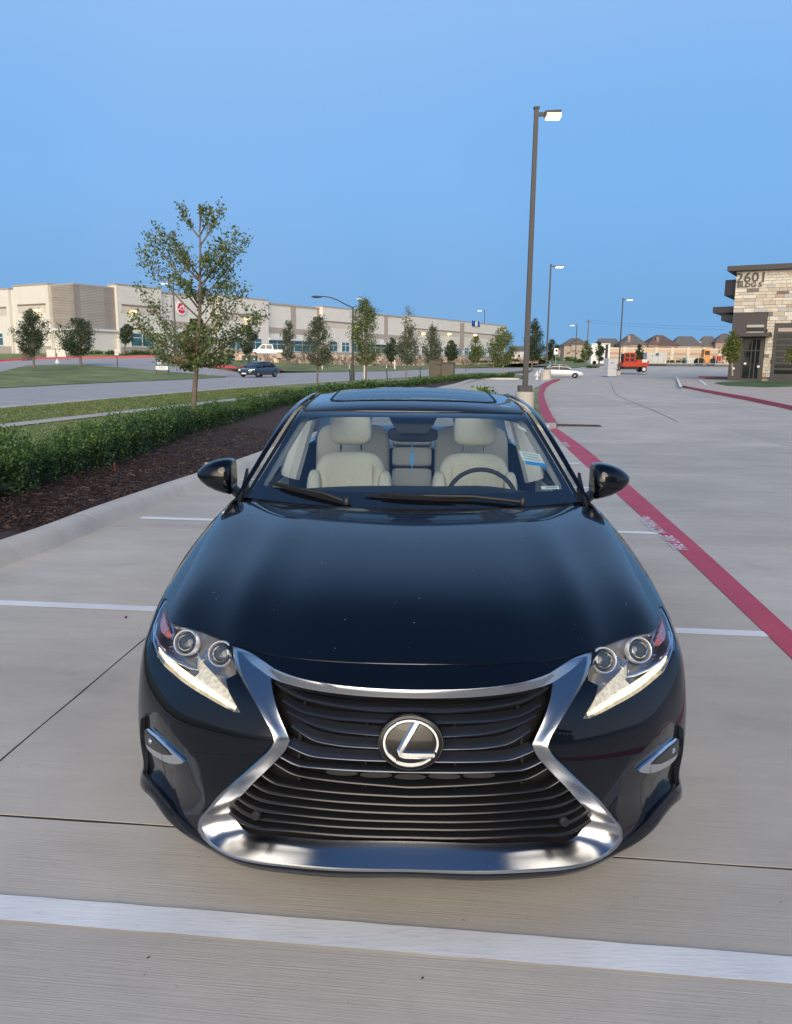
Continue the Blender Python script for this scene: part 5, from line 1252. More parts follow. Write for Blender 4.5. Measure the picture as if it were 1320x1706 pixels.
# ---- the warehouse (tilt-up concrete, parapets of two heights)
M_CREAMW = pm('cream_tiltwall', (.66, .64, .59), .85, noise=(.6, .05)); M_BEIGE = pm('beige_band', (.56, .51, .445), .85, noise=(.6, .05)); M_TAUPE = pm('taupe_column', (.37, .325, .285), .85); M_PANEL = pm('ribbed_metal', (.36, .32, .29), .5, .1)
M_REVEAL = pm('shadow_groove', (.20, .175, .155), .9); M_TEAL = pm('teal_glass', (.03, .10, .105), .08, 0, 1.0); M_MULL = pm('pale_mullion', (.62, .66, .66), .4); M_SKIRT = pm('dark_base_band', (.34, .31, .28), .9)
WD = np.array([math.sin(R(30.3)), math.cos(R(30.3)), 0]); WN = np.array([math.cos(R(30.3)), -math.sin(R(30.3)), 0])   # along the long front, and its outward normal
WL = np.array([-math.cos(R(30.3)), math.sin(R(30.3)), 0]); WLN = np.array([-math.sin(R(30.3)), -math.cos(R(30.3)), 0])
CW = at(129, 586, 131)
def onplane(px, py, P0, N):
    d = sight(px, py); t = ((P0 - CAMP) @ N) / (d @ N); return CAMP + t * d
wz0 = float(CW[2]) - .6
wh = thing('warehouse', CW, 'long cream and taupe tilt-wall warehouse with glass fronts across the road', 'building')
def wblock(P0, D_, N_, s0, s1, z0, z1, proud, mat, name, depth=.5, parent=wh):
    """slab on a facade: from s0 to s1 along D_, z0..z1, its face `proud` metres out"""
    a = P0 + D_ * s0 + N_ * proud; b_ = P0 + D_ * s1 + N_ * proud; V = []
    for z in (z0, z1):
        for p in (a, b_, b_ - N_ * depth, a - N_ * depth): V.append((p[0] - CW[0], p[1] - CW[1], z - CW[2]))
    F = [(0, 1, 2, 3), (7, 6, 5, 4), (4, 5, 1, 0), (5, 6, 2, 1), (6, 7, 3, 2), (7, 4, 0, 3)]
    return mesh_obj(name, V, F, mat, parent)
def S(px, py=560): return float((onplane(px, py, CW, WN) - CW) @ WD)
def SL_(px, py=560): return float((onplane(px, py, CW, WLN) - CW) @ WL)
ztall = float(onplane(197, 475.5, CW, WN)[2]); zmid = float(onplane(275, 488.5, CW, WN)[2]); zbr = float(onplane(160, 478.5, CW, WN)[2])
Hh = lambda f, zt: wz0 + .6 + (zt - wz0 - .6) * f
wblock(CW, WD, WN, 0, S(842), wz0, zmid - .3, -1.2, M_CREAMW, 'wall', 60)
def fac_tall(P0, D_, N_, s0, s1, zt, k=0):
    w = wblock(P0, D_, N_, s0, s1, wz0, zt, .6, M_CREAMW, 'wall_panel', 2.2)
    wblock(P0, D_, N_, s0 + .9, s1 - .9, Hh(.585, zt), Hh(.70, zt), .62, M_BEIGE, 'wall_band', .3, w)
    wblock(P0, D_, N_, s0 + .9, s1 - .9, Hh(.70, zt), Hh(.725, zt), .70, M_REVEAL, 'reveal', .4, w)
    wblock(P0, D_, N_, s0 - .1, s1 + .1, zt, zt + .25, .7, M_TAUPE, 'coping', 2.4, w)
    wblock(P0, D_, N_, s0 + .3, s1 - .3, wz0, Hh(.085, zt), .63, M_SKIRT, 'base_band', .3, w)
    windows(P0, D_, N_, s0 + 1.6, s1 - 1.6, Hh(.10, zt), Hh(.30, zt), .66, w, gap=True)
    return w
def windows(P0, D_, N_, s0, s1, z0, z1, proud, parent, gap=False):
    n = max(1, int((s1 - s0) / 4.6)); st = (s1 - s0) / n
    for i in range(n):
        a, b_ = s0 + i * st + (.9 if gap else .1), s0 + (i + 1) * st - (.9 if gap else .1)
        if b_ - a < .8: continue
        f = wblock(P0, D_, N_, a, b_, z0, z1, proud, M_TEAL, 'window', .2, parent)
        if abs(s0) < 130:
            for q in np.linspace(a, b_, 3): wblock(P0, D_, N_, q - .06, q + .06, z0, z1, proud + .06, M_MULL, 'mullion', .1, f if parent is wh else parent)
            for zz in (z0, (z0 * .35 + z1 * .65), z1): wblock(P0, D_, N_, a, b_, zz - .06, zz + .06, proud + .065, M_MULL, 'mullion', .1, f if parent is wh else parent)
def fac_mid(P0, D_, N_, s0, s1, zt):
    w = wblock(P0, D_, N_, s0, s1, wz0, zt, -.5, M_CREAMW, 'wall_panel', .9)
    n = max(1, round((s1 - s0) / 13)); st = (s1 - s0) / n
    for i in range(n + 1):
        c = s0 + i * st; wblock(P0, D_, N_, max(s0, c - .9), min(s1, c + .9), Hh(.3, zt), zt, -.4, M_TAUPE, 'column', .5, w)
    wblock(P0, D_, N_, s0, s1, Hh(.44, zt), Hh(.55, zt), -.38, M_TAUPE, 'wall_band', .5, w)
    wblock(P0, D_, N_, s0, s1, zt - .05, zt + .35, -.3, M_TAUPE, 'coping', .9, w)
    wblock(P0, D_, N_, s0, s1, Hh(.30, zt), Hh(.345, zt), .9, M_MULL, 'canopy', 1.6, w)
    windows(P0, D_, N_, s0 + .8, s1 - .8, Hh(.08, zt), Hh(.30, zt), -.32, w)
    wblock(P0, D_, N_, s0, s1, wz0, Hh(.08, zt), -.35, M_SKIRT, 'base_band', .3, w)
# corner in ribbed metal over a glass front
for P0, D_, N_, s1 in ((CW, WD, WN, S(194)), (CW, WL, WLN, SL_(90))):
    a = wblock(P0, D_, N_, 0, s1, Hh(.36, zbr), zbr, 0, M_PANEL, 'wall_panel', 1.0)
    for k in range(26):
        z = Hh(.37, zbr) + (zbr - Hh(.37, zbr)) * k / 26; wblock(P0, D_, N_, 0.02, s1 - .02, z, z + .16, .035, M_PANEL, 'metal_rib', .1, a)
    wblock(P0, D_, N_, 0, s1, zbr, zbr + .3, .08, M_TAUPE, 'coping', 1.2, a)
    wblock(P0, D_, N_, 0, s1, Hh(.325, zbr), Hh(.36, zbr), .5, M_MULL, 'canopy', 1.2)
    windows(P0, D_, N_, .2, s1 - .2, wz0 + .5, Hh(.325, zbr), -.6, wh)
for x0, x1, kind in ((194, 268, 't'), (268, 362, 'm'), (362, 444, 't'), (444, 534, 'm'), (534, 606, 't'), (606, 680, 'm'), (680, 842, 't')):
    (fac_tall if kind == 't' else fac_mid)(CW, WD, WN, S(x0), S(x1), ztall if kind == 't' else zmid)
wblock(CW, WD, WN, S(764), S(771), Hh(.25, ztall), ztall - .4, .72, M_TAUPE, 'column', .5)
wblock(CW, WL, WLN, 0, SL_(-150), wz0, zmid - .2, -1.2, M_CREAMW, 'wall', 20)
fac_tall(CW, WL, WLN, SL_(90), SL_(33), float(onplane(60, 476, CW, WLN)[2])); wblock(CW, WL, WLN, SL_(33), SL_(24), wz0, zmid, -.4, M_TAUPE, 'column', .8)
fac_tall(CW, WL, WLN, SL_(24), SL_(-40), float(onplane(10, 483, CW, WLN)[2])); fac_tall(CW, WL, WLN, SL_(-50), SL_(-140), float(onplane(10, 483, CW, WLN)[2]))
M_PACK = emit('wall_pack_glow', (1.0, .80, .28), 6.0)
def on_front(px, py, out): return onplane(px, py, CW, WN) + WN * out
for i, (px, py, lab) in enumerate(((216.5, 518.5, 'lit yellow wall lamp on the cream panel next to the grey-brown corner'), (407, 531, 'lit yellow wall lamp above the white pickup'), (590, 545, 'lit yellow wall lamp half hidden by the tall spiky tree'), (702, 555, 'lit yellow wall lamp seen above the utility cabinet'), (745.5, 556, 'lit yellow wall lamp left of the blue wall lettering'), (789, 558, 'lit yellow wall lamp under the blue wall lettering'))):
    c = on_front(px, py, 1.3); t = thing('wall_lamp', c, lab, 'lamp', 'wall lamps on the warehouse', math.atan2(WN[0], -WN[1]))
    MB().box((0, .45, .25), (.9, .9, .25)).build('lamp_housing', M_TAUPE, t); MB().box((0, .35, -.08), (.8, .7, .40), 0, .8).build('lamp_lens', M_PACK, t)
c = onplane(69, 517, CW, WLN) + WLN * 1.3; t = thing('wall_lamp', c, 'lit yellow wall lamp behind the leftmost tree', 'lamp', 'wall lamps on the warehouse', math.atan2(WLN[0], -WLN[1]))
MB().box((0, .45, .25), (.9, .9, .25)).build('lamp_housing', M_TAUPE, t); MB().box((0, .35, -.08), (.8, .7, .40), 0, .8).build('lamp_lens', M_PACK, t)
# round red sign and blue lettering on the front
M_SIGNW = pm('sign_white', (.80, .78, .76), .5); M_SIGNR = pm('sign_red', (.62, .025, .06), .5); M_SIGNB = pm('sign_blue', (.02, .05, .38), .5); M_SIGNG = pm('sign_green', (.45, .62, .30), .5)
c = on_front(303, 513.5, -.30); rad = 1.32
sg = thing('round_sign', c, 'round red and white emblem sign on the warehouse front behind the near tree', 'sign', None, math.atan2(WN[0], -WN[1]))
disc = lambda r0, a0=0, a1=360, n=36: [(r0 * math.cos(R(a0 + (a1 - a0) * k / n)), r0 * math.sin(R(a0 + (a1 - a0) * k / n))) for k in range(n + (a1 - a0 < 360))]
X_, Z_ = (1, 0, 0), (0, 0, 1)
MB().extr(disc(rad), (0, -.10, 0), X_, Z_, .2).build('sign_disc', M_SIGNW, sg)
MB().extr(disc(.98, 100, 190) + disc(.52, 190, 100)[0:] if False else disc(.98, 75, 185) + [(p[0], p[1]) for p in disc(.55, 75, 185)[::-1]], (0, -.16, 0), X_, Z_, .05).build('sign_crescent', M_SIGNR, sg)
MB().extr(disc(.98, 205, 335) + [(.45, -.25), (.0, -.42), (-.55, -.20)], (0, -.16, 0), X_, Z_, .05).build('sign_bowl', M_SIGNR, sg)
MB().extr(disc(.98, -10, 60) + [(p[0], p[1]) for p in disc(.80, -10, 60)[::-1]], (0, -.16, 0), X_, Z_, .05).build('sign_arc', M_SIGNR, sg)
MB().extr([(-.5, .02), (-.05, .06), (.10, .45), (.30, .05), (.65, -.1), (.2, -.12), (.05, -.3), (-.1, -.08)], (0, -.17, 0), X_, Z_, .04).build('sign_figure', M_SIGNR, sg)
c = on_front(790.5, 540, .75); bs = thing('wall_lettering', c, 'blue lettering with a green-ringed letter high on the far end of the warehouse', 'sign', None, math.atan2(WN[0], -WN[1]))
MT = lambda x: Matrix.Translation((x, -.05, 0)) @ Matrix.Rotation(R(90), 4, 'X')
text_mesh('letters', 'M', 2.5, M_SIGNB, MT(-1.9), bs, .1, .1, 1.1); text_mesh('letters', 'A', 2.5, M_SIGNB, MT(1.95), bs, .1, .1); MB().extr(disc(1.15), (.15, -.1, 0), X_, Z_, .1).build('letter_ring', M_SIGNG, bs); MB().extr(disc(.72), (.15, -.16, 0), X_, Z_, .1).build('letter_centre', M_SIGNW, bs)
# plantings and white utility walls at the warehouse foot
for i, (x, y, D, r_) in enumerate(((185, 588, 124, 1.2), (222, 589, 124, 1.4), (240, 588, 124, 1.2), (160, 588, 126, 1.3), (258, 590, 124, 1.0), (205, 590, 122, 1.0))):
    c = at(x, y, D); me = shr_far[i % 4]; o = bpy.data.objects.new('foundation_shrub', me); link(o); o.location = tuple(c - [0, 0, .5]); o.scale = (r_ * 1.9, r_ * 1.9, r_ * 1.6)
    tag(o, ['low shrub under the lit lamp at the corner glass front of the warehouse', 'rounded shrub right of the small slim tree at the warehouse foot', 'shrub between the slim tree and the navy board at the warehouse foot', 'shrub at the left end of the corner glass front', 'small shrub just behind the navy leasing board', 'shrub at the trunk of the small slim tree'][i], 'shrub', 'shrubs at the warehouse foot')
for x0, x1, lab in ((78, 92.5, 'small pale screen wall left of the twin pair in the warehouse lot'), (95.5, 110, 'small pale screen wall right of the twin pair in the warehouse lot')):
    a, b_ = at(x0, 595.5, 101), at(x1, 595.5, 101); t = thing('screen_wall', (a + b_) / 2, lab, 'wall'); MB().box((0, 0, .45), (np.linalg.norm(b_ - a), .25, 1.15)).build('wall_face', M_CREAMW, t); MB().box((0, 0, 1.08), (np.linalg.norm(b_ - a) + .1, .35, .10)).build('wall_cap', M_TAUPE, t)
c = at(44, 600, 92); t = thing('boulder', c - [0, 0, .3], 'dark reddish boulder beside the red kerb by the leftmost tree', 'rock'); MB().box((0, 0, .5), (1.2, .9, 1.2), .3, .6).box((.35, -.1, .3), (.9, .8, .7), .9, .6).build('rock', pm('brown_rock', (.13, .07, .055), .9, noise=(3, .4)), t)

# ---- the stone-faced building on the right
BD = np.array([math.cos(R(30.3)), -math.sin(R(30.3)), 0]); BN = np.array([-math.sin(R(30.3)), -math.cos(R(30.3)), 0]); BB = -BN
CB = at(1213.5, 627.5, 73); bz0 = float(CB[2])
bl = thing('stone_building', CB, 'two-storey stone and dark metal building marked 2601 BLDG 5', 'building')
def bpt(px, py): q = onplane(px, py, CB, BN) - CB; return float(q @ BD), float(q[2])
M_DARKM = pm('dark_bronze_metal', (.052, .046, .046), .5); M_DARKG = pm('dark_glass', (.012, .018, .018), .05, 0, .1, spec=.2); M_MORT = pm('mortar', (.36, .33, .29), .95)
M_STONE = [pm('ashlar_' + n_, c_, .9, noise=(2.5, .14), bump=(12, .4)) for n_, c_ in (('cream', (.55, .49, .40)), ('buff', (.46, .40, .32)), ('grey', (.43, .41, .385)), ('pale', (.60, .565, .49)), ('dark', (.17, .155, .15)), ('rust', (.43, .31, .22)))]
def bblock(s0, s1, z0, z1, proud, mat, name, depth=.4, parent=bl):
    V = []
    for z in (z0, z1):
        for s_, n_ in ((s0, proud), (s1, proud), (s1, proud - depth), (s0, proud - depth)):
            p = BD * s_ + BN * n_; V.append((p[0], p[1], z))
    F = [(0, 1, 2, 3), (7, 6, 5, 4), (4, 5, 1, 0), (5, 6, 2, 1), (6, 7, 3, 2), (7, 4, 0, 3)]
    return mesh_obj(name, V, F, mat, parent)
s_r = bpt(1345, 560)[0] + 6; ze0 = bpt(1222, 452.5)[1]; ze1 = bpt(1222, 444.5)[1]
bblock(0, s_r, -.5, ze0, -.30, M_MORT, 'wall', 18)
sA, _ = bpt(1215, 560); sB = bpt(1276.5, 560)[0]; sC = bpt(1291, 560)[0]; zA = bpt(1240, 521.5)[1]; zC = bpt(1300, 538.5)[1]
ft_ = bblock(0.0, sB, -.5, zA, .12, M_DARKM, 'entry_surround', .7)
s0, z1 = bpt(1246, 541); s1, z0 = bpt(1273, 557)
uw = bblock(s0, s1, z0, z1, .16, M_DARKG, 'upper_window', .1); bblock(s0, s1, z0 + (z1 - z0) * .05, z0 + (z1 - z0) * .28, .17, pm('window_reflector', (.36, .37, .33), .5), 'window_blind', .05, uw); bblock(s0, s1, z0 + (z1 - z0) * .72, z0 + (z1 - z0) * .98, .17, pm('window_blind', (.40, .40, .34), .5), 'window_blind', .05, uw)
s0, z1 = bpt(1242.5, 565); s1, _ = bpt(1270, 565); dr = bblock(s0, s1, -.1, z1, .16, M_DARKG, 'glass_entry', .1)
for q in (s0, s0 + (s1 - s0) * .48, s0 + (s1 - s0) * .72, s1): bblock(q - .04, q + .04, -.1, z1, .22, M_DARKM, 'door_frame', .1, dr)
for zz in (z1 * .70, z1): bblock(s0, s1, zz - .05, zz + .05, .215, M_DARKM, 'door_frame', .1, dr)
s0, zc = bpt(1237, 561); s1, _ = bpt(1287, 561); bblock(s0, s1, zc - .02, zc + .30, 1.6, M_DARKM, 'canopy', 2.0)
gd = bblock(sC, s_r, -.5, zC, .12, M_DARKM, 'garage_surround', .5)
s0 = bpt(1297, 560)[0]; s1 = bpt(1319, 560)[0] + .4
for k in range(8):
    y = 546.5 + k * 10.0; _, zt_ = bpt(1305, y); _, zb_ = bpt(1305, y + 6.2)
    bblock(s0, s1, zb_, zt_, .16, pm('peach_light', (.40, .31, .26), .6) if k == 0 else M_DARKG, 'door_window', .1, gd)
# ashlar: every stone its own block, coursed
n_st = 0; z = .0
while z < ze0 - .02 and n_st < 299:
    hh_ = min(float(rng.choice([.24, .28, .32, .38])), ze0 - z); s_ = float(rng.uniform(-.2, 0)) - .02
    while s_ < bpt(1320, 520)[0] - .1 and n_st < 299:
        w_ = float(rng.uniform(.45, 1.15)); a, b_ = max(s_, -.02), s_ + w_
        segs = [(a, b_)]
        if z < zA: segs = [(max(a, sB + .02), b_)]
        if z < zC: segs = [(max(q0, sB + .02), min(q1, sC - .02)) for q0, q1 in segs]
        for q0, q1 in segs:
            if q1 - q0 > .12:
                j = int(rng.choice(6, p=[.30, .20, .17, .22, .06, .05])) if not (q0 < 4.2 and z > bpt(1240, 480)[1]) else 3; bblock(q0 + .012, q1 - .012, z + .012, z + hh_ - .012, float(rng.uniform(.0, .035)) if not (q0 < 4.6 and z > bpt(1240, 482)[1]) else .02, M_STONE[j], 'stone', .3); n_st += 1
        s_ += w_
    z += hh_
rf_ = bblock(-.75, s_r, ze0, ze1, .75, M_DARKM, 'roof_fascia', 20)
for px, py, w_, h_, o_ in ((1211.5, 478, 1.1, 1.4, 0), (1204, 515, 2.0, .55, 0), (1208, 529, 1.2, .45, 0)):   # sunshades on the hidden flank
    q, zz = bpt(px, py); V = []
    for z_ in (zz - h_ / 2, zz + h_ / 2):
        for a, n_ in ((-.05, -.6), (-.05, -7), (-w_, -7), (-w_, -1.0)):
            p = BD * a + BN * n_; V.append((p[0], p[1], z_))
    mesh_obj('sunshade', V, [(3, 2, 1, 0), (4, 5, 6, 7), (0, 1, 5, 4), (1, 2, 6, 5), (2, 3, 7, 6), (3, 0, 4, 7)], M_DARKM, bl)
M_NUM = pm('sign_bronze', (.09, .075, .065), .5)
def btext(px, py, body, size, sx=1.0):
    s_, z_ = bpt(px, py); p = BD * s_ + BN * .06
    M = Matrix(((BD[0], 0, BN[0], p[0]), (BD[1], 0, BN[1], p[1]), (0, 1, 0, z_), (0, 0, 0, 1)))
    text_mesh('wall_numerals', body, size, M_NUM, M, bl, .012, .025, sx)
btext(1253, 463.0, '2601', 1.18, 1.12); btext(1250, 475, 'BLDG 5', .58, 1.1)
for k, (px, py, lab) in enumerate(((1243, 606, 'small white globe light left of the glass entry'), (1265, 611, 'small white globe light in the glass entry'), (1224, 614, 'small white globe light low on the dark entry wall'))):
    s_, z_ = bpt(px, py); p = CB + BD * s_ + BN * .35; t = thing('globe_light', (p[0], p[1], bz0 + z_), lab, 'lamp'); MB().lathe([(.02, -.12), (.11, -.07), (.13, 0), (.10, .09), (.02, .12)], n=10).build('globe', pm('white_globe', (.8, .8, .78), .3), t, True); MB().box((0, .1, 0), (.06, .2, .06)).build('bracket', M_DARKM, t)
# ---- kerbs, plaza and lawn in front of it
p_out = [gp(*q) for q in ((1136, 645), (1150, 648.2), (1180, 654.5), (1250, 668), (1320, 683), (1420, 706))]
p_in = [gp(1420, 697, .15), gp(1320, 675.5, .15), gp(1250, 661, .15), gp(1180, 649.5, .15), gp(1140, 642.5, .15)]
V = [tuple(p) for p in p_out]; top = [(p[0] + .03, p[1] + .06, .15) for p in p_out]; n = len(p_out)
mesh_obj('red_kerb', V + top + [tuple(p) for p in p_in[::-1]][-0:], [(i, i + 1, n + i + 1, n + i) for i in range(n - 1)] , M_REDK)['kind'] = 'structure'
sheet('red_kerb_top', [(*p[:2], 0) for p in top] + [(*p[:2], 0) for p in p_in], M_REDK, .15)
plz = [(*p[:2], 0) for p in p_in] + [tuple(gp(1137, 642.5, .15)), tuple(gp(1131, 630, .15)), tuple(gp(1165, 629, .15)), tuple(gp(1240, 629.5, .15)), tuple(gp(1330, 629.5, .15)), tuple(gp(1440, 640, .15))]
sheet('plaza', plz, concrete('plaza_concrete', (.56, .47, .39), False), .146)
sheet('grass_patch', [gp(1190, 638.5, .16), gp(1200, 636.2, .16), gp(1235, 635, .16), gp(1330, 634, .16), gp(1330, 643.5, .16), gp(1278, 645.2, .16), gp(1212, 642.5, .16)], grassmat('patch_turf', (.10, .165, .07)), .162)
a, b_ = gp(1165, 631.5), gp(1242, 632.5); MB().box(tuple((a + b_) / 2 + [0, 0, .1]), (np.linalg.norm(b_ - a), .45, .42), math.atan2(b_[1] - a[1], b_[0] - a[0])).build('red_kerb', M_REDK)['kind'] = 'structure'
sheet('planting_strip', [gp(1172, 630.6, .2), gp(1240, 630.8, .2), gp(1330, 629, .2), gp(1330, 627.6, .2), gp(1180, 629, .2)], M_GRASS2, .20)
for (x0, y0, x1, y1) in ((1128.5, 628.5, 1135.5, 645), (1167, 633, 1178, 642)):
    a, b_ = gp(x0, y0, .15), gp(x1, y1, .15); d = (b_ - a); d /= np.linalg.norm(d); q = np.array([-d[1], d[0], 0]) * .09; sheet('ramp_edge_line', [a + q, b_ + q, b_ - q, a - q], M_WHITE, .166)
# ---- island with the nearest light pole
isl = [gp(x, y) for x, y in ((928, 713), (921, 702), (913, 685), (907, 667), (906, 655), (911, 645), (920, 639), (934, 633.5), (925, 632), (905, 636.5), (888, 645), (872, 660), (855, 690), (850, 712), (880, 717), (915, 717))]
isl_o = [(p[0], p[1]) for p in isl]; ctr = np.mean(isl_o, axis=0)
MB().prism(isl_o, -.02, .13).build('traffic_island', M_KERB)['kind'] = 'structure'
rk = MB(); path = isl_o[:8]; inn = [(p[0] - .42, p[1] + .03) for p in path]
rk.add([(*p, 0) for p in [(q[0] + .015, q[1] - .01) for q in path]] + [(*p, .135) for p in [(q[0] + .015, q[1] - .01) for q in path]] + [(*p, .136) for p in inn], [(i, i + 1, 8 + i + 1, 8 + i) for i in range(7)] + [(8 + i, 8 + i + 1, 16 + i + 1, 16 + i) for i in range(7)])
rk.F = [f[::-1] for f in rk.F] if False else rk.F
tag(rk.build('red_kerb', M_REDK), kind='structure')
sheet('island_grass', [gp(x, y, .135) for x, y in ((913, 702), (903, 692), (898, 672), (898, 652), (905, 643), (893, 645), (876, 662), (860, 690), (866, 706), (890, 708))], M_GRASS, .14)
# tar seam curve across the lane
tsp = CS(range(5), np.array([gp(x, y)[:2] for x, y in ((1018, 636), (1024, 652), (1040, 664), (1085, 682), (1130, 703))])); q = tsp(np.linspace(0, 4, 40)); sheet('tar_seam', [(a - .03, b_, 0) for a, b_ in q] + [(a + .03, b_, 0) for a, b_ in q[::-1]], pm('tar', (.27, .255, .24), .8), .004)
# storm drain inlet
c = gp(962, 709.5); t = thing('storm_drain_grate', (c[0], c[1], 0), 'long rusty storm drain grate set in the lane by the red kerb', 'grate', None, -LOT); M_IRON = pm('rusty_iron', (.10, .075, .06), .8, noise=(20, .4))
MB().box((0, 0, .004), (1.15, .5, .012)).build('drain_void', M_VOID, t); MB().box((-.58, 0, .012), (.06, .5, .02)).box((.58, 0, .012), (.06, .5, .02)).box((0, .24, .012), (1.2, .05, .02)).box((0, -.24, .012), (1.2, .05, .02)).build('grate_frame', M_IRON, t)
for k in range(13): MB().box((-.5 + k * .083, 0, .013), (.035, .46, .018)).build('grate_bar', M_IRON, t)

# ================================================================ lamps, poles, signs
M_POLE = pm('bronze_pole', (.055, .053, .055), .6, .1); M_BASEC = concrete('pole_base_concrete', (.47, .43, .38), False)
M_LEDW = emit('warm_led', (1.0, .76, .36), 2.4); M_LEDC = emit('cool_led', (1.0, .92, .72), 2.0); M_STEEL = pm('galvanised', (.38, .40, .41), .5, .5)
def lamp_pole(label, base, H, side, led, r=.065, ped=None, arm=.5, head=.65, grp='lit parking lot light poles'):
    t = thing('light_pole', base, label, 'street light', grp); z0 = 0
    if ped:
        m = MB().lathe([(ped[0], 0), (ped[0], ped[1] - .03), (ped[0] - .03, ped[1])], n=28); m.build('concrete_base', M_BASEC, t, True); z0 = ped[1]
        MB().box((0, 0, z0 + .09), (r * 5.2, r * 5.2, .18)).build('base_cover', M_POLE, t)
    n = 4; m = MB(); w0, w1 = r, r * .78
    m.add([(sx * w, sy * w, z) for z, w in ((z0, w0), (H, w1)) for sx, sy in ((-1, -1), (1, -1), (1, 1), (-1, 1))], [(0, 1, 5, 4), (1, 2, 6, 5), (2, 3, 7, 6), (3, 0, 4, 7), (4, 5, 6, 7)]); m.build('pole', M_POLE, t)
    MB().box((0, 0, H + .02), (r * 2.1, r * 2.1, .05)).build('pole_cap', M_POLE, t)
    MB().box((side * (r + arm / 2), 0, H - .15), (arm, .07, .10)).build('arm', M_POLE, t)
    x = side * (r + arm + head / 2)
    hd = MB().add([(x - head / 2, -.14, H - .20), (x + head / 2, -.20, H - .14), (x + head / 2, .20, H - .14), (x - head / 2, .14, H - .20), (x - head / 2, -.14, H - .08), (x + head / 2, -.20, H - .07), (x + head / 2, .20, H - .07), (x - head / 2, .14, H - .08)],
                  [(3, 2, 1, 0), (4, 5, 6, 7), (0, 1, 5, 4), (1, 2, 6, 5), (2, 3, 7, 6), (3, 0, 4, 7)]).build('lamp_head', M_POLE, t)
    MB().box((x + side * .03, 0, H - .21), (head * .9, .36, .11)).build('lamp_lens', led, hd)
    return t
D1 = 23.9; b1 = at(874, 692, D1)
lamp_pole('tall lit light pole on a round concrete base right behind the black sedan', (b1[0], b1[1], .13), float(above(894, 181, b1)[2]) - .13, 1, M_LEDW, .078, (.29, .62), .16, .44)
b2 = gp(910, 634.5); lamp_pole('lit light pole whose concrete base stands in front of the silver car', (b2[0], b2[1], 0), float(above(921, 441, b2)[2]), 1, M_LEDC, .075, (.48, 1.0), .3, .7)
b3 = gp(1031, 626.5); lamp_pole('lit light pole next to the red machine and the portable toilet', (b3[0], b3[1], 0), float(above(1036, 497, b3)[2]), 1, M_LEDC, .08, (.35, .7), .35, .75)
b4 = at(959, 606, 200); lamp_pole('distant lit light pole in front of the brown roofed house', tuple(b4), float(above(962, 541, b4)[2] - b4[2]), -1, M_LEDC, .11, None, .5, 1.1)
b5 = at(293, 592, 105); lamp_pole('lit light pole behind the young oak, in the warehouse lot', tuple(b5), float(above(288, 470, b5)[2] - b5[2]), -1, M_LEDC, .09, None, .5, 1.0)
b7 = at(806, 602, 285); lamp_pole('lit light pole in front of the far end of the warehouse', tuple(b7), float(above(808, 517, b7)[2] - b7[2]), -1, M_LEDC, .15, None, .7, 1.8)
b8 = at(607, 602, 150); lamp_pole('lit light pole half hidden in the top of the spiky tree', tuple(b8), float(above(607, 496, b8)[2] - b8[2]), -1, M_LEDC, .10, None, .4, 1.0)
# cobra-head street light on the road verge
b6 = gp(587, 634, .1); D6 = float((b6 - CAMP) @ _fw); t = thing('street_light', b6, 'unlit cobra-head street light with a curved arm on the road verge', 'street light'); rel = lambda x, y: tuple(above(x, y, b6) - b6)
MB().tube([rel(587, 634), rel(587, 618)], [.16, .15], 10).build('pole_base', M_POLE, t, True); MB().tube([rel(587, 620), rel(587, 560), rel(587.5, 511)], [.10, .085, .06], 10).build('pole', M_POLE, t, True)
MB().tube([rel(587.5, 513), rel(575, 507), rel(562, 500), rel(550, 495.5), rel(540, 494), rel(532, 494)], [.05, .048, .045, .042, .04, .04], 8).build('arm', M_POLE, t, True)
hp = Vector(rel(527, 494.6)); m = MB().lathe([(.03, -.42), (.15, -.25), (.17, .05), (.09, .35), (.05, .42)], n=12, axis='x'); m.V = [(v[0] + hp.x, v[1] * .9 + hp.y, v[2] * .55 + hp.z) for v in m.V]; m.build('lamp_head', M_POLE, t, True)
# utility pole and wires
bu = at(978, 604, 210); t = thing('utility_pole', bu, 'wooden utility pole with a crossarm above the distant trees', 'utility pole'); ru = lambda x, y: Vector(above(x, y, bu) - bu); hb_ = ru(978.5, 532).z
MB().tube([(0, 0, 0), (0, 0, hb_)], [.20, .13], 8).build('pole', M_BARK, t, True); MB().box((0, 0, hb_ - .5), (1.6, .12, .14)).build('crossarm', M_BARK, t)
for q in (-.7, 0, .7): MB().lathe([(.05, 0), (.07, .1), (.03, .25)], (q, 0, hb_ - .42), 8).build('insulator', M_STEEL, t)
for k, (ya, yb) in enumerate(((533, 544), (537, 549))):
    pts = [at(978 + (1215 - 978) * q, ya + (yb - ya) * q + 5 * 4 * q * (1 - q) * .6, 210 + 20 * q) for q in np.linspace(0, 1, 12)]
    tag(MB().tube([tuple(p) for p in pts], .022, 4).build('power_line', M_VOID), ('upper' if k == 0 else 'lower') + ' thin power line running from the utility pole towards the stone building', 'wire')
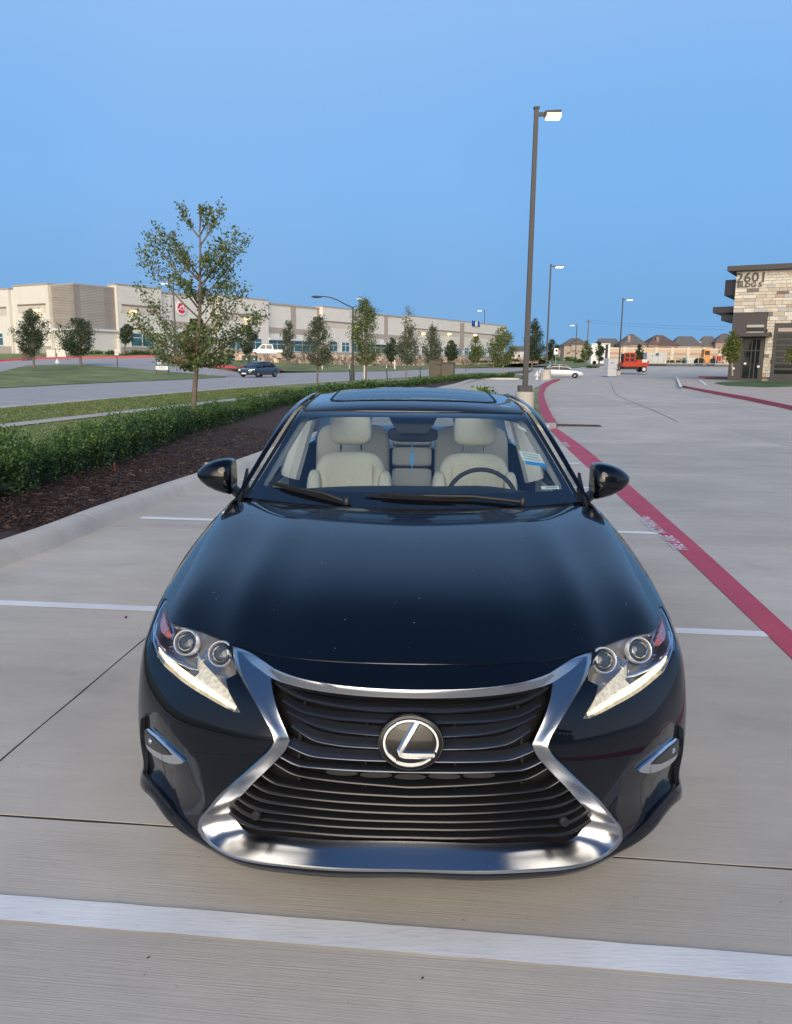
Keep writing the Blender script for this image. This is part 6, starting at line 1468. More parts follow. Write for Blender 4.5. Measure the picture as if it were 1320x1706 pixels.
# signs
def post_sign(label, px, yb, y0, y1, w_px, D, mat, post=M_STEEL, zb=None, extra=None):
    b_ = at(px, yb, D); t = thing('post_sign', b_, label, 'sign'); mpp = D / FOC; h0, h1 = (yb - y1) * mpp, (yb - y0) * mpp
    MB().box((0, .03, h1 * .5), (.06, .05, h1)).build('post', post, t)
    p = MB().box((0, 0, (h0 + h1) / 2), (w_px * mpp, .03, h1 - h0)).build('sign_panel', mat, t)
    if extra: extra(p, t, h0, h1, w_px * mpp)
    return t
def red_lines(p, t, h0, h1, w):
    for k in (.3, .5, .7): MB().box((0, -.02, h0 + (h1 - h0) * k), (w * .7, .01, (h1 - h0) * .07)).build('sign_line', M_SIGNR, p)
def dark_mark(p, t, h0, h1, w):
    MB().box((w * .1, -.02, h0 + (h1 - h0) * .62), (w * .45, .01, (h1 - h0) * .32)).build('sign_mark', M_VOID, p)
post_sign('small white notice sign with red print on the left lawn', 195, 611.5, 583, 592, 6.4, 71, M_SIGNW, M_POLE, None, red_lines)
post_sign('white sign with a dark mark on a post in front of the rubble wall', 823, 612, 577, 590, 8, 240, M_SIGNW, M_STEEL, None, dark_mark)
post_sign('white sign with a dark mark standing behind the silver car', 926, 618, 581, 591, 7, 138, M_SIGNW, M_STEEL, None, dark_mark)
cl = at(269.5, 616.5, 66); t = thing('site_sign', cl, 'large dark blue and white leasing board standing on the left lawn', 'sign'); mp_ = 66 / FOC; wS = 20.5 * mp_
for s_ in (-1, 1): MB().box((s_ * (wS / 2 - .03), .06, .7), (.09, .09, 2.0)).build('post', M_POLE, t)
MB().box((0, 0, (616.5 - 602) * mp_), (wS, .05, 17 * mp_)).build('sign_panel', pm('navy_board', (.045, .085, .16), .5), t); lw = MB().box((0, -.005, (616.5 - 613) * mp_), (wS, .055, 5.6 * mp_)).build('sign_panel', M_SIGNW, t)
for yy_, w_, h_ in ((601, .74, 1.5), (604.7, .80, 1.6), (607.4, .78, .7)): 
    for q in range(4): MB().box((wS * w_ * (-.38 + .26 * q), -.032, (616.5 - yy_) * mp_), (wS * w_ * .21, .012, h_ * mp_)).build('sign_line', M_SIGNW, t)
MB().box((0, -.04, (616.5 - 613) * mp_), (wS * .5, .01, .05)).build('sign_line', M_POLE, lw)
# hydrants
def hydrant(label, px, yb, h_px, D, mat):
    b_ = at(px, yb, D); s_ = h_px * D / FOC; t = thing('fire_hydrant', b_, label, 'hydrant', 'fire hydrants')
    MB().lathe([(.20 * s_, 0), (.20 * s_, .06 * s_), (.14 * s_, .08 * s_), (.14 * s_, .62 * s_), (.19 * s_, .64 * s_), (.19 * s_, .70 * s_), (.15 * s_, .80 * s_), (.06 * s_, .92 * s_), (.05 * s_, 1.0 * s_)], n=14).build('barrel', mat, t, True)
    for q in (-1, 1): MB().lathe([(.075 * s_, q * .10 * s_), (.075 * s_, q * .24 * s_), (.04 * s_, q * .28 * s_)], (0, 0, .50 * s_), 10, 'x').build('nozzle', mat, t, True)
    MB().lathe([(.10 * s_, -.10 * s_), (.10 * s_, -.25 * s_), (.05 * s_, -.29 * s_)], (0, 0, .46 * s_), 10, 'y').build('pumper_nozzle', mat, t, True)
M_HYD = pm('hydrant_white', (.72, .72, .68), .5)
hydrant('white fire hydrant by the kerb, left of the silver car', 895.5, 633, 15, 74, M_HYD); hydrant('white fire hydrant on the far lawn by the leftmost trees', 95.5, 611, 13, 78, M_HYD)
# tree stakes
M_STK = pm('black_stake', (.03, .03, .03), .7); M_STKW = pm('white_stake', (.66, .62, .55), .7); M_STKT = pm('tan_stake', (.42, .33, .22), .8)
for px, y0, y1, D, tip, lab in ((583.5, 608, 645, 50, M_STKW, 'black tree stake with a white tip left of the spiky tree'), (645, 608, 640, 56, M_STKW, 'black tree stake with a white tip right of the spiky tree'), (702, 607, 632, 64, M_STKT, 'black tree stake with a tan tip just left of the utility cabinet'), (777.5, 606, 620, 100, M_STKT, 'short black tree stake right of the utility cabinet')):
    a, b_ = at(px, y1, D), at(px - (y1 - y0) * .06, y0, D); t = thing('tree_stake', a, lab, 'stake', 'stakes beside the young trees'); d = b_ - a; MB().tube([(0, 0, 0), tuple(d * .82)], .035, 6).build('stake', M_STK, t); MB().tube([tuple(d * .82), tuple(d)], .036, 6).build('stake_tip', tip, t)
for px, y0, y1, D, lab in ((606.5, 608, 633, 55, 'pale wooden stake in front of the spiky tree trunk'), (536.5, 605, 619, 116, 'thin pale stake on the far slope behind the airy tree'), (657, 600, 615, 125, 'thin pale stake on the far slope by the small round tree')):
    a = at(px, y1, D); t = thing('wooden_stake', a, lab, 'stake', 'stakes beside the young trees'); MB().box((0, 0, (y1 - y0) * D / FOC / 2), (2.2 * D / FOC, .06, (y1 - y0) * D / FOC)).build('stake', M_STKW, t)
# utility cabinet
cc = at(737, 629, 66); mp_ = 66 / FOC; t = thing('utility_cabinet', cc, 'stepped brown-grey utility enclosure rising behind the far hedge', 'cabinet', None, R(-8)); M_CAB = pm('cabinet_brown', (.10, .085, .065), .7, noise=(2, .15)); M_CABD = pm('cabinet_dark', (.055, .047, .038), .7)
MB().box((-10 * mp_, .1, 14.5 * mp_), (21 * mp_, 1.2, 29 * mp_)).build('cabinet_tall', M_CAB, t); MB().box((10.5 * mp_, 0, 12 * mp_), (20 * mp_, 1.1, 24 * mp_)).build('cabinet_low', M_CAB, t)
MB().box((-10 * mp_, .05, 29.4 * mp_), (22 * mp_, 1.3, 1.0 * mp_)).build('cabinet_cap', M_CABD, t); MB().box((10.8 * mp_, -.05, 24.4 * mp_), (21.5 * mp_, 1.2, 1.0 * mp_)).build('cabinet_cap', M_CABD, t); MB().box((-.2 * mp_, -.53, 14 * mp_), (1.6 * mp_, .1, 16 * mp_)).box((-4 * mp_, -.53, 21.5 * mp_), (8 * mp_, .1, 1.2 * mp_)).build('cabinet_handle', M_CABD, t)
# transformer boxes on the slope
for k, (x, lab) in enumerate(((409.5, 'green transformer box behind the dark moving car, left one of two'), (422, 'green transformer box behind the dark moving car, right one of two'))):
    c = at(x, 605.5, 92); t = thing('transformer_box', c, lab, 'utility box'); M_TR = bpy.data.materials.get('transformer_green') or pm('transformer_green', (.035, .065, .045), .6)
    MB().box((0, 0, .42), (.78, .8, .85)).build('box_body', M_TR, t); MB().box((0, -.05, .88), (.82, .86, .08)).build('box_lid', M_TR, t); MB().box((.15, -.405, .5), (.12, .02, .14)).build('warning_label', M_SIGNW, t)
# leafy sprout behind the sedan roof
c = gp(808, 672); o = thing('leafy_sprout', (c[0], c[1], 0), 'small bright green leafy plant peeking over the rear of the sedan roof', 'plant'); q = float(at(806, 646, (c - CAMP) @ _fw)[2])
Cn = np.array([0, 0, q * .55]) + rng.normal(0, 1, (420, 3)) * [.20, .20, q * .22]; quads_obj('foliage', leaf_quads(Cn, np.full(420, .085), .55, .3), foliage('sprout_leaf', [(0, (.06, .12, .02)), (1, (.16, .26, .06))]), o); MB().tube([(0, 0, 0), (.03, 0, q * .5), (0, 0, q * .95)], [.02, .015, .006], 6).build('stem', M_BARK, o)
tag(MB().box((*gp(191, 787, .115)[:2], .175), (.03, .03, .10), .4, .6).lathe([(.02, .20), (.022, .235), (.01, .25)], (*gp(191, 787, .115)[:2], 0), 8).build('irrigation_head', pm('rusty_red', (.10, .03, .02), .9)), 'small rusty red sprinkler riser between hedge and mulch', 'sprinkler')

# ================================================================ other vehicles
def loft_body(secs, mat, name, parent, n=20, e=.38):
    """secs: (x, z0, z1, halfwidth) along the car's length"""
    V = []
    for x, z0, z1, hw in secs:
        for k in range(n):
            a = 2 * math.pi * k / n; c, s_ = math.cos(a), math.sin(a)
            V.append((x, hw * math.copysign(abs(c) ** e, c), (z0 + z1) / 2 + (z1 - z0) / 2 * math.copysign(abs(s_) ** e, s_)))
    F = [(i * n + k, i * n + (k + 1) % n, (i + 1) * n + (k + 1) % n, (i + 1) * n + k) for i in range(len(secs) - 1) for k in range(n)] + [tuple(range(n - 1, -1, -1)), tuple(range((len(secs) - 1) * n, len(secs) * n))]
    F = [f[::-1] for f in F]
    return mesh_obj(name, V, F, mat, parent, True, None, 45)
M_TINT = pm('tinted_window', (.012, .018, .022), .06, 0, 1.0)
def other_car(label, loc, rz, mat, cat='car', name='car', L=4.75, lights=False):
    t = thing(name, loc, label, cat, None, rz); h = L / 2           # nose towards +x
    b_ = loft_body([(-h, .42, .80, .62), (-h + .10, .30, .98, .80), (-h + .5, .24, 1.02, .89), (-h + 1.1, .20, .97, .91), (0, .19, .94, .91), (.9, .20, .92, .91), (1.5, .21, .86, .90), (h - .35, .22, .76, .86), (h - .08, .26, .66, .72), (h, .34, .58, .55)], mat, 'body', t)
    loft_body([(-h + .55, .95, 1.0, .60), (-h + 1.0, .92, 1.26, .64), (-h + 1.55, .90, 1.42, .62), (-.05, .90, 1.45, .62), (.45, .90, 1.38, .64), (.95, .90, 1.10, .70), (1.25, .88, .93, .72)], M_TINT, 'cabin_glass', t, e=.5)
    loft_body([(-h + 1.15, 1.33, 1.375, .50), (-h + 1.5, 1.37, 1.45, .585), (-.05, 1.38, 1.475, .59), (.38, 1.37, 1.43, .57), (.55, 1.31, 1.355, .52)], mat, 'roof', t, e=.6)
    for s_ in (-1, 1):
        MB().tube([(1.20, s_ * .74, .93), (.62, s_ * .66, 1.31), (.25, s_ * .60, 1.43)], .035, 6).tube([(-.25, s_ * .70, .93), (-.22, s_ * .605, 1.43)], .035, 6).tube([(-h + .62, s_ * .70, .98), (-h + 1.3, s_ * .60, 1.38)], [.06, .05], 6).build('pillar', mat, t, True)
        for k in (-.35, -1.25): MB().box((k, s_ * .913, .76), (.20, .02, .035)).build('door_handle', mat, t)
        MB().lathe([(.03, -.10), (.08, -.06), (.09, .04), (.03, .08)], (.95, s_ * .99, 1.0), 10, 'y').build('door_mirror', mat, t, True)
        hl = MB().add([(h - .42, s_ * .845, .58), (h - .10, s_ * .70, .56), (h - .10, s_ * .68, .67), (h - .48, s_ * .85, .74), (h - .42, s_ * .60, .58), (h - .04, s_ * .50, .56), (h - .04, s_ * .48, .65), (h - .48, s_ * .60, .76)], [(0, 1, 2, 3), (3, 2, 6, 7), (1, 5, 6, 2), (4, 5, 1, 0)]).build('headlight', M_HL if lights else M_LENSG, t)
        MB().box((-h + .12, s_ * .64, .84), (.14, .30, .14)).build('tail_light', M_REDREF, t)
        for x in (h - .95, -h + 1.0):
            w = MB().lathe([(.20, -.10), (.30, -.10), (.325, -.07), (.325, .07), (.30, .10), (.20, .10)], (x, s_ * .82, .325), 20, 'y').build('wheel', M_RUBBER, t, True)
            rim = MB().lathe([(.215, s_ * .085), (.20, s_ * .10), (.19, s_ * .05), (.04, s_ * .07)], (x, s_ * .82, .325), 18, 'y')
            for k in range(5):
                a = 2 * math.pi * k / 5 + .3; rim.tube([(x, s_ * .905, .325), (x + .2 * math.cos(a), s_ * .915, .325 + .2 * math.sin(a))], [.05, .035], 5)
            rim.build('rim', M_RIM, w)
    MB().box((h - .02, 0, .44), (.06, .90, .16)).build('grille', M_PLAST, t); MB().box((h + .01, 0, .36), (.02, .5, .12)).build('number_plate', M_SIGNW, t)
    return t
M_HL = emit('headlight_glow', (1.0, .82, .50), 3.0)
M_SILV = pm('silver_paint', (.72, .74, .77), .28, .45, .8); M_NAVY = pm('dark_blue_paint', (.03, .045, .065), .25, .2, 1.0); M_WHT = pm('white_paint', (.75, .76, .77), .3, 0, .8)
cs_ = gp(943, 630); other_car('silver sedan parked side-on at the far end of the lot behind a pole base', (cs_[0] - .4, cs_[1] + .5, 0), R(-9), M_SILV, name='sedan', L=4.85)
cd_ = gp(428, 628.5, .02); other_car('dark blue car with glowing headlights driving on the road', (cd_[0], cd_[1] + 1, .02), R(-116), M_NAVY, name='sedan', L=4.6, lights=True)
# white crew-cab pickup above the rubble wall
cp = at(444, 594.5, 124); t = thing('pickup_truck', cp, 'white crew-cab pickup parked above the rubble wall', 'pickup', None, R(180 + 14)); 
MB().add([(-2.9, -.95, .55), (2.9, -.95, .55), (2.9, .95, .55), (-2.9, .95, .55), (-2.9, -.95, 1.15), (2.75, -.92, 1.15), (2.75, .92, 1.15), (-2.9, .95, 1.15)], [(3, 2, 1, 0), (4, 5, 6, 7), (0, 1, 5, 4), (1, 2, 6, 5), (2, 3, 7, 6), (3, 0, 4, 7)]).build('body', M_WHT, t)
MB().add([(-1.0, -.9, 1.15), (1.55, -.9, 1.15), (1.55, .9, 1.15), (-1.0, .9, 1.15), (-.85, -.75, 1.93), (.75, -.75, 1.93), (.75, .75, 1.93), (-.85, .75, 1.93)], [(4, 5, 6, 7), (0, 1, 5, 4), (1, 2, 6, 5), (2, 3, 7, 6), (3, 0, 4, 7)]).build('cab', M_WHT, t)
for s_ in (-1, 1):
    for x0, x1, x2, x3 in ((-.85, -.72, .10, .10), (.22, .22, .72, 1.20)):
        y0, y1 = s_ * .895, s_ * .775; MB().add([(x0, y0, 1.24), (x3, y0, 1.24), (x2, y1, 1.84), (x1, y1, 1.84), (x0, y0 * .97, 1.24), (x3, y0 * .97, 1.24), (x2, y1 * .97, 1.84), (x1, y1 * .97, 1.84)], [(0, 1, 2, 3), (3, 2, 1, 0), (0, 4, 5, 1), (2, 6, 7, 3)]).build('window', M_TINT, t)
    for x in (-1.85, 1.95):
        w = MB().lathe([(.22, -.13), (.36, -.13), (.39, -.09), (.39, .09), (.36, .13), (.22, .13)], (x, s_ * .84, .39), 18, 'y').build('wheel', M_RUBBER, t, True); MB().lathe([(.23, s_ * .10), (.20, s_ * .13), (.05, s_ * .09)], (x, s_ * .84, .39), 14, 'y').build('rim', M_RIM, w)
    MB().box((-2.88, s_ * .82, .95), (.08, .16, .34)).build('tail_light', M_REDREF, t); MB().box((2.8, s_ * .70, .95), (.18, .36, .22)).build('headlight', M_LENSG, t)
MB().box((-2.0, 0, 1.16), (1.7, 1.6, .03)).build('cargo_bed', M_VOID, t); MB().box((2.9, 0, .62), (.12, 1.85, .22)).box((-2.95, 0, .60), (.12, 1.85, .20)).build('bumper', M_STEEL, t); MB().add([(1.57, -.82, 1.18), (1.57, .82, 1.18), (.80, .70, 1.86), (.80, -.70, 1.86)], [(0, 1, 2, 3)]).build('windshield', M_TINT, t)
# ---- construction corner: toilet, red machine, trailer, loader
ct = gp(1016.5, 628); t = thing('portable_toilet', (ct[0], ct[1], 0), 'grey and blue portable toilet at the far edge of the lot', 'toilet', None, R(14)); M_PTG = pm('toilet_grey', (.52, .53, .55), .6); M_PTB = pm('toilet_blue', (.04, .10, .26), .6)
MB().box((0, 0, 1.02), (1.15, 1.15, 2.04)).build('shell', M_PTG, t); MB().box((.592, 0, 1.0), (.02, 1.05, 1.9)).build('side_panel', M_PTB, t); MB().box((0, 0, 2.14), (1.22, 1.22, .16), 0, .8).build('roof', M_PTG, t); MB().box((-.05, -.585, 1.0), (.82, .02, 1.8)).build('door', M_PTG, t); MB().box((.25, -.60, 1.05), (.06, .03, .12)).build('latch', M_PTB, t); MB().box((0, 0, .04), (1.25, 1.25, .10)).build('skid', M_PTB, t); MB().box((-.05, -.597, 1.68), (.4, .01, .10)).build('door_vent', M_PTB, t)
cr = at(1055.5, 618, 103); mp_ = 103 / FOC; t = thing('trailer_machine', cr, 'red towed machine with a square cage and a white wheel behind the portable toilet', 'machine', None, R(6)); M_MR = pm('machine_red', (.55, .06, .025), .5); M_MD = pm('machine_dark', (.03, .028, .028), .7)
def mpb(x0, x1, y0, y1): return ((x0 + x1) / 2 - 1055.5) * mp_, (618 - (y0 + y1) / 2) * mp_, (x1 - x0) * mp_, (y1 - y0) * mp_
def mbox(x0, x1, y0, y1, d, nm, mat, par=None, yo=0): cx, cz, w, h = mpb(x0, x1, y0, y1); return MB().box((cx, yo, cz), (w, d, h)).build(nm, mat, par or t)
mbox(1034, 1056, 604, 611, 1.6, 'chassis', M_MR); mbox(1056, 1078, 601, 611, 1.6, 'engine_cover', M_MR); mbox(1058, 1072, 599.5, 601.5, 1.3, 'engine_cowl', M_MR); cg = mbox(1036.5, 1053, 590, 604, 1.3, 'cage', M_MD); mbox(1036, 1062, 611, 615.5, 1.4, 'underframe', M_MD)
for x in (1035.6, 1044.2, 1053.4): mbox(x, x + 2.0, 588.5, 604, .12, 'cage_bar', M_MR, cg, -.68)
for y in (588.5, 595.8, 602.5): mbox(1035.6, 1055, y, y + 1.8, .10, 'cage_bar', M_MR, cg, -.69)
cx, cz, w, h = mpb(1065, 1075, 610, 620); wr = h / 2
for s_ in (-1, 1): wl2 = MB().lathe([(wr * .5, -.12), (wr * .95, -.12), (wr, -.06), (wr, .06), (wr * .95, .12), (wr * .5, .12)], (cx, s_ * .75, cz), 18, 'y').build('wheel', M_RUBBER, t, True); MB().lathe([(wr * .62, s_ * .10), (wr * .58, s_ * .14), (wr * .1, s_ * .12)], (cx, s_ * .75, cz), 14, 'y').build('rim', M_SIGNW, wl2)
mbox(1066, 1075, 599, 604, .04, 'panel_mark', M_SIGNW, None, -.82); MB().tube([((1032 - 1055.5) * mp_, 0, .55), ((1020 - 1055.5) * mp_, -.1, .35)], .05, 6).build('tow_bar', M_MR, t)
for px, py, lab in ((1033, 626, 'orange and white traffic barrel stub beside the light pole'),):
    c = gp(px, py); t2 = thing('marker_post', (c[0] + .3, c[1] - .6, 0), 'short orange marker at the foot of the light pole beside the red machine', 'marker'); MB().box((0, 0, .02), (.7, .3, .05)).build('marker_base', M_MR, t2); MB().lathe([(.10, .04), (.03, .45)], n=10).build('marker_cone', pm('orange_plastic', (.6, .16, .05), .5), t2, True)
def big_box(label, name, cat, px0, px1, py0, py1, D, depth, mat, parts=None, rz=0.0):
    c = at((px0 + px1) / 2, py1, D); w, h = (px1 - px0) * D / FOC, (py1 - py0) * D / FOC; t = thing(name, c, label, cat, None, rz); MB().box((0, depth / 2, h / 2), (w, depth, h)).build('body', mat, t)
    if parts: parts(t, w, h)
    return t
M_WTR = pm('trailer_white', (.66, .68, .68), .5); M_CONT = pm('container_pale', (.52, .53, .51), .6, noise=(.8, .1))
def tr_parts(t, w, h):
    MB().box((w * .32, -.02, h * .58), (w * .14, .06, h * .80)).build('door_opening', M_MD, t); MB().box((0, 0, h + .05), (w * 1.02, .3, .12)).build('roof_edge', M_SIGNW, t)
    for s_ in (-.3, .3): MB().lathe([(.15, -.1), (.36, -.1), (.36, .1), (.15, .1)], (s_ * w, .1, .2), 14, 'y').build('wheel', M_RUBBER, t, True)
    MB().box((-w * .2, -.02, h * .55), (w * .12, .05, h * .22)).build('trailer_mark', M_OAKM, t)
M_OAKM = pm('green_mark', (.05, .18, .07), .6)
big_box('tall white trailer standing behind the portable toilet', 'white_trailer', 'trailer', 985, 1016, 574, 606, 150, 3, M_WTR, tr_parts)
def co_parts(t, w, h):
    for k in range(9): MB().box((-w / 2 + w * (k + .5) / 9, -.03, h / 2), (.07, .08, h * .94)).build('panel_rib', M_CONT, t)
    MB().box((w * .02, -.05, h * .84), (w * .16, .06, h * .26)).build('container_sign', M_PTB, t); MB().box((0, .1, -.1), (w, .6, .25)).build('base_rail', M_MD, t)
big_box('long pale grey storage container with a small blue sign behind the red machine', 'storage_container', 'container', 1078, 1111, 588, 607, 140, 2.4, M_CONT, co_parts)
big_box('small pale storage box left of the orange loader', 'storage_box', 'container', 1144, 1160, 596, 606, 150, 2.0, M_CONT, lambda t, w, h: MB().box((0, -.03, h * .5), (w * .9, .05, h * .1)).build('panel_rib', M_STEEL, t))
cl = at(1176, 608, 135); mp_ = 135 / FOC; t = thing('wheel_loader', cl, 'orange wheel loader with black tyres in front of the striped wall', 'loader', None, 0); M_OR = pm('loader_orange', (.62, .24, .02), .5)
B = lambda x0, x1, y0, y1: (((x0 + x1) / 2 - 1176) * mp_, (608 - (y0 + y1) / 2) * mp_, (x1 - x0) * mp_, (y1 - y0) * mp_)
def lbox(x0, x1, y0, y1, d, nm, mat, tp=1.0, yo=0): cx, cz, w, h = B(x0, x1, y0, y1); return MB().box((cx, yo, cz), (w, d, h), 0, tp).build(nm, mat, t)
lbox(1168, 1183, 594, 605, 1.8, 'engine_body', M_OR, .8); cb = lbox(1170, 1181, 582.5, 594, 1.5, 'cab', M_OR, .85); lbox(1171.5, 1179.5, 585, 591.5, 1.54, 'cab_window', M_MD, .9); lbox(1165, 1169, 596, 602, 1.2, 'lift_arm', M_OR)
for x in (1166, 1185):
    for s_ in (-1, 1): cx, cz, w, h = B(x - 5, x + 5, 597, 609); MB().lathe([(.2, -.2), (h / 2 * .95, -.2), (h / 2, -.1), (h / 2, .1), (h / 2 * .95, .2), (.2, .2)], (cx, s_ * .95, cz), 16, 'y').build('wheel', M_RUBBER, t, True)
cr2 = at(1198, 607, 138); t = thing('red_trailer_bed', cr2, 'red slatted trailer between the orange loader and the stone building', 'trailer'); mp_ = 138 / FOC
MB().box((0, .6, 1.0), (17 * mp_, .12, 8 * mp_)).build('tail_gate', M_MR, t); MB().box((0, .4, .35), (18 * mp_, .9, .2)).build('bed', M_MD, t)
for k in range(5): MB().box(((-7 + k * 3.5) * mp_, .5, 1.0), (.12, .1, 9 * mp_)).build('gate_slat', M_MD, t)
# chain link fence line and ground around the site
fa, fb = at(1078, 606.8, 131), at(1212, 607.5, 131); t = thing('site_fence', fa, 'low dark wire fence along the building site', 'fence'); d = fb - fa; L = np.linalg.norm(d)
for k in range(15): q = d * k / 14; MB().box((q[0], q[1], q[2] + .75), (.07, .07, 1.5)).build('fence_post', M_STEEL, t)
MB().tube([(0, 0, 1.45), (d[0], d[1], d[2] + 1.45)], .03, 5).tube([(0, 0, .1), (d[0], d[1], d[2] + .1)], .09, 5).build('fence_rail', M_STEEL, t)
for k, (x0, x1, y0, y1, D) in enumerate(((1110, 1126, 596, 605, 145), (1124, 1146, 595, 605, 148), (940, 962, 588, 602, 190), (955, 975, 592, 605, 160), (905, 935, 590, 601, 210), (1008, 1020, 606, 616, 118), (975, 1000, 606, 613, 120), (800, 815, 596, 605, 190), (846, 870, 594, 603, 215))):
    c = at((x0 + x1) / 2, y1, D); me = shr_far[k % 4]; o = bpy.data.objects.new('wild_bush', me); link(o); w = (x1 - x0) * D / FOC; o.location = tuple(c); o.scale = (w, w * .8, (y1 - y0) * D / FOC / .8)
    tag(o, ['green weedy bush behind the site fence, left', 'green weedy bush behind the site fence, centre', 'dark scrub below the brown-roofed house', 'olive scrub right behind the silver car', 'scrub beyond the two nearest light poles', 'low bush at the left side of the portable toilet', 'low hedge bush between silver car and portable toilet', 'scrub at the end of the warehouse', 'scrub above the rubble wall behind the nearest pole'][k], 'bush')
def rise_z(x, y):
    xl = 14 + max(0, y - 105) * .27
    return (min(1, max(0, (y - 99) / 29)) * 1.22 + min(1, max(0, (y - 128) / 77)) * .3) * min(1, max(0, (x - xl) / 10))
for nm, y0, y1, ny, mt in (('parking_lot_rise', 99, 128, 8, M_SLAB), ('site_ground', 128, 206, 12, pm('site_soil', (.27, .22, .15), .95, noise=(.15, .3)))):
    rows = []
    for j_ in range(ny + 1):
        y = y0 + (y1 - y0) * j_ / ny; xl = 14 + max(0, y - 105) * .27
        rows.append([(xl + (95 - xl) * q, y, rise_z(xl + (95 - xl) * q, y) + .003) for q in np.linspace(0, 1, 40) ** 1.6])
    V, F = strip_mesh(rows); o = mesh_obj(nm, V, F, mt); o['kind'] = 'structure'
poly3('far_field', [(41.5, 206, .3), (52, 206, 1.52), (95, 206, 1.52), (170, 206, 1.52), (230, 420, 6), (60, 420, 6)], M_GRASS2)
# ---- banded screen wall and houses
M_SW1 = pm('screen_wall_tan', (.52, .42, .32), .9); M_SW2 = pm('screen_wall_rose', (.40, .28, .22), .9); M_SWC = pm('screen_wall_cap', (.60, .53, .43), .9)
wa_, wb_ = at(1013, 606, 205), at(1225, 607, 205); t = thing('screen_wall', wa_, 'long banded tan and rose masonry wall in front of the houses', 'wall'); d = wb_ - wa_; L = float(np.linalg.norm(d[:2])); t.rotation_euler = (0, 0, math.atan2(d[1], d[0])); hw = (606 - 579.5) * 205 / FOC
for z0, z1, mt, pr in ((0, .32, M_SW1, 0), (.32, .44, M_SW2, .03), (.44, .58, M_SW1, .0), (.58, .72, M_SW2, .03), (.72, .90, M_SW1, 0), (.90, 1.0, M_SWC, .10)):
    MB().box((L / 2, .2 - pr, hw * (z0 + z1) / 2), (L, .4 + pr, hw * (z1 - z0))).build('wall_band', mt, t)
for k in range(9): MB().box((L * k / 8, .1, hw * .52), (.8, .8, hw * 1.05)).build('wall_pier', M_SWC, t)
M_BRK = [pm('house_brick_' + n_, c_, .9, noise=(1.5, .15)) for n_, c_ in (('rose', (.33, .235, .20)), ('tan', (.36, .30, .245)), ('red', (.26, .17, .15)))]
M_RF = [pm('roof_' + n_, c_, .95, noise=(1.2, .2, (1, 1, 4))) for n_, c_ in (('grey', (.115, .115, .12)), ('brown', (.115, .105, .103)), ('red', (.11, .083, .085)))]
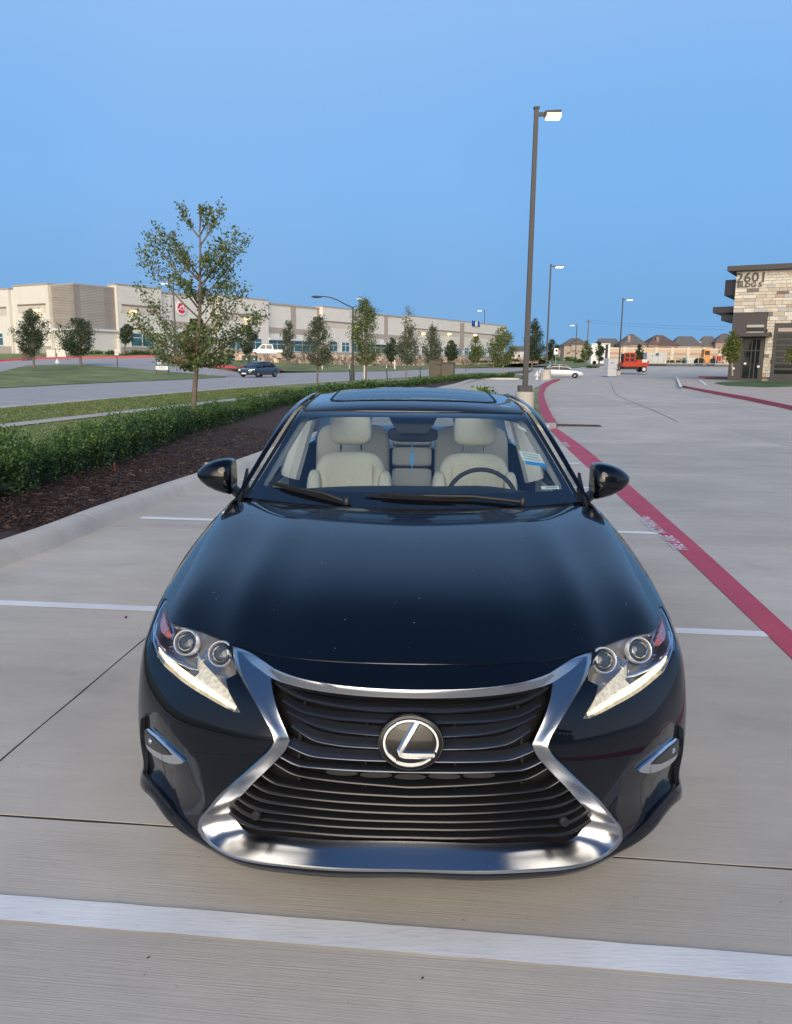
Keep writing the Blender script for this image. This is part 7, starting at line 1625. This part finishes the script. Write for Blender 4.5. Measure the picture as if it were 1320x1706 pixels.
def house(label, px0, px1, pyt, pye, D, wm, rm, chim=None, ridge=.35, dormer=None):
    c = at((px0 + px1) / 2, 612, D); k = D / FOC; w = (px1 - px0) * k; he = (612 - pye) * k; ht = (612 - pyt) * k; dp = w * .7; t = thing('house', c, label, 'house', None)
    MB().box((0, dp / 2, he / 2), (w * .94, dp, he)).build('wall', wm, t); r_ = ridge * w / 2; o = .03 * w
    rfm = MB().add([(-w / 2 - o, -o, he), (w / 2 + o, -o, he), (w / 2 + o, dp + o, he), (-w / 2 - o, dp + o, he), (-r_, dp * .5, ht), (r_, dp * .5, ht)], [(0, 1, 5, 4), (1, 2, 5), (2, 3, 4, 5), (3, 0, 4), (3, 2, 1, 0)]).build('roof', rm, t)
    if chim:
        for cx, y0, y1 in chim: x = (cx - (px0 + px1) / 2) * k; z0, z1 = (612 - y1) * k, (612 - y0) * k; MB().box((x, dp * .16, (z0 + z1) / 2), (4.6 * k, 4 * k, z1 - z0)).build('chimney', wm, rfm)
    if dormer:
        for dx0, dx1, dy0, dy1 in dormer:
            x = ((dx0 + dx1) / 2 - (px0 + px1) / 2) * k; ww = (dx1 - dx0) * k; z0, z1 = (612 - dy1) * k, (612 - dy0) * k
            MB().add([(x - ww / 2, -.6, z0), (x + ww / 2, -.6, z0), (x, -.6, z1), (x - ww / 2, dp * .5, z0), (x + ww / 2, dp * .5, z0), (x, dp * .5, z1)], [(0, 1, 2), (0, 2, 5, 3), (2, 1, 4, 5)]).build('gable', rm, rfm); MB().box((x, -.3, z0 - .9), (ww * .8, .8, 1.8)).build('gable_wall', wm, t)
    for q in (-.3, .0, .3): wn_ = MB().box((q * w, -.05, he * .72), (w * .10, .1, he * .16)).build('window', M_TINT, t)
    return t
house('distant house with a grey-brown hip roof above the silver car', 938, 982, 564, 577, 262, M_BRK[1], M_RF[1], None, .3, [(948, 975, 566, 576)])
house('distant house with a low grey roof above the white trailer', 994, 1034, 564.5, 578, 268, M_BRK[1], M_RF[0], None, .7)
house('distant rose brick house with a steep pointed roof and a tall chimney', 1031, 1077, 557, 575, 262, M_BRK[0], M_RF[0], [(1047, 560, 585)], .12, [(1034, 1048, 566, 577)])
house('distant house with a dark red roof and a pale chimney', 1073, 1130, 559, 576, 262, M_BRK[2], M_RF[2], [(1095, 562, 585)], .22, [(1076, 1096, 564, 576)])
house('distant house with a wide grey hip roof in the middle of the row', 1121, 1168, 561, 577, 262, M_BRK[1], M_RF[0], None, .5)
house('distant house with a grey roof and a pale chimney behind the orange loader', 1163, 1200, 561, 578, 264, M_BRK[1], M_RF[0], [(1164, 569, 586)], .4)
house('distant house with a two-step dark roof next to the stone building', 1189, 1230, 556.5, 572, 262, M_BRK[0], M_RF[1], None, .2)
house('distant pale house behind the trees left of the second light pole', 850, 880, 577, 586, 330, pm('pale_render', (.55, .53, .50), .9), M_RF[0], None, .5)
house('distant low house behind the tree between the poles', 930, 950, 574, 584, 330, M_BRK[1], M_RF[0], None, .5)
# ---- the neighbouring building behind the photographer, mirrored in the paint
t = thing('office_building', (26, -34, 0), 'stone and glass office building behind the photographer, mirrored in the car paint', 'building', None, R(-30))
MB().box((0, 0, 4.3), (40, 14, 8.6)).build('wall', M_STONE[1], t); MB().box((0, 0, 8.8), (42, 16, .5)).build('roof', M_DARKM, t)
for k in range(8):
    w = MB().box((-17.5 + k * 5, 7.03, 3.2), (3.0, .1, 4.2)).build('window', M_DARKG, t); MB().box((-17.5 + k * 5, 7.08, 3.2), (.12, .1, 4.2)).build('window_frame', M_DARKM, w)
    MB().box((-15 + k * 5, 7.2, 5.9), (.35, .35, .5)).build('wall_light', M_LEDW, t)
